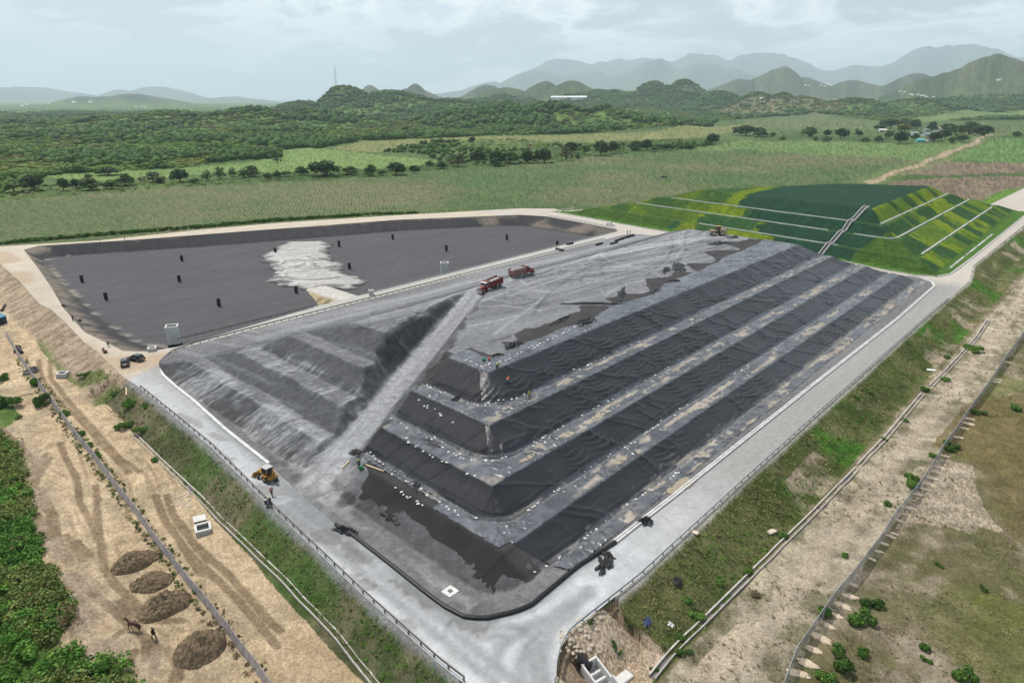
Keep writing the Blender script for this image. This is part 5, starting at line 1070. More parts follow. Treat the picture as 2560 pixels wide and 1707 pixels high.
# kerbs round the mound
def kerb(P, prof, m, label, z=0.): 
    P = np.asarray(P); P = resample(np.column_stack([P, np.full(len(P), z)]) if P.shape[1] == 2 else P, 1.5); o = ribbon('kerb', P, m, prof, None, True); return tag(o, label, 'kerb')
kerb(wpx([(402, 921), (408, 939), (441, 968.5), (482.6, 1001), (566, 1076), (672, 1160)]), [(-.3, -.05), (-.3, .3), (.1, .36), (.3, .3), (.3, -.05)], PIPEW, 'pale concrete kerb between the left road and the grey ash slopes')
kerb(wpx([(840, 1311), (879, 1335), (968, 1404), (1072, 1487), (1117, 1520), (1165, 1544), (1212, 1547), (1290, 1529), (1325.6, 1514), (1443, 1416), (1538, 1356)]), [(-.34, -.05), (-.3, .36), (-.08, .46), (.1, .45), (.34, .05)], PIPEB, 'low bund wrapped in black plastic round the bottom corner of the mound')
kerb(wpx([(1538, 1356), (1687, 1240), (1860, 1101), (2051, 949), (2241, 800), (2336.6, 716), (2331, 706), (2305, 696), (2271, 690)]), [(-.28, -.05), (-.28, .28), (.0, .3), (.0, .12), (.2, .12), (.2, .28), (.45, .26), (.45, -.05)], PIPEW, 'pale kerb gutter between the right road and the black plastic')
kerb(np.array([XY(*p) for p in ((299.5, 176), (287, 79), (281, 62), (279.3, 50), (282, 44.5), (290, 41), (330, 40), (480, 38))]), [(-.3, -.05), (-.3, .25), (.3, .25), (.3, -.05)], CONC, 'grey kerb round the foot of the green hill')
kerb(np.array([XY(*p) for p in ((300, 177), (304, 200), (311, 236), (316, 243), (330, 240))]), [(-.3, -.05), (-.3, .22), (.3, .22), (.3, -.05)], CONC, 'short grey kerb at the far left end of the green hill')
# open concrete drains outside the banks
def drain(P, label, w=.62, m=mat('weathered_concrete', (.44, .41, .36), var=.35, scale=1.)):
    r = empty('drain', tuple(P[0]), 0, label, 'drain'); Q = resample(np.asarray(P), 1.5) - np.asarray(P[0]); h = w / 2
    ribbon('channel', Q, STEELD, [(-h, .06), (-h, -.12), (h, -.12), (h, .06)], r)
    for sgn in (-1, 1):
        o = ribbon('wall', Q, m, [(sgn * h - .02, -.15), (sgn * h - .02, .22), (sgn * (h + .16) + .02, .22), (sgn * (h + .16) + .02, -.15)], r, True)
    return r
def pz(pts): P = resample(poly(pts, BASE), 1.5); return np.column_stack([P, np.maximum(zground(P[:, 0], P[:, 1]), BASE) + .06])
drain(pz([(332, 1085), (400, 1152), (500, 1245), (560, 1310), (700, 1450), (850, 1610), (930, 1707), (1010, 1800)]), 'open concrete drain at the foot of the left grassy bank')
drain(pz([(1630, 1693), (1672, 1641), (1878, 1437), (2000, 1317.5), cD(950, 1250)]), 'open concrete drain at the foot of the right bank, nearest stretch')
drain(pz([cD(970, 1220), cD(1220, 960), cD(1500, 622)]), 'open concrete drain at the foot of the right bank, middle stretch')
drain(pz([cD(1570, 560), cD(1700, 430), cD(1850, 268), cD(1960, 145), cD(2050, 0)]), 'open concrete drain at the foot of the right bank, farthest stretch')
# mesh fences
def mesh_mat():
    m = bpy.data.materials.new('wire_mesh'); m.use_nodes = True; t = m.node_tree; b = t.nodes['Principled BSDF']; b.inputs['Base Color'].default_value = (.19, .22, .25, 1); b.inputs['Metallic'].default_value = .3; b.inputs['Roughness'].default_value = .5
    uv = N(t, 'ShaderNodeUVMap'); sp = N(t, 'ShaderNodeSeparateXYZ'); L(t, uv.outputs[0], sp.inputs[0])
    def bars(q): return math_(t, 'LESS_THAN', math_(t, 'FRACT', math_(t, 'MULTIPLY', q, 6.0)), .40)
    k = math_(t, 'MAXIMUM', bars(math_(t, 'ADD', sp.outputs[0], sp.outputs[1])), bars(math_(t, 'SUBTRACT', sp.outputs[0], sp.outputs[1])))
    L(t, k, b.inputs['Alpha']); return m
MESHM = mesh_mat(); 
def fence(P, step, h, label, m, post_m):
    P = np.asarray(P); Q = resample(P, step); base = Q[0]; r = empty('fence', tuple(base), 0, label, 'fence')
    L_ = resample(P, .8) - base; d = np.concatenate([[0], np.cumsum(np.linalg.norm(np.diff(L_, axis=0), axis=1))]); n = len(L_)
    V = np.concatenate([L_ + [0, 0, .05], L_ + [0, 0, h]]); F = np.array([(i, i + 1, n + i + 1, n + i) for i in range(n - 1)]); uv = np.concatenate([np.column_stack([d, d * 0]), np.column_stack([d, d * 0 + h])])
    np_mesh('mesh_panel', V, F, m, False, uv=uv, parent=r); MBt = MB(); MBt.tube([tuple(q + [0, 0, h]) for q in L_], .035, 5); MBt.build('top_rail', post_m, r)
    pm = MB().cyl((0, 0, -.3), (0, 0, h + .1), .06, .06, 6).mesh('post', post_m)
    for q in Q[:100]: link(bpy.data.objects.new('post', pm), r).location = q - base
    return Q
def on_ground(pts):
    P = poly(pts, BASE); P = resample(P, 1.5); return np.column_stack([P, zground(P[:, 0], P[:, 1])])
fr_pts = [cF(310, 1568 + 120), cF(430, 1360), cF(590, 1140), cF(760, 880), cF(905, 720), cF(1060, 510), cF(1170, 360), cF(1260, 210), cF(1430, 0), cD(1560, 1290), cD(1650, 1130), cD(1800, 920), cD(1900, 770), cD(2060, 550), cD(2190, 350), cD(2350, 130), (2600, 790)]
FQ = fence(on_ground(fr_pts), 3.2, 2.0, 'long galvanised wire mesh fence crossing the dry ground at right', MESHM, STEELG)
# pale fill heaped beside the fence posts
def lump(seed, m, name='mound', rough=.25, n=14, flat=.5):
    rng = np.random.default_rng(seed); g = np.linspace(0, 2 * np.pi, n, endpoint=False); rings = []
    for k, (rr, zz) in enumerate(((1.0, -.15), (.93, .12), (.72, .5), (.4, .82), (.12, 1.0))):
        rings.append([(rr * math.cos(a) * (1 + rough * rng.uniform(-1, 1) * (k < 4)), rr * math.sin(a) * (1 + rough * rng.uniform(-1, 1) * (k < 4)), zz * flat * (1 + .3 * rng.uniform(-1, 1) * (0 < k))) for a in g])
    return MB().loft(rings).mesh(name, m, True)
FM = [lump(50 + i, SAND, 'soil_heap') for i in range(3)]
FOOT = [(455, 1490, 130), (530, 1400, 120), (590, 1290, 100), (650, 1190, 120), (705, 1085, 75), (780, 1005, 80), (830, 920, 100), (890, 840, 90), (920, 745, 60), (1080, 530, 50), (1135, 465, 50), (1180, 400, 55), (1230, 335, 60), (1255, 312, 50), (1310, 207, 50), (1365, 155, 50), (1380, 97, 70)]
FOOT = [(*cF(a, b), w) for a, b, w in FOOT] + [(*cD(a, b), w) for a, b, w in ((1470, 1465, 60), (1510, 1415, 60), (1545, 1372, 70), (1575, 1325, 75), (1600, 1270, 60), (1640, 1235, 60), (1685, 1140, 55), (1800, 985, 60), (1885, 870, 70), (1890, 828, 60), (1850, 908, 45), (2130, 500, 50), (2115, 520, 45), (2210, 355, 45))]
for i, (a, b, w) in enumerate(sorted(FOOT, key=lambda q: -q[1])):
    p = hit(a, b); m_ = np.linalg.norm(p - np.array([0, 0, CAMH])) / F_PX / 3.357 * w * .55
    o = link(bpy.data.objects.new('soil_heap', FM[i % 3])); o.location = p; o.scale = (m_ * 1.15, m_ * .62, min(.7, m_ * .5)); o.rotation_euler = (0, 0, R(-32) + random.uniform(-.25, .25))
    tag(o, f'{ordn(i)} pale soil heap along the mesh fence, counting from the bottom', 'soil heap', 'pale soil heaps at the fence posts')
FB = mat('worn_fence_sheet', (.27, .245, .235), rough=.7, var=.4, scale=1.2)
def solid_fence(pts, h, label):
    P = on_ground(pts); r = empty('fence', tuple(P[0]), 0, label, 'fence'); L_ = resample(P, 1.0) - P[0]
    L_[:, :2] += np.column_stack([.12 * (fbm(np.arange(len(L_)) * .7, np.zeros(len(L_)), 261, 3) - .5)] * 2)
    ribbon('sheet', L_, FB, [(-.35, 0), (.0, h), (.06, h), (-.27, 0)], r, True); pm = MB().cyl((0, 0, -.3), (.28, .2, h + .12), .06, .05, 5).mesh('post', GREYM)
    for q in resample(P, 3.0)[:100]: link(bpy.data.objects.new('post', pm), r).location = q - P[0]
solid_fence([cL(60, -200), cL(180, 0), cL(270, 130), cL(420, 330), cL(530, 480), cL(680, 690), cL(780, 800), cL(900, 960), cL(1020, 1120), cL(1170, 1310), cL(1340, 1560), cLL(1430, 520), cLL(1580, 720), cLL(1800, 980), cLL(2050, 1310), cLL(2240, 1560), cLL(2400, 1800)], 1.25, 'worn leaning sheet fence running through the sandy yard at left')
def build_fenceweeds():
    rng = np.random.default_rng(77); P = on_ground([cL(180, 0), cL(270, 130), cL(420, 330), cL(530, 480), cL(680, 690), cL(780, 800), cL(900, 960), cL(1020, 1120), cL(1170, 1310), cL(1340, 1560), cLL(1430, 520), cLL(1580, 720), cLL(1800, 980), cLL(2050, 1310), cLL(2240, 1560)]); pts = []; cols = []
    for p in resample(P, .55):
        v = vn(p[0] * .15, p[1] * .15, 78); 
        for sgn in (-1, 1):
            if rng.random() < (.8 if sgn < 0 else .45 if v > .45 else .2):
                pts.append((p[0] + sgn * rng.uniform(.4, 1.7 if sgn < 0 else 1.1), p[1] - sgn * -.2 + rng.normal(0, .3), rng.uniform(.15, .65), rng.uniform(.12, .4))); cols.append((.12, .17, .05) if v > .40 else (.20, .16, .09))
    q = np.array([(a, b) for a, b, *_ in pts]); bush_cloud('weeds', pts, rng, 26, .15, None, 'low green and withered weeds growing along the worn sheet fence', 'weeds', zf=zground(q[:, 0], q[:, 1]), cols=cols)
build_fenceweeds()
# ------------------------------------------------------------------ things in and round the pit
def risers():
    pts = [((206, 706), 'left-hand bank'), ((266, 750), 0), ((455, 653), 0), ((449, 705), 0), ((548, 766), 0), ((689, 634), 0), ((848, 617), 0), ((874, 673), 0), ((741, 733), 0), ((982, 599), 0), ((1116, 628), 0), ((1267, 600), 0), ((1393, 617), 0)]
    lab = ['black vent riser closest to the left bank of the pit', 'black vent riser nearest the front left part of the pit floor', 'black vent riser nearest the far wall in the left half of the pit', 'black vent riser in the middle of the left half of the pit floor', 'black vent riser between the left tower and the ash spread', 'black vent riser at the far left edge of the pale ash spread', 'black vent riser at the far right edge of the pale ash spread', 'black vent riser just right of the middle of the ash spread', 'black vent riser at the near end of the ash, by the grassy ramp flank', 'black vent riser near the far wall, right of the ash spread', 'black vent riser behind the right concrete tower', 'black vent riser near the far wall at the right end of the pit', 'black vent riser at the near right end, beside the pit guardrail']
    for ((px, py), _), lb in zip(pts, lab):
        p = G(px, py, PIT_Z); r = empty('vent_riser', tuple(p), random.uniform(0, 6), lb, 'vent riser', 'black vent risers on the pit floor'); r.scale = (1, 1, random.uniform(.92, 1.05))
        m = MB(); 
        for k in range(7): m.cyl((0, 0, .02 + k * .37), (0, 0, .34 + k * .37), .60, .62, 12); m.cyl((0, 0, .33 + k * .37), (0, 0, .40 + k * .37), .54, .54, 12)
        m.build('casing', PIPEB, r); MB().cyl((0, 0, 2.6), (0, 0, 2.72), .64, .62, 12).build('cap', DARK, r); MB().cyl((0, 0, -.1), (0, 0, .05), .85, .8, 12).build('base_collar', GREYM, r)
risers()
def tower(px, py, w, h, z, rz, label, m=CONC, foot=True, cap=CONCW, cat='concrete tower', name='concrete_tower'):
    p = G(px, py, z); r = empty(name, tuple(p), rz, label, cat); th = .25; mb = MB()
    for sx_, sy_, dx, dy in ((0, 1, w, th), (0, -1, w, th), (1, 0, th, w - 2 * th), (-1, 0, th, w - 2 * th)): mb.box((sx_ * (w - th) / 2, sy_ * (w - th) / 2, h / 2 - .2), (dx, dy, h + .4))
    mb.build('shaft', mat('tower_concrete', (.52, .52, .49), var=.22, scale=1.2) if h > 3 else m, r); rm = MB()
    for sx_, sy_, dx, dy in ((0, 1, w + .14, th + .1), (0, -1, w + .14, th + .1), (1, 0, th + .1, w - 2 * th + .02), (-1, 0, th + .1, w - 2 * th + .02)): rm.box((sx_ * (w - th) / 2, sy_ * (w - th) / 2, h + .05), (dx, dy, .16))
    rm.build('rim', cap, r); MB().box((0, 0, .3 * h), (w - 2 * th - .02, w - 2 * th - .02, .1)).build('inner_floor', DARK, r)
    if foot: MB().box((0, 0, .25), (w + .06, w + .06, .7)).build('black_base', PIPEB, r)
    return r
tower(437, 862, 3.1, 5.5, PIT_Z, R(20), 'square open-topped concrete tower standing in the near left corner of the pit')
tower(1112, 690, 3.0, 5.3, PIT_Z, R(8), 'square open-topped concrete tower at the pit edge behind the red truck')
tower(381, 876, 1.9, .8, 0, R(20), 'low concrete chamber beside the left tower at the pit corner', foot=False, cat='chamber', name='concrete_chamber')
tower(928, 737, 1.5, 1.5, 0, R(10), 'small concrete manhole with white lid at the head of the pit ramp', foot=False, cat='chamber', name='concrete_chamber')
tower(*cL(530, 140), 2.2, 1.0, BASE, R(10), 'open concrete chamber on the sandy ground below the left bank', foot=False, cat='chamber', name='concrete_chamber')
tower(*cL(1706, 1425), 2.3, .5, BASE + .1, R(28), 'open concrete chamber beside the left drain, its lid lying next to it', foot=False, cat='chamber', name='concrete_chamber')
q = G(*cL(1675, 1330), BASE + .1); lid = MB().bbox((0, 0, .08), (1.9, 1.7, .14), .03).build('chamber_lid', CONCW); lid.location = q; lid.rotation_euler = (.06, .03, R(30)); tag(lid, 'pale square slab lying beside the open chamber at the left drain', 'slab')
q = hit(*cK(1428, 803)); sl_ = empty('drain_cover', tuple(q + [0, 0, .05]), R(48), 'white square pad with a small dark centre on the ash at the bottom corner', 'drain cover'); MB().bbox((0, 0, .04), (1.7, 1.7, .16), .03).build('pad', CONCW, sl_); MB().box((0, 0, .18), (.5, .5, .12)).build('hatch', STEELD, sl_)
def pipe_len(a, b, r, label, m=PIPEB, cat='pipe'):
    pa, pb = np.array(a, float), np.array(b, float); d = pb - pa; o = MB(); o.cyl((0, 0, 0), tuple(d), r, r, 10, True); n = max(1, int(np.linalg.norm(d) / 1.2))
    for k in range(n + 1): c = d * k / n; w = d / np.linalg.norm(d) * .09; o.cyl(tuple(c - w), tuple(c + w), r * 1.08, r * 1.08, 10)
    o = o.build('pipe', m); o.location = pa; return tag(o, label, cat)
def hp(xy, dz=0): p = hit(*xy); return p + np.array([0, 0, dz])
for a, b, r, lb in (((640, 750), (700, 768), .45, 'black pipe lying across the guardrail beside the pit road'), ((730, 714), (780, 704), .4, 'black pipe lying on the far pit road behind its guardrail'), ((975, 720), (1025, 706), .45, 'grey-black pipe on the ash, nearest the trucks'), ((1097, 712), (1152, 696), .45, 'grey-black pipe on the ash, second from the trucks'), ((1140, 685), (1232, 655), .5, 'long black pipe lying along the top edge of the ash'), ((1234, 655), (1288, 638), .5, 'black pipe at the far end of the row on the ash edge')): pipe_len(hp(cE(*a), r * .9), hp(cE(*b), r * .9), r, lb)
pipe_len(hp(c1(15, 935), .35), hp(c1(45, 890), .35), .35, 'black pipe lying by the blue shed at the left edge'); pipe_len(hp(c1(130, 1285), .4), hp(c1(165, 1245), .4), .42, 'left one of two short black pipes lying on the sand by the left fence'); pipe_len(hp(c1(185, 1290), .4), hp(c1(150, 1240), .4), .42, 'right one of two short black pipes lying on the sand by the left fence')
def scrap(px, size, label, seed, m=SCRAP, cat='plastic scrap', hgt=.35):
    rng = np.random.default_rng(seed); p = hit(*px); n = 21; g = np.linspace(-1, 1, n); X, Y = np.meshgrid(g, g); rr = np.hypot(X, Y); Z = hgt * (1 - np.abs(2 * fbm(X * 2.6 + seed, Y * 2.2, seed, 4) - 1)) ** 3 * 1.1 * np.clip(1.35 - rr, 0, 1) + .05
    k = 1 + .9 * (fbm(np.arctan2(Y, X) * 2.3 + 9, rr * .3, seed + 1, 3) - .5) * 2; V = np.stack([X * k * size[0] / 2, Y * k * size[1] / 2, Z], -1).reshape(-1, 3); F = grid_faces(n, n); F = F[(rr.ravel()[F] < 1.15).all(1)]; us, inv = np.unique(F, return_inverse=True)
    o = np_mesh('plastic_scrap', V[us], inv.reshape(F.shape), m, False); o.location = p; o.rotation_euler = (0, 0, rng.uniform(0, 6)); return tag(o, label, cat)
SCR = [(cE(860, 1375), (5.5, 2.6), 'black heap of bunched plastic on the summit edge nearest the corner', .9), (cE(920, 1340), (3, 1.6), 'small black plastic heap beside the bunched plastic on the summit edge', .8), (cE(1670, 905), (11, 3.4), 'long ragged black plastic heap halfway along the summit', .9), (cE(1560, 930), (7, 2), 'crumpled black plastic left of the long summit heap', .6), (cE(1620, 1020), (4, 2), 'crumpled black plastic sheet below the long summit heap', .6), (cE(1470, 1100), (7, 2), 'torn black plastic strip at the summit edge, middle stretch', .4), (cE(2010, 700), (9, 4), 'torn shiny plastic heap at the far end of the summit', .6), (cE(2120, 650), (6, 3), 'ragged plastic scraps near the wheel loader', .5), (cE(670, 1350), (7, 1.4), 'folded strip of black plastic lying on the ash near the corner', .5), (cE(1190, 1130), (12, 2), 'ragged black roll of plastic between ash and summit liner', .7), (cE(960, 1210), (13, 1.4), 'long ragged black edge roll of plastic on the summit', .5),
       (cA(1300, 45), (5, 2.0), 'bundle of dark rolls by the near summit corner', .8), (cA(1155, 130), (2.4, .6), 'small dark plastic roll standing out at the summit corner', .5), (cA(805, 500), (2.2, 1.2), 'black bag of plastic on the third bench by the corner', .6), (cA(590, 865), (4.5, 1.6), 'black tangled plastic on the second bench toward the ramp', .5), (cA(470, 1225), (3.5, 1.3), 'black tangled plastic at the edge of the lowest left bench', .5), (cM(1660, 950), (2.6, 1.6), 'dark bundle where the ramp meets the second bench', .7), (cM(1940, 1490), (3.6, 1.2), 'flap of torn black fabric low on the left slope', .6), (cK(545, 300), (3.6, 1.5), 'crumpled black plastic at the end of the left bund', .9),
       (cB(700, 580), (3.4, 1.8), 'crumpled grey plastic sheet dropped on the right road', .5), (cB(740, 510), (2.8, 1.6), 'second crumpled plastic sheet on the right road beside the bund', .5), (cB(1055, 215), (2.4, 1.7), 'rolled black bundle on the kerb of the right road', 1.0), (cL(270, 90), (4.2, 3), 'black crumpled tarpaulin on the sand by the left fence', 1.0), (cB(1315, 715), (1.8, 1.2), 'dark scrap lying in the green weeds of the right bank', .5), (cD(1100, 1010 - 1000 + 0), (3, .8), 'loose plastic roll at the far toe of the right slope', .3)]
for i, (px, sz, lb, h) in enumerate(SCR): scrap(px, sz, lb, 300 + i, SCRAP, 'plastic heap', h)
def plank(a, b, label, w=.28):
    pa, pb = hp(a, .22), hp(b, .22); d = pb - pa; o = MB().box((0, 0, 0), (np.linalg.norm(d), w, .12)).build('plank', WOOD); o.location = (pa + pb) / 2; o.rotation_euler = (0, -math.atan2(d[2], math.hypot(d[0], d[1])), math.atan2(d[1], d[0])); tag(o, label, 'plank')
plank(cA(140, 740), cA(310, 702), 'pale wooden plank on the third bench end by the ramp'); plank(cA(50, 1055), cA(198, 1108), 'pale wooden plank on the second bench end by the ramp'); plank(cM(1530, 1080), cM(1590, 1020), 'short pale wooden batten beside the foot of the ramp'); plank(cL(160, 305), cL(310, 272), 'pale beam laid across the sandy yard near the upper left')
plank(cL(880, 385), cL(940, 435), 'loose white batten lying on the left bank'); plank(cL(1062, 300), cL(1060, 235), 'white post lying upright-looking on the left bank near the road corner', .35)
# white sandbags holding the plastic
def bags():
    rng = np.random.default_rng(61); BM = [lump(70 + i, BAG, 'sandbag', .3, 8, .8) for i in range(3)]; n = 0
    lines = [('first', [(1212, 1012), (1299, 995), (1388, 952), (1466, 916), (1530, 886), (1597, 856)], 34), ('second', [(977, 1050), (1067, 1096), (1138, 1141), (1228, 1158), (1317, 1123), (1388, 1079), (1466, 1034), (1597, 966)], 48), ('third', [(912, 1128), (989, 1184), (1079, 1242), (1150, 1290), (1228, 1303), (1317, 1278), (1406, 1218), (1478, 1166), (1597, 1103)], 46), ('fourth', [(1293, 1465), (1404, 1390), (1479, 1330), (1568, 1263), (1716, 1170)], 26),
             ('crest', [(1130, 892), (1215, 918), (1262, 905), (1320, 876), (1380, 848), (1450, 812)], 44), ('left crest', [(1040, 1000), (1090, 1032), (1140, 1060)], 10), ('bench2', [(1012, 1100), (1072, 1138), (1150, 1178), (1200, 1198)], 12), ('bench1', [(965, 1200), (1010, 1235), (1060, 1268)], 9), ('far', [(1597, 960), (1800, 860), (2000, 760)], 20), ('far', [(1597, 1097), (1800, 960), (2000, 830)], 20)]
    for nm, P, k in lines:
        P = np.array(P, float); d = np.concatenate([[0], np.cumsum(np.linalg.norm(np.diff(P, axis=0), axis=1))])
        for u in np.sort(rng.uniform(0, d[-1], k)):
            px = np.interp(u, d, P[:, 0]) + rng.normal(0, 2.5); py = np.interp(u, d, P[:, 1]) + rng.normal(0, 2); p = hit(px, py); o = link(bpy.data.objects.new('sandbag', BM[n % 3])); n += 1
            o.location = p + np.array([0, 0, .16]); sc = rng.uniform(.15, .27); o.scale = (sc * 1.25, sc, sc * .8); o.rotation_euler = (0, 0, rng.uniform(0, 6)); tag(o, 'small white sandbag weighing down the black plastic on the mound', 'sandbag', 'white sandbags on the black plastic')
bags()
# ------------------------------------------------------------------ green hill: stairs and bench drains
def hillpath(f, a, b, n): return np.array([(*XY(*f(q)), 0) for q in np.linspace(a, b, n)])
def lay(P, dz=.18): 
    t, s = TS(P[:, 0], P[:, 1]); P[:, 2] = zgreen(t, s, False) + dz; return P
def hdrain(P, label): return tag(ribbon('bench_drain', lay(P), CONCW, [(-.33, -.3), (-.33, .15), (-.2, .15), (-.15, -.02), (.15, -.02), (.2, .15), (.33, .15), (.33, -.3)], None, True), label, 'drain channel', 'pale drains on the green hill benches')
ft = lambda d: (lambda s: (281 + .165 * (s - 50) + d, s))
hdrain(hillpath(ft(9.8), 83, 150, 60), 'pale drain on the lowest bench of the front slope of the green hill'); hdrain(hillpath(ft(20), 91, 196, 90), 'pale drain on the middle bench of the front slope of the green hill'); hdrain(hillpath(ft(28.3), 86, 178, 80), 'pale drain on the upper bench of the front slope of the green hill')
hdrain(np.array([(*XY(t, s), 0) for t, s in zip(np.linspace(300, 464, 90), np.linspace(53.2, 53.0, 90))]), 'pale drain on the lowest bench of the right slope of the green hill')
hdrain(np.vstack([hillpath(ft(20), 80, 67, 12), np.array([(*XY(t, s), 0) for t, s in zip(np.linspace(307.5, 458, 90), np.linspace(64.4, 63.6, 90))])]), 'pale drain curving round the middle bench of the right slope of the green hill')
hdrain(np.array([(*XY(t, s), 0) for t, s in zip(np.linspace(316, 447, 70), np.linspace(72.9, 72.4, 70))]), 'pale drain on the upper bench of the right slope of the green hill')
hdrain(np.array([(*XY(t, s), 0) for t, s in zip(np.linspace(300, 392, 60), np.linspace(43, 42.2, 60))]), 'thin pale drain along the foot of the right slope of the green hill')
def stairs():
    b = np.array([XY(284.5, 87.5), XY(328.5, 82.5)]); Q = resample(b, .9); P = lay(np.column_stack([Q, np.zeros(len(Q))]), .25); r = empty('stairway', tuple(P[0]), 0, 'pale concrete stairway climbing the front of the green hill to its top', 'stairway'); L_ = P - P[0]
    T = (b[1] - b[0]) / np.linalg.norm(b[1] - b[0]); Nn = np.array([-T[1], T[0]]); st = MB()
    for q in L_[:-1]: st.box((q[0], q[1], q[2] + .25), (.5, 1.2, .5), math.atan2(T[1], T[0]))
    st.build('steps', STEELD, r)
    for sg in (-1, 1): ribbon('side_wall', L_ + np.array([*(Nn * sg * .78), 0]), CONCW, [(-.1, -.6), (-.1, .7), (.1, .7), (.1, -.6)], r, True)
    ribbon('channel', L_, DARK, [(-.66, .2), (.66, .2)], r)
stairs()
# ------------------------------------------------------------------ vehicles (local +X is forward)
def wheel(parent, x, y, r, w, tm=TYRE, rimm=GREYM):
    s = 1 if y > 0 else -1; t = MB(); t.cyl((0, -w / 2, 0), (0, -w / 2 + .05, 0), r * .9, r, 14); t.cyl((0, -w / 2 + .05, 0), (0, w / 2 - .05, 0), r, r, 14, False); t.cyl((0, w / 2 - .05, 0), (0, w / 2, 0), r, r * .9, 14); o = t.build('wheel', tm, parent); o.location = (x, y, r)
    k = MB(); k.cyl((0, s * w * .5 + s * .005, 0), (0, s * (w * .5 + .04), 0), r * .58, r * .5, 10); k.cyl((0, s * (w * .5 + .03), 0), (0, s * (w * .5 + .09), 0), r * .2, r * .16, 8); k.build('rim', rimm, o); return o
def dump_truck(xy, head, label, bedm, dust, loadlab, heap=.5):
    p = hp(xy); e_ = np.array([math.cos(head), math.sin(head)]); za, zb = surf(*(p[:2] + e_ * 3.1)), surf(*(p[:2] - e_ * 2.3)); pit_ = -math.atan2(float(za[0] - zb[0]), 5.4); p[2] = float(zb[0] + (za[0] - zb[0]) * 2.3 / 5.4); r = empty('dump_truck', tuple(p), head, label, 'dump truck', 'dump trucks on the ash'); tm = DTYRE if dust else TYRE
    for x in (3.15,): [wheel(r, x, s * 1.02, .53, .34, tm) for s in (-1, 1)]
    for x in (.35, -1.6, -2.95): [wheel(r, x, s * 1.0, .53, .55, tm) for s in (-1, 1)]
    MB().box((.1, -.42, .95), (8.0, .16, .3)).box((.1, .42, .95), (8.0, .16, .3)).box((-3.9, 0, .9), (.15, 2.2, .25)).build('chassis', DARK, r)
    h = MB(); h.loft([[(2.35, -.85, 1.0), (2.35, .85, 1.0), (2.35, .85, 1.9), (2.35, .55, 2.1), (2.35, -.55, 2.1), (2.35, -.85, 1.9)], [(3.3, -.75, 1.0), (3.3, .75, 1.0), (3.3, .75, 1.75), (3.3, .5, 1.95), (3.3, -.5, 1.95), (3.3, -.75, 1.75)], [(4.05, -.62, .95), (4.05, .62, .95), (4.05, .62, 1.6), (4.05, .42, 1.78), (4.05, -.42, 1.78), (4.05, -.62, 1.6)]]); hood = h.build('hood', RED, r, False)
    g = MB().box((4.08, 0, 1.28), (.08, 1.0, .7))
    for k in range(5): g.box((4.13, -.4 + k * .2, 1.28), (.04, .05, .66))
    g.build('grille', CHROME, r); MB().bbox((4.2, 0, .72), (.28, 2.35, .34), .05).build('bumper', CHROME, r)
    for s in (-1, 1):
        MB().cyl((4.05, s * .86, 1.25), (4.16, s * .86, 1.25), .14, .14, 10).build('headlight', LAMPW, r)
        f = MB(); f.loft([[(3.15 + .78 * math.cos(a), s * .78, .55 + .78 * math.sin(a)), (3.15 + .78 * math.cos(a), s * 1.22, .55 + .78 * math.sin(a)), (3.15 + .72 * math.cos(a), s * 1.22, .55 + .72 * math.sin(a)), (3.15 + .72 * math.cos(a), s * .78, .55 + .72 * math.sin(a))] for a in np.linspace(.15, 2.9, 8)]); f.build('fender', RED, r)
        MB().cyl((.95, s * 1.05, .85), (2.0, s * 1.05, .85), .32, .32, 12).build('fuel_tank', CHROME, r); MB().cyl((.98, s * .95, 1.1), (.98, s * .95, 3.25), .08, .08, 8).build('exhaust_stack', CHROME, r); MB().box((2.35, s * 1.35, 2.0), (.08, .12, .5)).box((2.35, s * 1.22, 2.1), (.05, .3, .04)).build('mirror', CHROME, r)
    c = MB(); c.loft([[(1.15, -1.05, z0), (2.4, -1.05, z0), (2.4, 1.05, z0), (1.15, 1.05, z0)] if z0 < 2 else [(1.15, -.98, z0), (2.4 - (z0 - 1.9) * .42, -.98, z0), (2.4 - (z0 - 1.9) * .42, .98, z0), (1.15, .98, z0)] for z0 in (.95, 1.9, 2.72)]); cab = c.build('cab', RED, r)
    MB().box((2.24, 0, 2.3), (.04, 1.65, .6), 0, -.38).build('windshield', GLASS, cab)
    for s in (-1, 1): MB().box((1.75, s * 1.015, 2.27), (.75, .05, .55)).build('window', GLASS, cab); MB().box((1.75, s * 1.06, 1.4), (.95, .04, .85)).build('door', RED, cab)
    MB().bbox((1.65, 0, 2.8), (1.35, 2.05, .14), .05).build('roof', WHITE if not dust else CHROME, cab)
    b = MB(); y = 1.22
    b.box((-1.55, 0, 1.2), (4.9, 2.3, .12)); b.box((-1.55, -y, 1.95), (4.9, .1, 1.5)); b.box((-1.55, y, 1.95), (4.9, .1, 1.5)); b.box((.87, 0, 2.1), (.1, 2.44, 1.9)); b.box((-3.98, 0, 1.9), (.1, 2.44, 1.35)); b.box((1.35, 0, 3.02), (.95, 2.2, .08))
    for k in range(8):
        for s in (-1, 1): b.box((-3.8 + k * .64, s * (y + .08), 1.95), (.12, .12, 1.46))
    for s in (-1, 1): b.box((-1.55, s * (y + .06), 2.72), (4.95, .16, .12)); b.box((-1.55, s * (y + .06), 1.25), (4.95, .16, .12))
    b.build('bed', bedm, r); t = MB().box((-4.05, 0, 1.9), (.06, 2.3, 1.25)).build('tailgate', bedm, r); r.rotation_euler = (0, pit_, head)
    for s in (-1, 1): MB().box((-4.1, s * .8, 1.05), (.06, .3, .14)).build('tail_light', LAMPR, r)
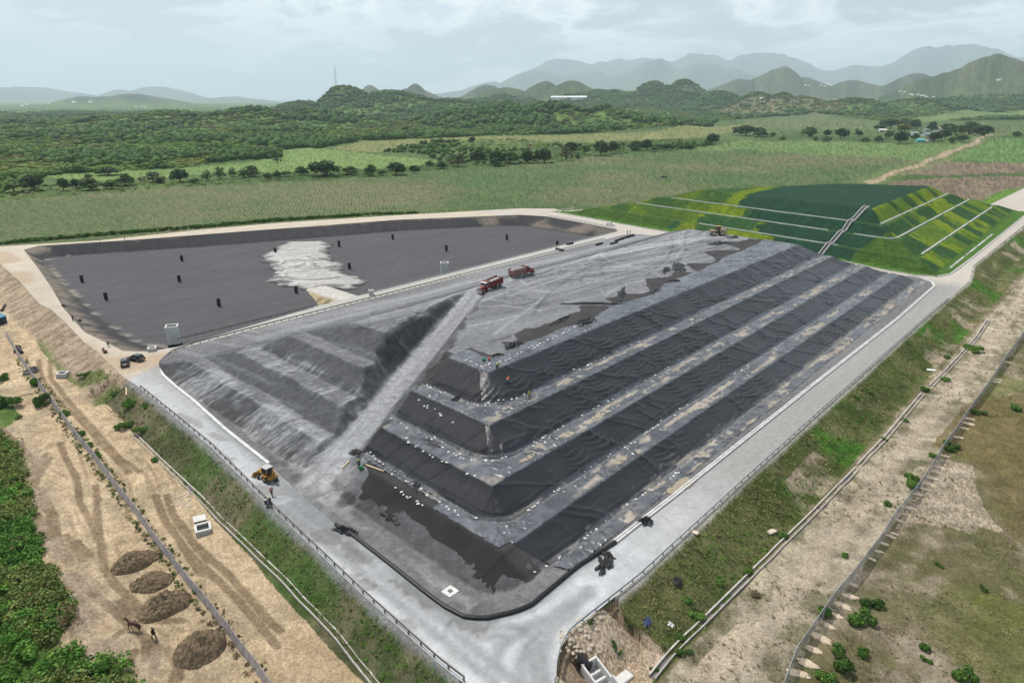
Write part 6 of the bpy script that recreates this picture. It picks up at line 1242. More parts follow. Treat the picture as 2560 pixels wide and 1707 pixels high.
    n = 12; X, Y = np.meshgrid(np.linspace(-3.9, .8, n), np.linspace(-1.15, 1.15, 9)); Z = 2.35 + heap * np.clip(1 - (np.abs(Y) / 1.15) ** 2, 0, 1) * np.clip(1 - (np.abs(X + 1.5) / 2.6) ** 4, 0, 1) + .15 * (fbm(X * 2, Y * 2, 5, 3) - .5)
    o = np_mesh('ash_load', np.stack([X, Y, Z], -1).reshape(-1, 3), grid_faces(9, n), ASHL, True); o.location = p; o.rotation_euler = (0, pit_, head); tag(o, loadlab, 'ash load'); return r
UA = math.atan2(U[1], U[0])
dump_truck((1226, 722), R(226), 'bright red dump truck facing downhill at the top of the ramp', RED, False, 'level ash load in the bed of the bright red truck', .15)
dump_truck((1305, 690), R(37), 'dust-covered red dump truck driving away along the ash top', REDD, True, 'heaped pale ash load in the dusty truck', .75)
def car(xy, head, label, paint, suv=True, cat='car', L_=4.6, zoff=0):
    p = hp(xy, zoff); r = empty('parked_car', tuple(p), head, label, cat, 'cars round the pit'); hh = 1.72 if suv else 1.46; w = .93
    def sec(x, zb, zt, k=1.0): return [(x, -w * k, zb), (x, -w * k, zt * .8 + zb * .2), (x, -w * k * .92, zt), (x, w * k * .92, zt), (x, w * k, zt * .8 + zb * .2), (x, w * k, zb)]
    bz = 1.02 if suv else .9
    MB().loft([sec(-L_ / 2, .42, bz * .95, .86), sec(-L_ / 2 + .15, .3, bz, .97), sec(-.9, .26, bz), sec(.8, .26, bz), sec(1.5, .27, bz * .94, .98), sec(L_ / 2 - .15, .32, bz * .82, .95), sec(L_ / 2, .42, bz * .68, .82)]).build('body', paint, r)
    rf = -L_ / 2 + (.25 if suv else .75); gb = bz - .01
    MB().loft([[(rf - .12, -.82, gb), (rf - .12, .82, gb), (1.15, .82, gb), (1.15, -.82, gb)], [(rf + .28, -.68, hh - .10), (rf + .28, .68, hh - .10), (.22, .68, hh - .10), (.22, -.68, hh - .10)]]).build('window_band', GLASS, r)
    MB().loft([[(rf + .22, -.70, hh - .11), (rf + .22, .70, hh - .11), (.30, .70, hh - .11), (.30, -.70, hh - .11)], [(rf + .4, -.6, hh), (rf + .4, .6, hh), (.1, .6, hh), (.1, -.6, hh)]]).build('roof', paint, r)
    pl = MB()
    for s in (-1, 1):
        for x in (-.75, .02): pl.box((x, s * .755, (gb + hh) / 2 - .04), (.09, .05, hh - gb - .1), 0, 0, s * .24)
    pl.build('pillars', paint, r)
    for x in (-1.35, 1.4):
        for s in (-1, 1): wheel(r, x, s * .82, .35, .24, TYRE, CHROME)
    for s in (-1, 1):
        MB().box((L_ / 2 - .07, s * .62, bz * .68), (.16, .36, .13)).build('headlight', LAMPW, r); MB().box((-L_ / 2 + .05, s * .68, bz * .88), (.12, .24, .26)).build('tail_light', LAMPR, r); MB().bbox((.75, s * 1.02, bz + .08), (.14, .18, .14), .03).build('mirror', paint, r)
    MB().box((-L_ / 2 - .01, 0, .72), (.03, .5, .13)).build('number_plate', WHITE, r); MB().box((0, 0, .3), (L_ * .9, 1.6, .2)).build('underbody', DARK, r); return r
car((313, 912), R(118), 'black sports utility car parked nearer the road at the pit corner', BLACKP); car((341, 901), R(158), 'black car parked beside the other at the pit corner, nearer the pit', BLACKP, True, L_=4.4)
car(cE(1095, 548), R(-38), 'white car on the light road behind the pit, below the green hill', WHITE, False)
def backhoe():
    p = hp(cM(895, 1165)); r = empty('backhoe_loader', tuple(p), UA + R(97), 'yellow backhoe loader parked beside the kerb at the foot of the ramp', 'backhoe'); r.scale = (.9,) * 3
    for s in (-1, 1): wheel(r, 1.35, s * .85, .45, .32, TYRE, YEL); wheel(r, -.75, s * .9, .72, .45, TYRE, YEL)
    MB().box((0, 0, .8), (3.6, .75, .4)).build('chassis', DARK, r); MB().bbox((1.05, 0, 1.3), (1.5, .85, .75), .08).build('hood', YEL, r); MB().box((1.82, 0, 1.28), (.06, .6, .5)).build('grille', DARK, r)
    cb = MB()
    for x in (-1.25, .15):
        for s in (-1, 1): cb.box((x, s * .72, 1.85), (.09, .09, 1.75))
    cb.box((-.55, 0, 1.05), (1.5, 1.5, .15)); cab = cb.build('cab', YEL, r); MB().bbox((-.55, 0, 2.78), (1.75, 1.65, .14), .05).build('roof', CHROME, cab)
    for s in (-1, 1): MB().box((-.55, s * .72, 1.95), (1.3, .03, 1.45)).build('window', GLASS, cab); fd = MB().bbox((-.75, s * .92, 1.38), (1.35, .5, .12), .04).build('fender', YEL, r)
    MB().box((.15, 0, 1.95), (.03, 1.35, 1.45)).build('windshield', GLASS, cab); MB().box((-1.25, 0, 2.1), (.03, 1.35, 1.15)).build('rear_window', GLASS, cab)
    for s in (-1, 1): a = MB(); a.cyl((.3, s * .55, 1.5), (1.7, s * .55, 1.35), .11, .11, 6); a.cyl((1.7, s * .55, 1.35), (2.45, s * .55, .5), .1, .1, 6); a.build('loader_arm', YEL, r)
    MB().prism([(2.35, .1), (3.15, .12), (3.1, .2), (2.55, .35), (2.5, .95), (2.4, 1.0)], -1.15, 1.15).build('bucket', YEL, r)
    b = MB(); b.box((-1.9, 0, .95), (.5, 1.9, .5)); b.build('boom_mount', YEL, r); bm_ = MB(); bm_.cyl((-2.05, .1, 1.1), (-2.35, .1, 2.9), .16, .13, 6); bm_.build('boom', YEL, r); d = MB(); d.cyl((-2.35, .1, 2.9), (-3.0, .1, 1.2), .13, .1, 6); d.build('dipper', YEL, r)
    MB().prism([(-3.3, .55), (-2.75, .5), (-2.7, .95), (-2.9, 1.25), (-3.15, 1.2)], -.2, .4).build('digging_bucket', DARK, r)
    for s in (-1, 1): g = MB(); g.box((-2.0, s * .9, .55), (.16, .16, 1.0)); g.box((-2.0, s * .95, .08), (.4, .3, .08)); g.build('stabiliser', DARK, r); MB().box((1.85, s * .32, 1.55), (.05, .16, .12)).build('headlight', LAMPW, r)
backhoe()
def loader():
    p = hp(cE(1985, 632)); r = empty('wheel_loader', tuple(p), R(188), 'dusty wheel loader with raised-roof cab working at the far end of the summit', 'wheel loader'); r.scale = (1.15,) * 3
    for x in (1.6, -1.5):
        for s in (-1, 1): wheel(r, x, s * 1.05, .82, .6, DTYRE, YELD)
    MB().bbox((-1.9, 0, 1.55), (2.3, 1.7, 1.1), .12).build('engine_hood', YELD, r); MB().box((-3.08, 0, 1.5), (.08, 1.3, .8)).build('grille', DARK, r); MB().box((.1, 0, 1.0), (3.6, 1.1, .5)).build('chassis', DARK, r)
    cab = MB().box((-.35, 0, 2.25), (1.35, 1.4, 1.3), top=.9).build('cab', GLASS, r); MB().bbox((-.35, 0, 3.0), (1.75, 1.65, .2), .06).build('roof', YEL, cab); pc = MB()
    for x in (-.98, .28):
        for s in (-1, 1): pc.box((x, s * .68, 2.3), (.1, .1, 1.4))
    pc.build('cab_frame', YELD, cab); MB().cyl((-2.2, .5, 2.1), (-2.2, .5, 2.8), .08, .08, 8).build('exhaust', DARK, r)
    for s in (-1, 1): a = MB(); a.cyl((.9, s * .5, 1.7), (2.3, s * .5, 1.45), .17, .15, 6); a.cyl((2.3, s * .5, 1.45), (3.0, s * .5, .6), .15, .13, 6); a.build('lift_arm', YELD, r); MB().box((.6, s * .75, 1.75), (.12, .2, .2)).build('headlight', LAMPW, r); MB().bbox((1.6, s * 1.05, 1.75), (1.3, .6, .1), .03).build('fender', YELD, r)
    MB().prism([(2.75, .05), (3.95, .1), (3.9, .2), (3.1, .4), (3.0, 1.25), (2.8, 1.35)], -1.5, 1.5).build('bucket', GREYM, r)
loader()
def pickup():
    p = hit_far(*c7(1540, 1158)); r = empty('farm_pickup', tuple(p), R(172), 'dark pickup standing alone in the green crop field', 'pickup'); r.scale = (1.15,) * 3
    for x in (-1.5, 1.6):
        for s in (-1, 1): wheel(r, x, s * .8, .4, .26)
    MB().loft([[(x, -.9, .45), (x, -.9, z), (x, .9, z), (x, .9, .45)] for x, z in ((-2.6, 1.05), (1.2, 1.05), (2.5, .95), (2.65, .8))]).build('body', BLACKP, r); cab = MB().loft([[(-.6, -.82, 1.05), (1.4, -.82, 1.05), (1.4, .82, 1.05), (-.6, .82, 1.05)], [(-.45, -.7, 1.75), (.75, -.7, 1.75), (.75, .7, 1.75), (-.45, .7, 1.75)]]).build('cab', BLACKP, r)
    MB().box((1.06, 0, 1.42), (.05, 1.35, .55), 0, -.75).build('windshield', GLASS, cab); [MB().box((.2, s * .79, 1.42), (1.1, .04, .45), 0, 0, s * .17).build('window', GLASS, cab) for s in (-1, 1)]; MB().box((-1.7, 0, 1.2), (1.5, 1.5, .35)).build('cargo', RED, r); [MB().box((2.62, s * .6, .8), (.06, .3, .16)).build('headlight', LAMPW, r) for s in (-1, 1)]
pickup()
# ------------------------------------------------------------------ people and the horse: one skinned surface each
def skin_mesh(name, J, E_, m, sub=1):
    """J {joint: (x, y, z, radius)}, E_ edges by joint name"""
    ks = list(J); me = bpy.data.meshes.new(name); me.from_pydata([J[k][:3] for k in ks], [(ks.index(a), ks.index(b)) for a, b in E_], [])
    o = bpy.data.objects.new(name, me); COL.objects.link(o); md = o.modifiers.new('skin', 'SKIN'); md.use_smooth_shade = True
    for i, k in enumerate(ks): sv = me.skin_vertices[0].data[i]; sv.radius = (J[k][3], J[k][4] if len(J[k]) > 4 else J[k][3]); sv.use_root = i == 0
    s_ = o.modifiers.new('sub', 'SUBSURF'); s_.levels = sub; s_.render_levels = sub
    dg = bpy.context.evaluated_depsgraph_get(); out = bpy.data.meshes.new_from_object(o.evaluated_get(dg)); bpy.data.objects.remove(o); out.materials.clear(); out.materials.append(m)
    for p in out.polygons: p.use_smooth = True
    out.name = name; return out
def cloth(c): return mat('cloth_%d_%d_%d' % tuple(int(v * 100) for v in c), c, .9, .15, var=.2, scale=6.)
SKINM = mat('skin', (.20, .115, .07), rough=.6, var=.1); HAIRM = mat('hair', (.015, .012, .01), rough=.8)
def pose_joints(pose):
    z = {'stand': .93, 'walk': .92, 'bend': .9, 'crouch': .52, 'sit': .5}[pose]; lean = {'stand': .0, 'walk': .04, 'bend': .34, 'crouch': .22, 'sit': .05}[pose]
    J = {'pelvis': (0, 0, z, .13, .15), 'spine': (lean * .45, 0, z + .24 - lean * .1, .115, .14), 'chest': (lean, 0, z + .45 - lean * .3, .125, .165), 'neck': (lean * 1.25 + .01, 0, z + .59 - lean * .45, .055), 'head': (lean * 1.4 + .03, 0, z + .70 - lean * .5, .085), 'crown': (lean * 1.45 + .02, 0, z + .80 - lean * .55, .07), 'nose': (lean * 1.4 + .125, 0, z + .69 - lean * .52, .016)}
    E_ = [('pelvis', 'spine'), ('spine', 'chest'), ('chest', 'neck'), ('neck', 'head'), ('head', 'crown'), ('head', 'nose')]
    for s, n in ((1, 'l'), (-1, 'r')):
        st = .22 * s if pose == 'walk' else 0
        J['ear' + n] = (J['head'][0], s * .095, J['head'][2], .014); E_.append(('head', 'ear' + n))
        J['sh' + n] = (lean, s * .19, z + .49 - lean * .32, .06)
        el = {'stand': (lean + .02, .25, z + .2), 'walk': (lean - st * .7, .24, z + .2), 'bend': (lean + .18, .24, z + .12), 'crouch': (lean + .15, .25, z + .18), 'sit': (lean + .05, .25, z + .22)}[pose]
        wr = {'stand': (lean + .09, .26, z - .04), 'walk': (lean - st + .1, .24, z - .02), 'bend': (lean + .32, .18, z - .1), 'crouch': (lean + .38, .16, z + .1), 'sit': (lean + .26, .15, z + .12)}[pose]
        J['el' + n] = (el[0], s * el[1], el[2], .045); J['wr' + n] = (wr[0], s * wr[1], wr[2], .03); d = Vector((wr[0] - el[0], 0, wr[2] - el[2])).normalized()
        J['palm' + n] = (wr[0] + d.x * .07, s * wr[1], wr[2] + d.z * .07, .028, .036); E_ += [('chest', 'sh' + n), ('sh' + n, 'el' + n), ('el' + n, 'wr' + n), ('wr' + n, 'palm' + n)]
        for f, (oy, ln) in enumerate(((-.03, .07), (-.01, .085), (.01, .08), (.03, .06))):
            J[f'f{f}{n}'] = (wr[0] + d.x * (.09 + ln) + .012, s * (wr[1] + oy), wr[2] + d.z * (.09 + ln), .009); E_.append(('palm' + n, f'f{f}{n}'))
        J['th' + n] = (wr[0] + d.x * .06 + .05, s * (wr[1] - .02), wr[2] + d.z * .06, .01); E_.append(('palm' + n, 'th' + n))
        J['hip' + n] = (0, s * .1, z - .06, .095)
        kn = {'stand': (.02, .11, .49), 'walk': (st + .06, .1, .5), 'bend': (.05, .12, .48), 'crouch': (.36, .17, .5), 'sit': (.42, .13, .48)}[pose]; an = {'stand': (-.02, .11, .09), 'walk': (st * 1.6 - .04, .1, .1), 'bend': (-.02, .12, .09), 'crouch': (.02, .15, .1), 'sit': (.42, .13, .1)}[pose]
        J['kn' + n] = (kn[0], s * kn[1], kn[2], .065); J['an' + n] = (an[0], s * an[1], an[2], .042); J['toe' + n] = (an[0] + .17, s * an[1], .035, .036); E_ += [('pelvis', 'hip' + n), ('hip' + n, 'kn' + n), ('kn' + n, 'an' + n), ('an' + n, 'toe' + n)]
    return J, E_
PCACHE = {}
def person(xy, head, pose, top, legs, hat, label, vest=None, sc=1.0, zoff=0.):
    p = hp(xy, zoff) if not isinstance(xy, np.ndarray) else xy; r = empty('person', tuple(p), head, label, 'person'); r.scale = (sc,) * 3; J, E_ = pose_joints(pose)
    if pose not in PCACHE: PCACHE[pose] = skin_mesh('body', J, E_, SKINM)
    link(bpy.data.objects.new('body', PCACHE[pose]), r)
    grow = lambda ks, g: {k: (*J[k][:3], *[q + g for q in J[k][3:]]) for k in ks}
    up = ['chest', 'spine', 'pelvis', 'shl', 'ell', 'shr', 'elr']; ue = [('chest', 'spine'), ('spine', 'pelvis'), ('chest', 'shl'), ('shl', 'ell'), ('chest', 'shr'), ('shr', 'elr')]
    link(bpy.data.objects.new('shirt', skin_mesh('shirt', grow(up, .025), ue, cloth(top))), r)
    lo = ['pelvis', 'hipl', 'knl', 'anl', 'hipr', 'knr', 'anr']; le = [('pelvis', 'hipl'), ('hipl', 'knl'), ('knl', 'anl'), ('pelvis', 'hipr'), ('hipr', 'knr'), ('knr', 'anr')]
    link(bpy.data.objects.new('trousers', skin_mesh('trousers', grow(lo, .022), le, cloth(legs))), r)
    if vest: link(bpy.data.objects.new('vest', skin_mesh('vest', grow(['chest', 'spine', 'pelvis', 'shl', 'shr'], .042), [('chest', 'spine'), ('spine', 'pelvis'), ('chest', 'shl'), ('chest', 'shr')], cloth(vest))), r)
    h = J['head']; k = MB().sphere((h[0] - .005, 0, h[2] + .055), .125, 10, (1.05, .95, .8))
    if hat: k.cyl((h[0] + .02, 0, h[2] + .03), (h[0] + .02, 0, h[2] + .045), .155, .15, 12); k.build('helmet', cloth(hat), r, True)
    else: k.build('hair', HAIRM, r, True)
    for s in (-1, 1): MB().sphere((h[0] + .085, s * .034, h[2] + .012), .012, 6).build('eye', DARK, r)
    for n in 'lr': a, t = J['an' + n], J['toe' + n]; MB().cyl((a[0] - .05, a[1], .05), (t[0] + .02, t[1], .045), .055, .045, 8).build('boot', DARK, r)
    return r
OR, LIME, NAVY, JEAN, GRN = (.55, .16, .05), (.32, .36, .04), (.03, .035, .05), (.05, .07, .11), (.02, .10, .05)
person(cM(940, 1307), R(100), 'walk', (.42, .16, .12), NAVY, (.6, .6, .55), 'person in a pale red top walking on the left road below the backhoe')
person(cM(926, 1396), R(140), 'stand', NAVY, NAVY, (.5, .38, .04), 'person in dark clothes and yellow helmet standing by the left guardrail')
person(cM(893, 1392), R(-40), 'sit', NAVY, NAVY, (.7, .7, .68), 'person in dark clothes and white cap seated on the left guardrail')
person(cA(1235, 376), R(60), 'bend', OR, JEAN, (.55, .2, .05), 'person in orange vest and blue trousers climbing the topmost black slope', OR)
person(cA(1420, 500), R(80), 'walk', (.12, .13, .07), (.09, .095, .07), (.32, .36, .04), 'person in a lime vest and grey trousers on the third bench', LIME)
person(cA(1145, 236), R(20), 'crouch', (.1, .11, .05), NAVY, (.45, .42, .05), 'person in a lime vest crouching at the near summit corner', LIME)
person(cM(1672, 1078), R(-60), 'stand', GRN, (.04, .08, .05), (.5, .38, .04), 'person in green with yellow helmet at the end of the second bench')
bx = MB().bbox((0, 0, .3), (.7, .5, .6), .08).build('green_bin', cloth((.02, .16, .07))); bx.location = hp(cM(1690, 1085)); tag(bx, 'small green bin beside the person in green on the bench', 'bin')
bx = MB().bbox((0, 0, .3), (.7, .5, .6), .08).build('green_bin', cloth((.02, .16, .07))); bx.location = hp(cA(1040, 178)); tag(bx, 'small green bin on the plastic at the near summit corner', 'bin')
bx = MB().cyl((0, 0, 0), (0, 0, .7), .22, .2, 8).build('red_canister', cloth((.45, .07, .05))); bx.location = hp(cA(1085, 175)); tag(bx, 'small red canister on the plastic at the near summit corner', 'canister')
person(cE(1238, 620), R(-60), 'stand', NAVY, JEAN, (.5, .38, .04), 'left one of two people standing on the ash edge beyond the black pipes'); person(cE(1261, 617), R(200), 'stand', (.14, .14, .12), NAVY, (.6, .6, .6), 'right one of two people standing on the ash edge beyond the black pipes')
person(c1(842, 352), R(30), 'stand', (.30, .38, .36), (.2, .24, .22), (.6, .6, .6), 'person in pale clothes standing on the far rim of the pit, farther left'); person(c1(1048, 337), R(200), 'stand', (.16, .12, .09), NAVY, None, 'person in dark clothes standing on the far rim of the pit, farther right')
person(c1(613, 1013), R(-20), 'stand', (.04, .07, .045), NAVY, None, 'person in dark clothes standing on the left rim path beside a compactor'); person(c1(912, 1228), R(-60), 'bend', (.06, .10, .09), NAVY, None, 'person in dark teal bending over on the left rim path'); person(c1(868, 1282), R(-30), 'bend', (.12, .05, .05), NAVY, None, 'person stooping behind the red compactor on the rim path near the cars')
pf = hit_far(*c7(1135, 1124)); person(pf, R(90), 'stand', (.22, .12, .06), (.06, .05, .04), None, 'person standing alone out in the green crop field')
person(cLL(1297, 1197), R(150), 'walk', (.012, .012, .014), (.012, .012, .013), None, 'person in black walking across the sandy yard behind the horse')
def compactor(xy, head, label):
    p = hp(xy); r = empty('plate_compactor', tuple(p), head, label, 'compactor'); MB().bbox((0, 0, .12), (1.0, .7, .2), .05).build('base_plate', DARK, r); MB().bbox((.05, 0, .48), (.65, .5, .5), .06).build('engine', RED, r)
    h = MB(); h.tube([(-.3, -.25, .5), (-1.25, -.25, 1.05), (-1.25, .25, 1.05), (-.3, .25, .5)], .03, 6); h.build('handle', REDD, r)
compactor(c1(530, 893), R(160), 'red plate compactor farthest up the left rim path'); compactor(c1(672, 1018), R(160), 'red plate compactor beside the standing person on the left rim path'); compactor(c1(888, 1282), R(140), 'red plate compactor on the left rim path near the parked cars')
def horse():
    p = hp(cLL(1130, 1126)); r = empty('horse', tuple(p), R(168), 'brown horse standing on the sandy yard beside a person in black', 'horse'); HM = mat('horse_coat', (.075, .033, .022), rough=.55, var=.25, scale=3.)
    J = {'belly': (0, 0, 1.12, .25, .29), 'chest': (.48, 0, 1.14, .25, .30), 'croup': (-.52, 0, 1.2, .24, .27), 'rump': (-.74, 0, 1.14, .15, .2), 'withers': (.62, 0, 1.34, .15, .2), 'neck': (.88, 0, 1.56, .11, .16), 'poll': (1.08, 0, 1.74, .075, .11), 'face': (1.24, 0, 1.58, .07, .09), 'muzzle': (1.38, 0, 1.36, .05, .055)}
    E_ = [('belly', 'chest'), ('belly', 'croup'), ('croup', 'rump'), ('chest', 'withers'), ('withers', 'neck'), ('neck', 'poll'), ('poll', 'face'), ('face', 'muzzle')]
    for s, n in ((1, 'l'), (-1, 'r')):
        o = .07 * s
        J.update({'sh' + n: (.58, s * .15, .95, .12), 'fk' + n: (.60 + o, s * .15, .52, .06), 'ff' + n: (.58 + o * 1.6, s * .15, .14, .042), 'fh' + n: (.63 + o * 1.6, s * .15, .04, .055), 'st' + n: (-.55, s * .15, .95, .15), 'hk' + n: (-.78 - o, s * .15, .56, .07), 'hf' + n: (-.72 - o, s * .15, .14, .045), 'hh' + n: (-.66 - o, s * .15, .04, .055), 'er' + n: (1.06, s * .07, 1.9, .025)})
        E_ += [('chest', 'sh' + n), ('sh' + n, 'fk' + n), ('fk' + n, 'ff' + n), ('ff' + n, 'fh' + n), ('croup', 'st' + n), ('st' + n, 'hk' + n), ('hk' + n, 'hf' + n), ('hf' + n, 'hh' + n), ('poll', 'er' + n)]
    link(bpy.data.objects.new('body', skin_mesh('body', J, E_, HM, 2)), r)
    link(bpy.data.objects.new('tail', skin_mesh('tail', {'a': (-.86, 0, 1.2, .05), 'b': (-1.0, 0, .95, .07), 'c': (-.98, 0, .5, .04)}, [('a', 'b'), ('b', 'c')], HAIRM)), r); link(bpy.data.objects.new('mane', skin_mesh('mane', {'a': (.55, 0, 1.5, .03, .04), 'b': (.82, 0, 1.72, .03, .05), 'c': (1.06, 0, 1.85, .03, .03)}, [('a', 'b'), ('b', 'c')], HAIRM)), r)
horse()
# ------------------------------------------------------------------ heaps, stones and masonry in the yards
def soil_pile(px, w, d, h, rz, label, seed):
    rng = np.random.default_rng(seed); n = 44; g = np.linspace(-1.1, 1.1, n); X, Y = np.meshgrid(g, g); rr = np.hypot(X, Y) + .30 * (fbm(X * 1.6 + seed, Y * 1.6, seed, 4) - .5); Z = np.clip(1 - rr, 0, 1) ** .75 * (1 - .25 * np.exp(-((X - .2) ** 2 + Y ** 2) * 6)) * 1.15 + .55 * (fbm(X * 4.5 + 3, Y * 4.5 + seed, seed + 1, 4) - .5) * np.clip(1.15 - rr, 0, 1)
    V = np.stack([X * w / 2, Y * d / 2, np.where(rr > 1, -.15, Z * h * 2.1)], -1).reshape(-1, 3); F = grid_faces(n, n); F = F[(rr.ravel()[F] < 1.08).any(1)]; V = V + rng.normal(0, 1, V.shape) * np.array([.05, .05, .075]) * (Z.ravel() > .03)[:, None]; us, inv = np.unique(F, return_inverse=True); o = np_mesh('dirt_pile', V[us], inv.reshape(F.shape), SOIL, False); o.location = hp(px); o.rotation_euler = (0, 0, rz); return tag(o, label, 'dirt pile', 'dirt piles in the sandy yard')
soil_pile(cLL(1150, 560), 7.0, 4.0, .95, R(35), 'dark brown dirt pile farthest up the sandy yard', 411); soil_pile(cLL(1275, 735), 6.0, 4.2, .85, R(20), 'dirt pile with a pale stone slab lying on it', 412); soil_pile(cLL(1380, 940), 7.2, 4.8, 1.1, R(45), 'broad dirt pile, third from the top, just above the horse', 413); soil_pile(cLL(1680, 1300), 6.2, 5.2, 1.4, R(60), 'large round dirt pile nearest the bottom, right of the horse', 414)
o = MB().bbox((0, 0, .1), (1.5, .9, .25), .08).build('stone_slab', STONE); o.location = hp(cLL(1290, 715)) + np.array([0, 0, .75]); o.rotation_euler = (.2, .1, R(50)); tag(o, 'pale stone slab lying on the second dirt pile', 'slab')
def rocks():
    rng = np.random.default_rng(91); RM = [lump(400 + i, STONE, 'rock', .35, 7, .9) for i in range(3)]; i = 0
    for c, (x0, x1, y0, y1), n, lb, gp in ((cL, (1440, 1620, 1110, 1230), 34, 'pale broken rock strewn beside the left drain', 'rocks beside the left drain'), (cB, (330, 700, 1000, 1400), 46, 'pale rock in the eroded gully below the bottom road bend', 'rocks in the eroded gully')):
        for _ in range(n):
            p = hit(*c(rng.uniform(x0, x1), rng.uniform(y0, y1))); o = link(bpy.data.objects.new('rock', RM[i % 3])); i += 1; s = rng.uniform(.12, .38); o.location = p; o.scale = (s, s * .8, s * .8); o.rotation_euler = (0, 0, rng.uniform(0, 6)); tag(o, lb, 'rock', gp)
rocks()
def culvert():
    a, b = hp(cB(480, 1372), .1), hp(cB(580, 1440), .25); pipe_len(a, b, .62, 'black corrugated culvert pipe coming out of the bank at the bottom'); hd = math.atan2(-.83, .56); r = empty('stepped_chute', tuple(hp(cB(585, 1440), -.3)), hd, 'pale concrete stepped chute below the black culvert pipe', 'chute')
    for s in (-1, 1): MB().prism([(0, -1.2), (0, 1.25), (2.6, .55), (2.8, 1.0), (6.5, -.2), (6.5, -2.4)], s * 1.05 - .12, s * 1.05 + .12).build('side_wall', CONCW, r)
    st = MB(); st.prism([(0, -2.2), (0, .12), (6.4, -1.5), (6.4, -2.3)], -.93, .93)
    st.build('floor', CONC, r); bl = MB()
    for k in range(5): bl.box((.9 + k * .9, 0, .12 - k * .23), (.28, 1.7, .5))
    bl.build('baffles', CONCW, r); MB().box((-.15, 0, .2), (.25, 2.3, 2.2)).build('head_wall', CONCW, r)
    q = MB().bbox((0, 0, .15), (2.2, 1.3, .35), .1).build('concrete_block', CONCW); q.location = hp(cB(870, 1530)); q.rotation_euler = (0, 0, R(40)); tag(q, 'pale broken concrete block lying on the gravel by the chute', 'block')
culvert()
q = MB().bbox((0, 0, .06), (2.0, .9, .14), .03).build('concrete_slab', WHITE); q.location = hp(cD(1570, 420)); q.rotation_euler = (0, 0, R(-15)); tag(q, 'white concrete slab lying in the grass of the upper right bank', 'slab')
q = MB().bbox((0, 0, .1), (1.6, .9, .25), .08).build('stone_slab', STONE); q.location = hp(cB(2110, 300)); q.rotation_euler = (0, 0, R(30)); tag(q, 'pale flat stone on the right bank above the drain', 'stone')
q = MB().bbox((0, 0, .1), (1.3, .8, .22), .06).build('stone_slab', STONE); q.location = hp(cB(1460, 305)); q.rotation_euler = (0, 0, R(-35)); tag(q, 'pale flat stone just outside the right guardrail', 'stone')
o = scrap(cB(1065, 1040), (1.8, .9), 'small blue cloth scrap lying on the lower right bank', 700, mat('blue_cloth', (.03, .05, .12), rough=.8), 'cloth scrap', .25)
o = scrap(cB(1265, 1080), (.9, .7), 'small white bag lying on the lower right bank', 701, BAG, 'litter', .35)
def shed():
    p = G(*c1(-14, 1040), BASE); r = empty('shed', tuple(p), R(-15), 'blue-roofed shed cut off by the left edge of the picture', 'shed'); MB().box((0, 0, 1.1), (3.6, 3.0, 2.3)).build('wall', mat('dark_blue_wall', (.02, .05, .09)), r); MB().prism([(-2.0, 2.2), (2.0, 2.2), (2.0, 2.3), (0, 2.9), (-2.0, 2.3)], -1.7, 1.7).build('roof', BLUE, r); MB().box((1.83, 0, .95), (.06, .9, 1.8)).build('door', DARK, r)
shed()
# ------------------------------------------------------------------ buildings, mast and pylons far off
ROOFS = {'white': WHITE, 'blue-grey': mat('blue_grey_roof', (.22, .30, .36), var=.2), 'tan': mat('tan_roof', (.45, .33, .24)), 'turquoise': mat('turquoise_wall', (.12, .42, .42)), 'rust': mat('rust_roof', (.24, .13, .09)), 'grey': mat('grey_roof', (.33, .34, .34))}
WALLM = mat('house_wall', (.55, .53, .48))
def house(p, l, w, h, rz, roof, label, wall=None, cat='house', group=None, win=True):
    r = empty('house', tuple(p), rz, label, cat, group); MB().box((0, 0, h / 2 - .5), (l, w, h + 1)).build('wall', wall or WALLM, r); MB().prism([(-w / 2 - .4, h), (w / 2 + .4, h), (0, h + w * .22)], -l / 2 - .4, l / 2 + .4).build('roof', ROOFS[roof], r).rotation_euler = (0, 0, math.pi / 2)
    if win:
        for k in (-1, 1): MB().box((k * l * .28, -w / 2 - .02, h * .58), (l * .12, .08, h * .32)).build('window', DARK, r)
        MB().box((0, -w / 2 - .02, h * .4), (1.1, .08, h * .75)).build('door', GREYM, r)
    return r
VIL = [(1160, 780, 14, 8, 'white', 'white-roofed house at the left end of the small settlement'), (1525, 765, 10, 8, 'blue-grey', 'blue-grey roofed house behind the trees of the settlement'), (1637, 755, 18, 9, 'tan', 'tan-roofed house at the back of the settlement'), (1418, 805, 18, 9, 'grey', 'grey-roofed house among trees left of the long blue roof'), (1545, 815, 26, 10, 'blue-grey', 'long blue-grey roofed building in the middle of the settlement'), (1600, 800, 12, 8, 'blue-grey', 'smaller blue-grey roofed house right of the long building'), (1475, 862, 11, 8, 'turquoise', 'turquoise hut at the near edge of the settlement'), (1560, 858, 14, 7, 'rust', 'low rust-roofed shed beside the turquoise hut'), (1395, 825, 12, 8, 'blue-grey', 'bluish roofed house nearest the left trees of the settlement')]
for x, y, l, w, rf, lb in VIL: house(G(*c8(x, y), BASE) + np.array([0, 0, float(relief(*[np.array([v]) for v in G(*c8(x, y), BASE)[:2]])[0])]), l, w, 3.4, R(random.uniform(-12, 25)), rf, lb, ROOFS['turquoise'] if rf == 'turquoise' else None, group='houses of the settlement')
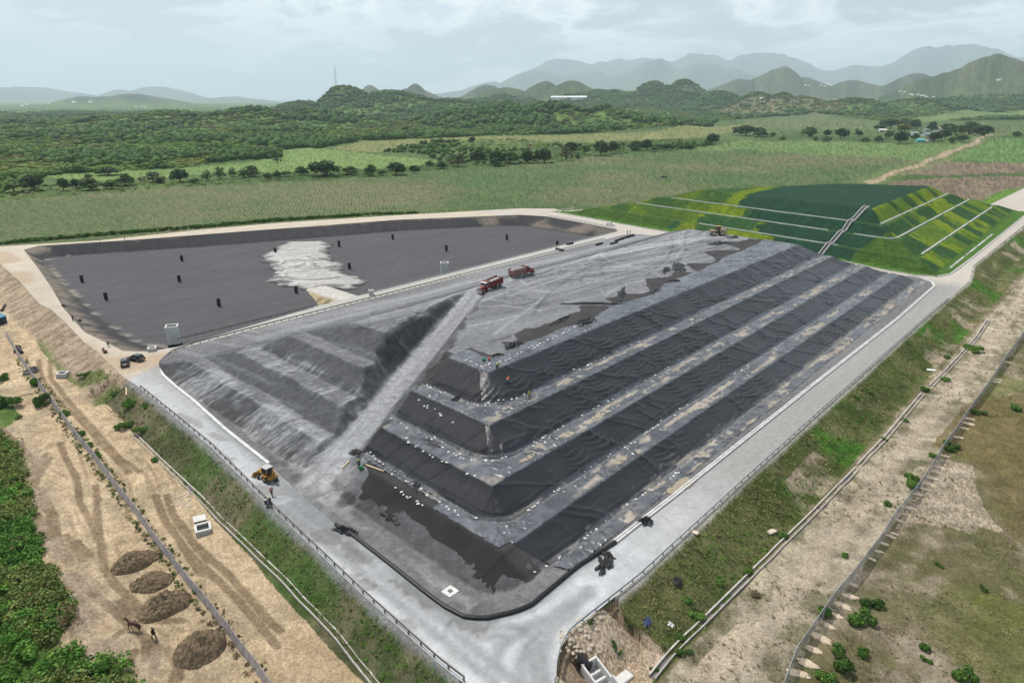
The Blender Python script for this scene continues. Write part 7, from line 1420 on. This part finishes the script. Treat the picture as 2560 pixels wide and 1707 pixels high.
FARH = [(c8, [(145, 500), (172, 528)], 'pair of pale houses in front of the tan hill', 1.), (c8, [(1310, 437), (1400, 462), (1415, 468), (1460, 466), (1490, 474), (1512, 474), (1530, 488), (1590, 484), (1345, 448)], 'cluster of white houses on the hillside at right', 1.), (c8, [(515, 390), (545, 392), (645, 385), (695, 375), (702, 382), (730, 384), (678, 396)], 'scatter of white houses below the blue ridge', 1.7), (c5, [(1140, 567), (1185, 567), (1215, 570)], 'row of white houses on the plain at far left', 1.3), (c5, [(190, 562), (225, 545), (410, 540), (620, 530), (760, 528)], 'scatter of white buildings on the hazy plain at far left', 2.2), (c6, [(1615, 452), (1690, 460)], 'pair of pale houses on the plain right of the mast hill', 1.2), (c7, [(1240, 518), (1290, 526)], 'pair of pale houses right of the long white warehouse', 1.2), (c8, [(2135, 347)], 'lone white house high on the big right hill', 1.4)]
for c, pts, where, k in FARH:
    for i, (x, y) in enumerate(pts):
        p = hit_far(*c(x, y))
        if p is None: continue
        house(p, 13 * k, 9 * k, 4.2 * k, R(random.uniform(-20, 20)), 'white', ('' if len(pts) == 1 else ordn(i) + ' of a ') + where, WHITE, 'house', None if len(pts) == 1 else 'white houses far off', False)
def warehouse():
    p = hit_far(*c7(680, 508)); q = hit_far(*c7(830, 508))
    for a, lb, l in ((p, 'long white warehouse hall behind the forest, left half', 95), (q, 'long white warehouse hall behind the forest, right half', 72)):
        D = np.hypot(a[0], a[1]); house(a, l * D / 3400, 32, 9.5 * D / 3400 + 4, R(-4), 'white', lb, mat('white_cladding', (.62, .66, .68)), 'warehouse', None, False)
    a, b = hit_far(*c8(712, 506)), hit_far(*c8(1125, 504))
    o = MB().box((0, 0, 2.5), (float(np.linalg.norm(b - a)), 1.5, 9)).build('wall', WALLM); o.location = (a + b) / 2; o.rotation_euler = (0, 0, math.atan2(b[1] - a[1], b[0] - a[0])); tag(o, 'long low pale wall crossing the plain below the right hills', 'wall')
warehouse()
def mast(p, h, label, w=4., cat='radio mast', col=None, name='radio_mast'):
    r = empty(name, tuple(p), .3, label, cat); m = col or GREYM; lg = []
    for k in range(3):
        g = 2.1 * k; a = (w * math.cos(g), w * math.sin(g), -4); b = (w * .3 * math.cos(g), w * .3 * math.sin(g), h); lg.append((Vector(a), Vector(b))); MB().cyl(a, b, w * .085, w * .06, 5).build('leg', m, r)
    br = MB(); n = 12
    for i in range(n):
        for k in range(3):
            a0, a1 = lg[k]; b0, b1 = lg[(k + 1) % 3]; u, v = i / n, (i + 1) / n; br.cyl(a0.lerp(a1, u), b0.lerp(b1, v), w * .045, w * .045, 4); br.cyl(b0.lerp(b1, v), a0.lerp(a1, v), w * .045, w * .045, 4)
    br.build('bracing', m, r); MB().cyl((0, 0, h - 2), (0, 0, h * 1.12), w * .06, w * .03, 5).build('antenna', m, r)
    for k, z in enumerate((.62, .8)): MB().cyl((w * .6, 0, h * z), (w * .6 + 2, 0, h * z), 1.4, 1.6, 8).build('dish', CHROME, r)
p = hit_far(840, 212); D = float(np.hypot(p[0], p[1])); mast(p, 44 * D / F_PX, 'thin lattice radio mast on top of the wooded hill', 4.2)
p = hit_far(*c5(1590, 522)); mast(p, 13 * np.hypot(p[0], p[1]) / F_PX, 'lattice power pylon on the plain left of the wooded hill, nearer', 4.5, 'pylon', name='pylon'); p = hit_far(*c5(1332, 524)); mast(p, 13 * np.hypot(p[0], p[1]) / F_PX, 'lattice power pylon on the plain left of the wooded hill, farther left', 4.5, 'pylon', name='pylon')
PUD = mat('muddy_water', (.30, .25, .17), rough=.12, spec=.5, var=.15, scale=1.5)
def puddle(px, w, d, rz, label, m=PUD):
    p = hit(*px); n = 22; g = np.linspace(0, 2 * np.pi, n, endpoint=False); k = 1 + .5 * (fbm(np.cos(g) * 1.5 + px[0], np.sin(g) * 1.5, 5, 3) - .5) * 2; V = np.column_stack([np.cos(g) * k * w / 2, np.sin(g) * k * d / 2, np.zeros(n)]); mb = MB(); mb.v = [tuple(v) for v in V] + [tuple(v - np.array([0, 0, .25])) for v in V]; mb.f = [tuple(range(n))] + [(i, n + i, n + (i + 1) % n, (i + 1) % n) for i in range(n)]
    o = mb.build('puddle', m); o.location = p + np.array([0, 0, .19]); o.rotation_euler = (0, 0, rz); tag(o, label, 'puddle', kind='structure')
puddle(cA(1740, 800), 3.4, 1.7, TH, 'round muddy puddle on the second bench'); puddle(cA(2030, 625), 6, 1.2, TH, 'long muddy puddle on the second bench, farther up'); puddle(cA(2190, 1015), 4, 1.2, TH, 'muddy puddle on the first bench'); puddle(cA(1400, 1000), 4.0, 1.0, TH, 'dark narrow puddle on the second bench near the corner'); puddle((1700, 1215), 6.5, 2.4, TH, 'broad sandy puddle between the kerb and the lowest right slope')
hz = bpy.data.materials.new('haze'); hz.use_nodes = True; t_ = hz.node_tree; t_.nodes.remove(t_.nodes['Principled BSDF'])
pv_ = N(t_, 'ShaderNodeVolumePrincipled', i_Density=0.52e-4, i_Anisotropy=.2); pv_.inputs['Color'].default_value = (.76, .89, 1.0, 1); L(t_, pv_.outputs[0], t_.nodes['Material Output'].inputs['Volume'])
mb = MB().box((0, 5000, 1290), (96000, 86000, 2600)); hb = mb.build('haze', hz); tag(hb, 'pale humid haze filling the air over the plain', 'haze', kind='stuff')
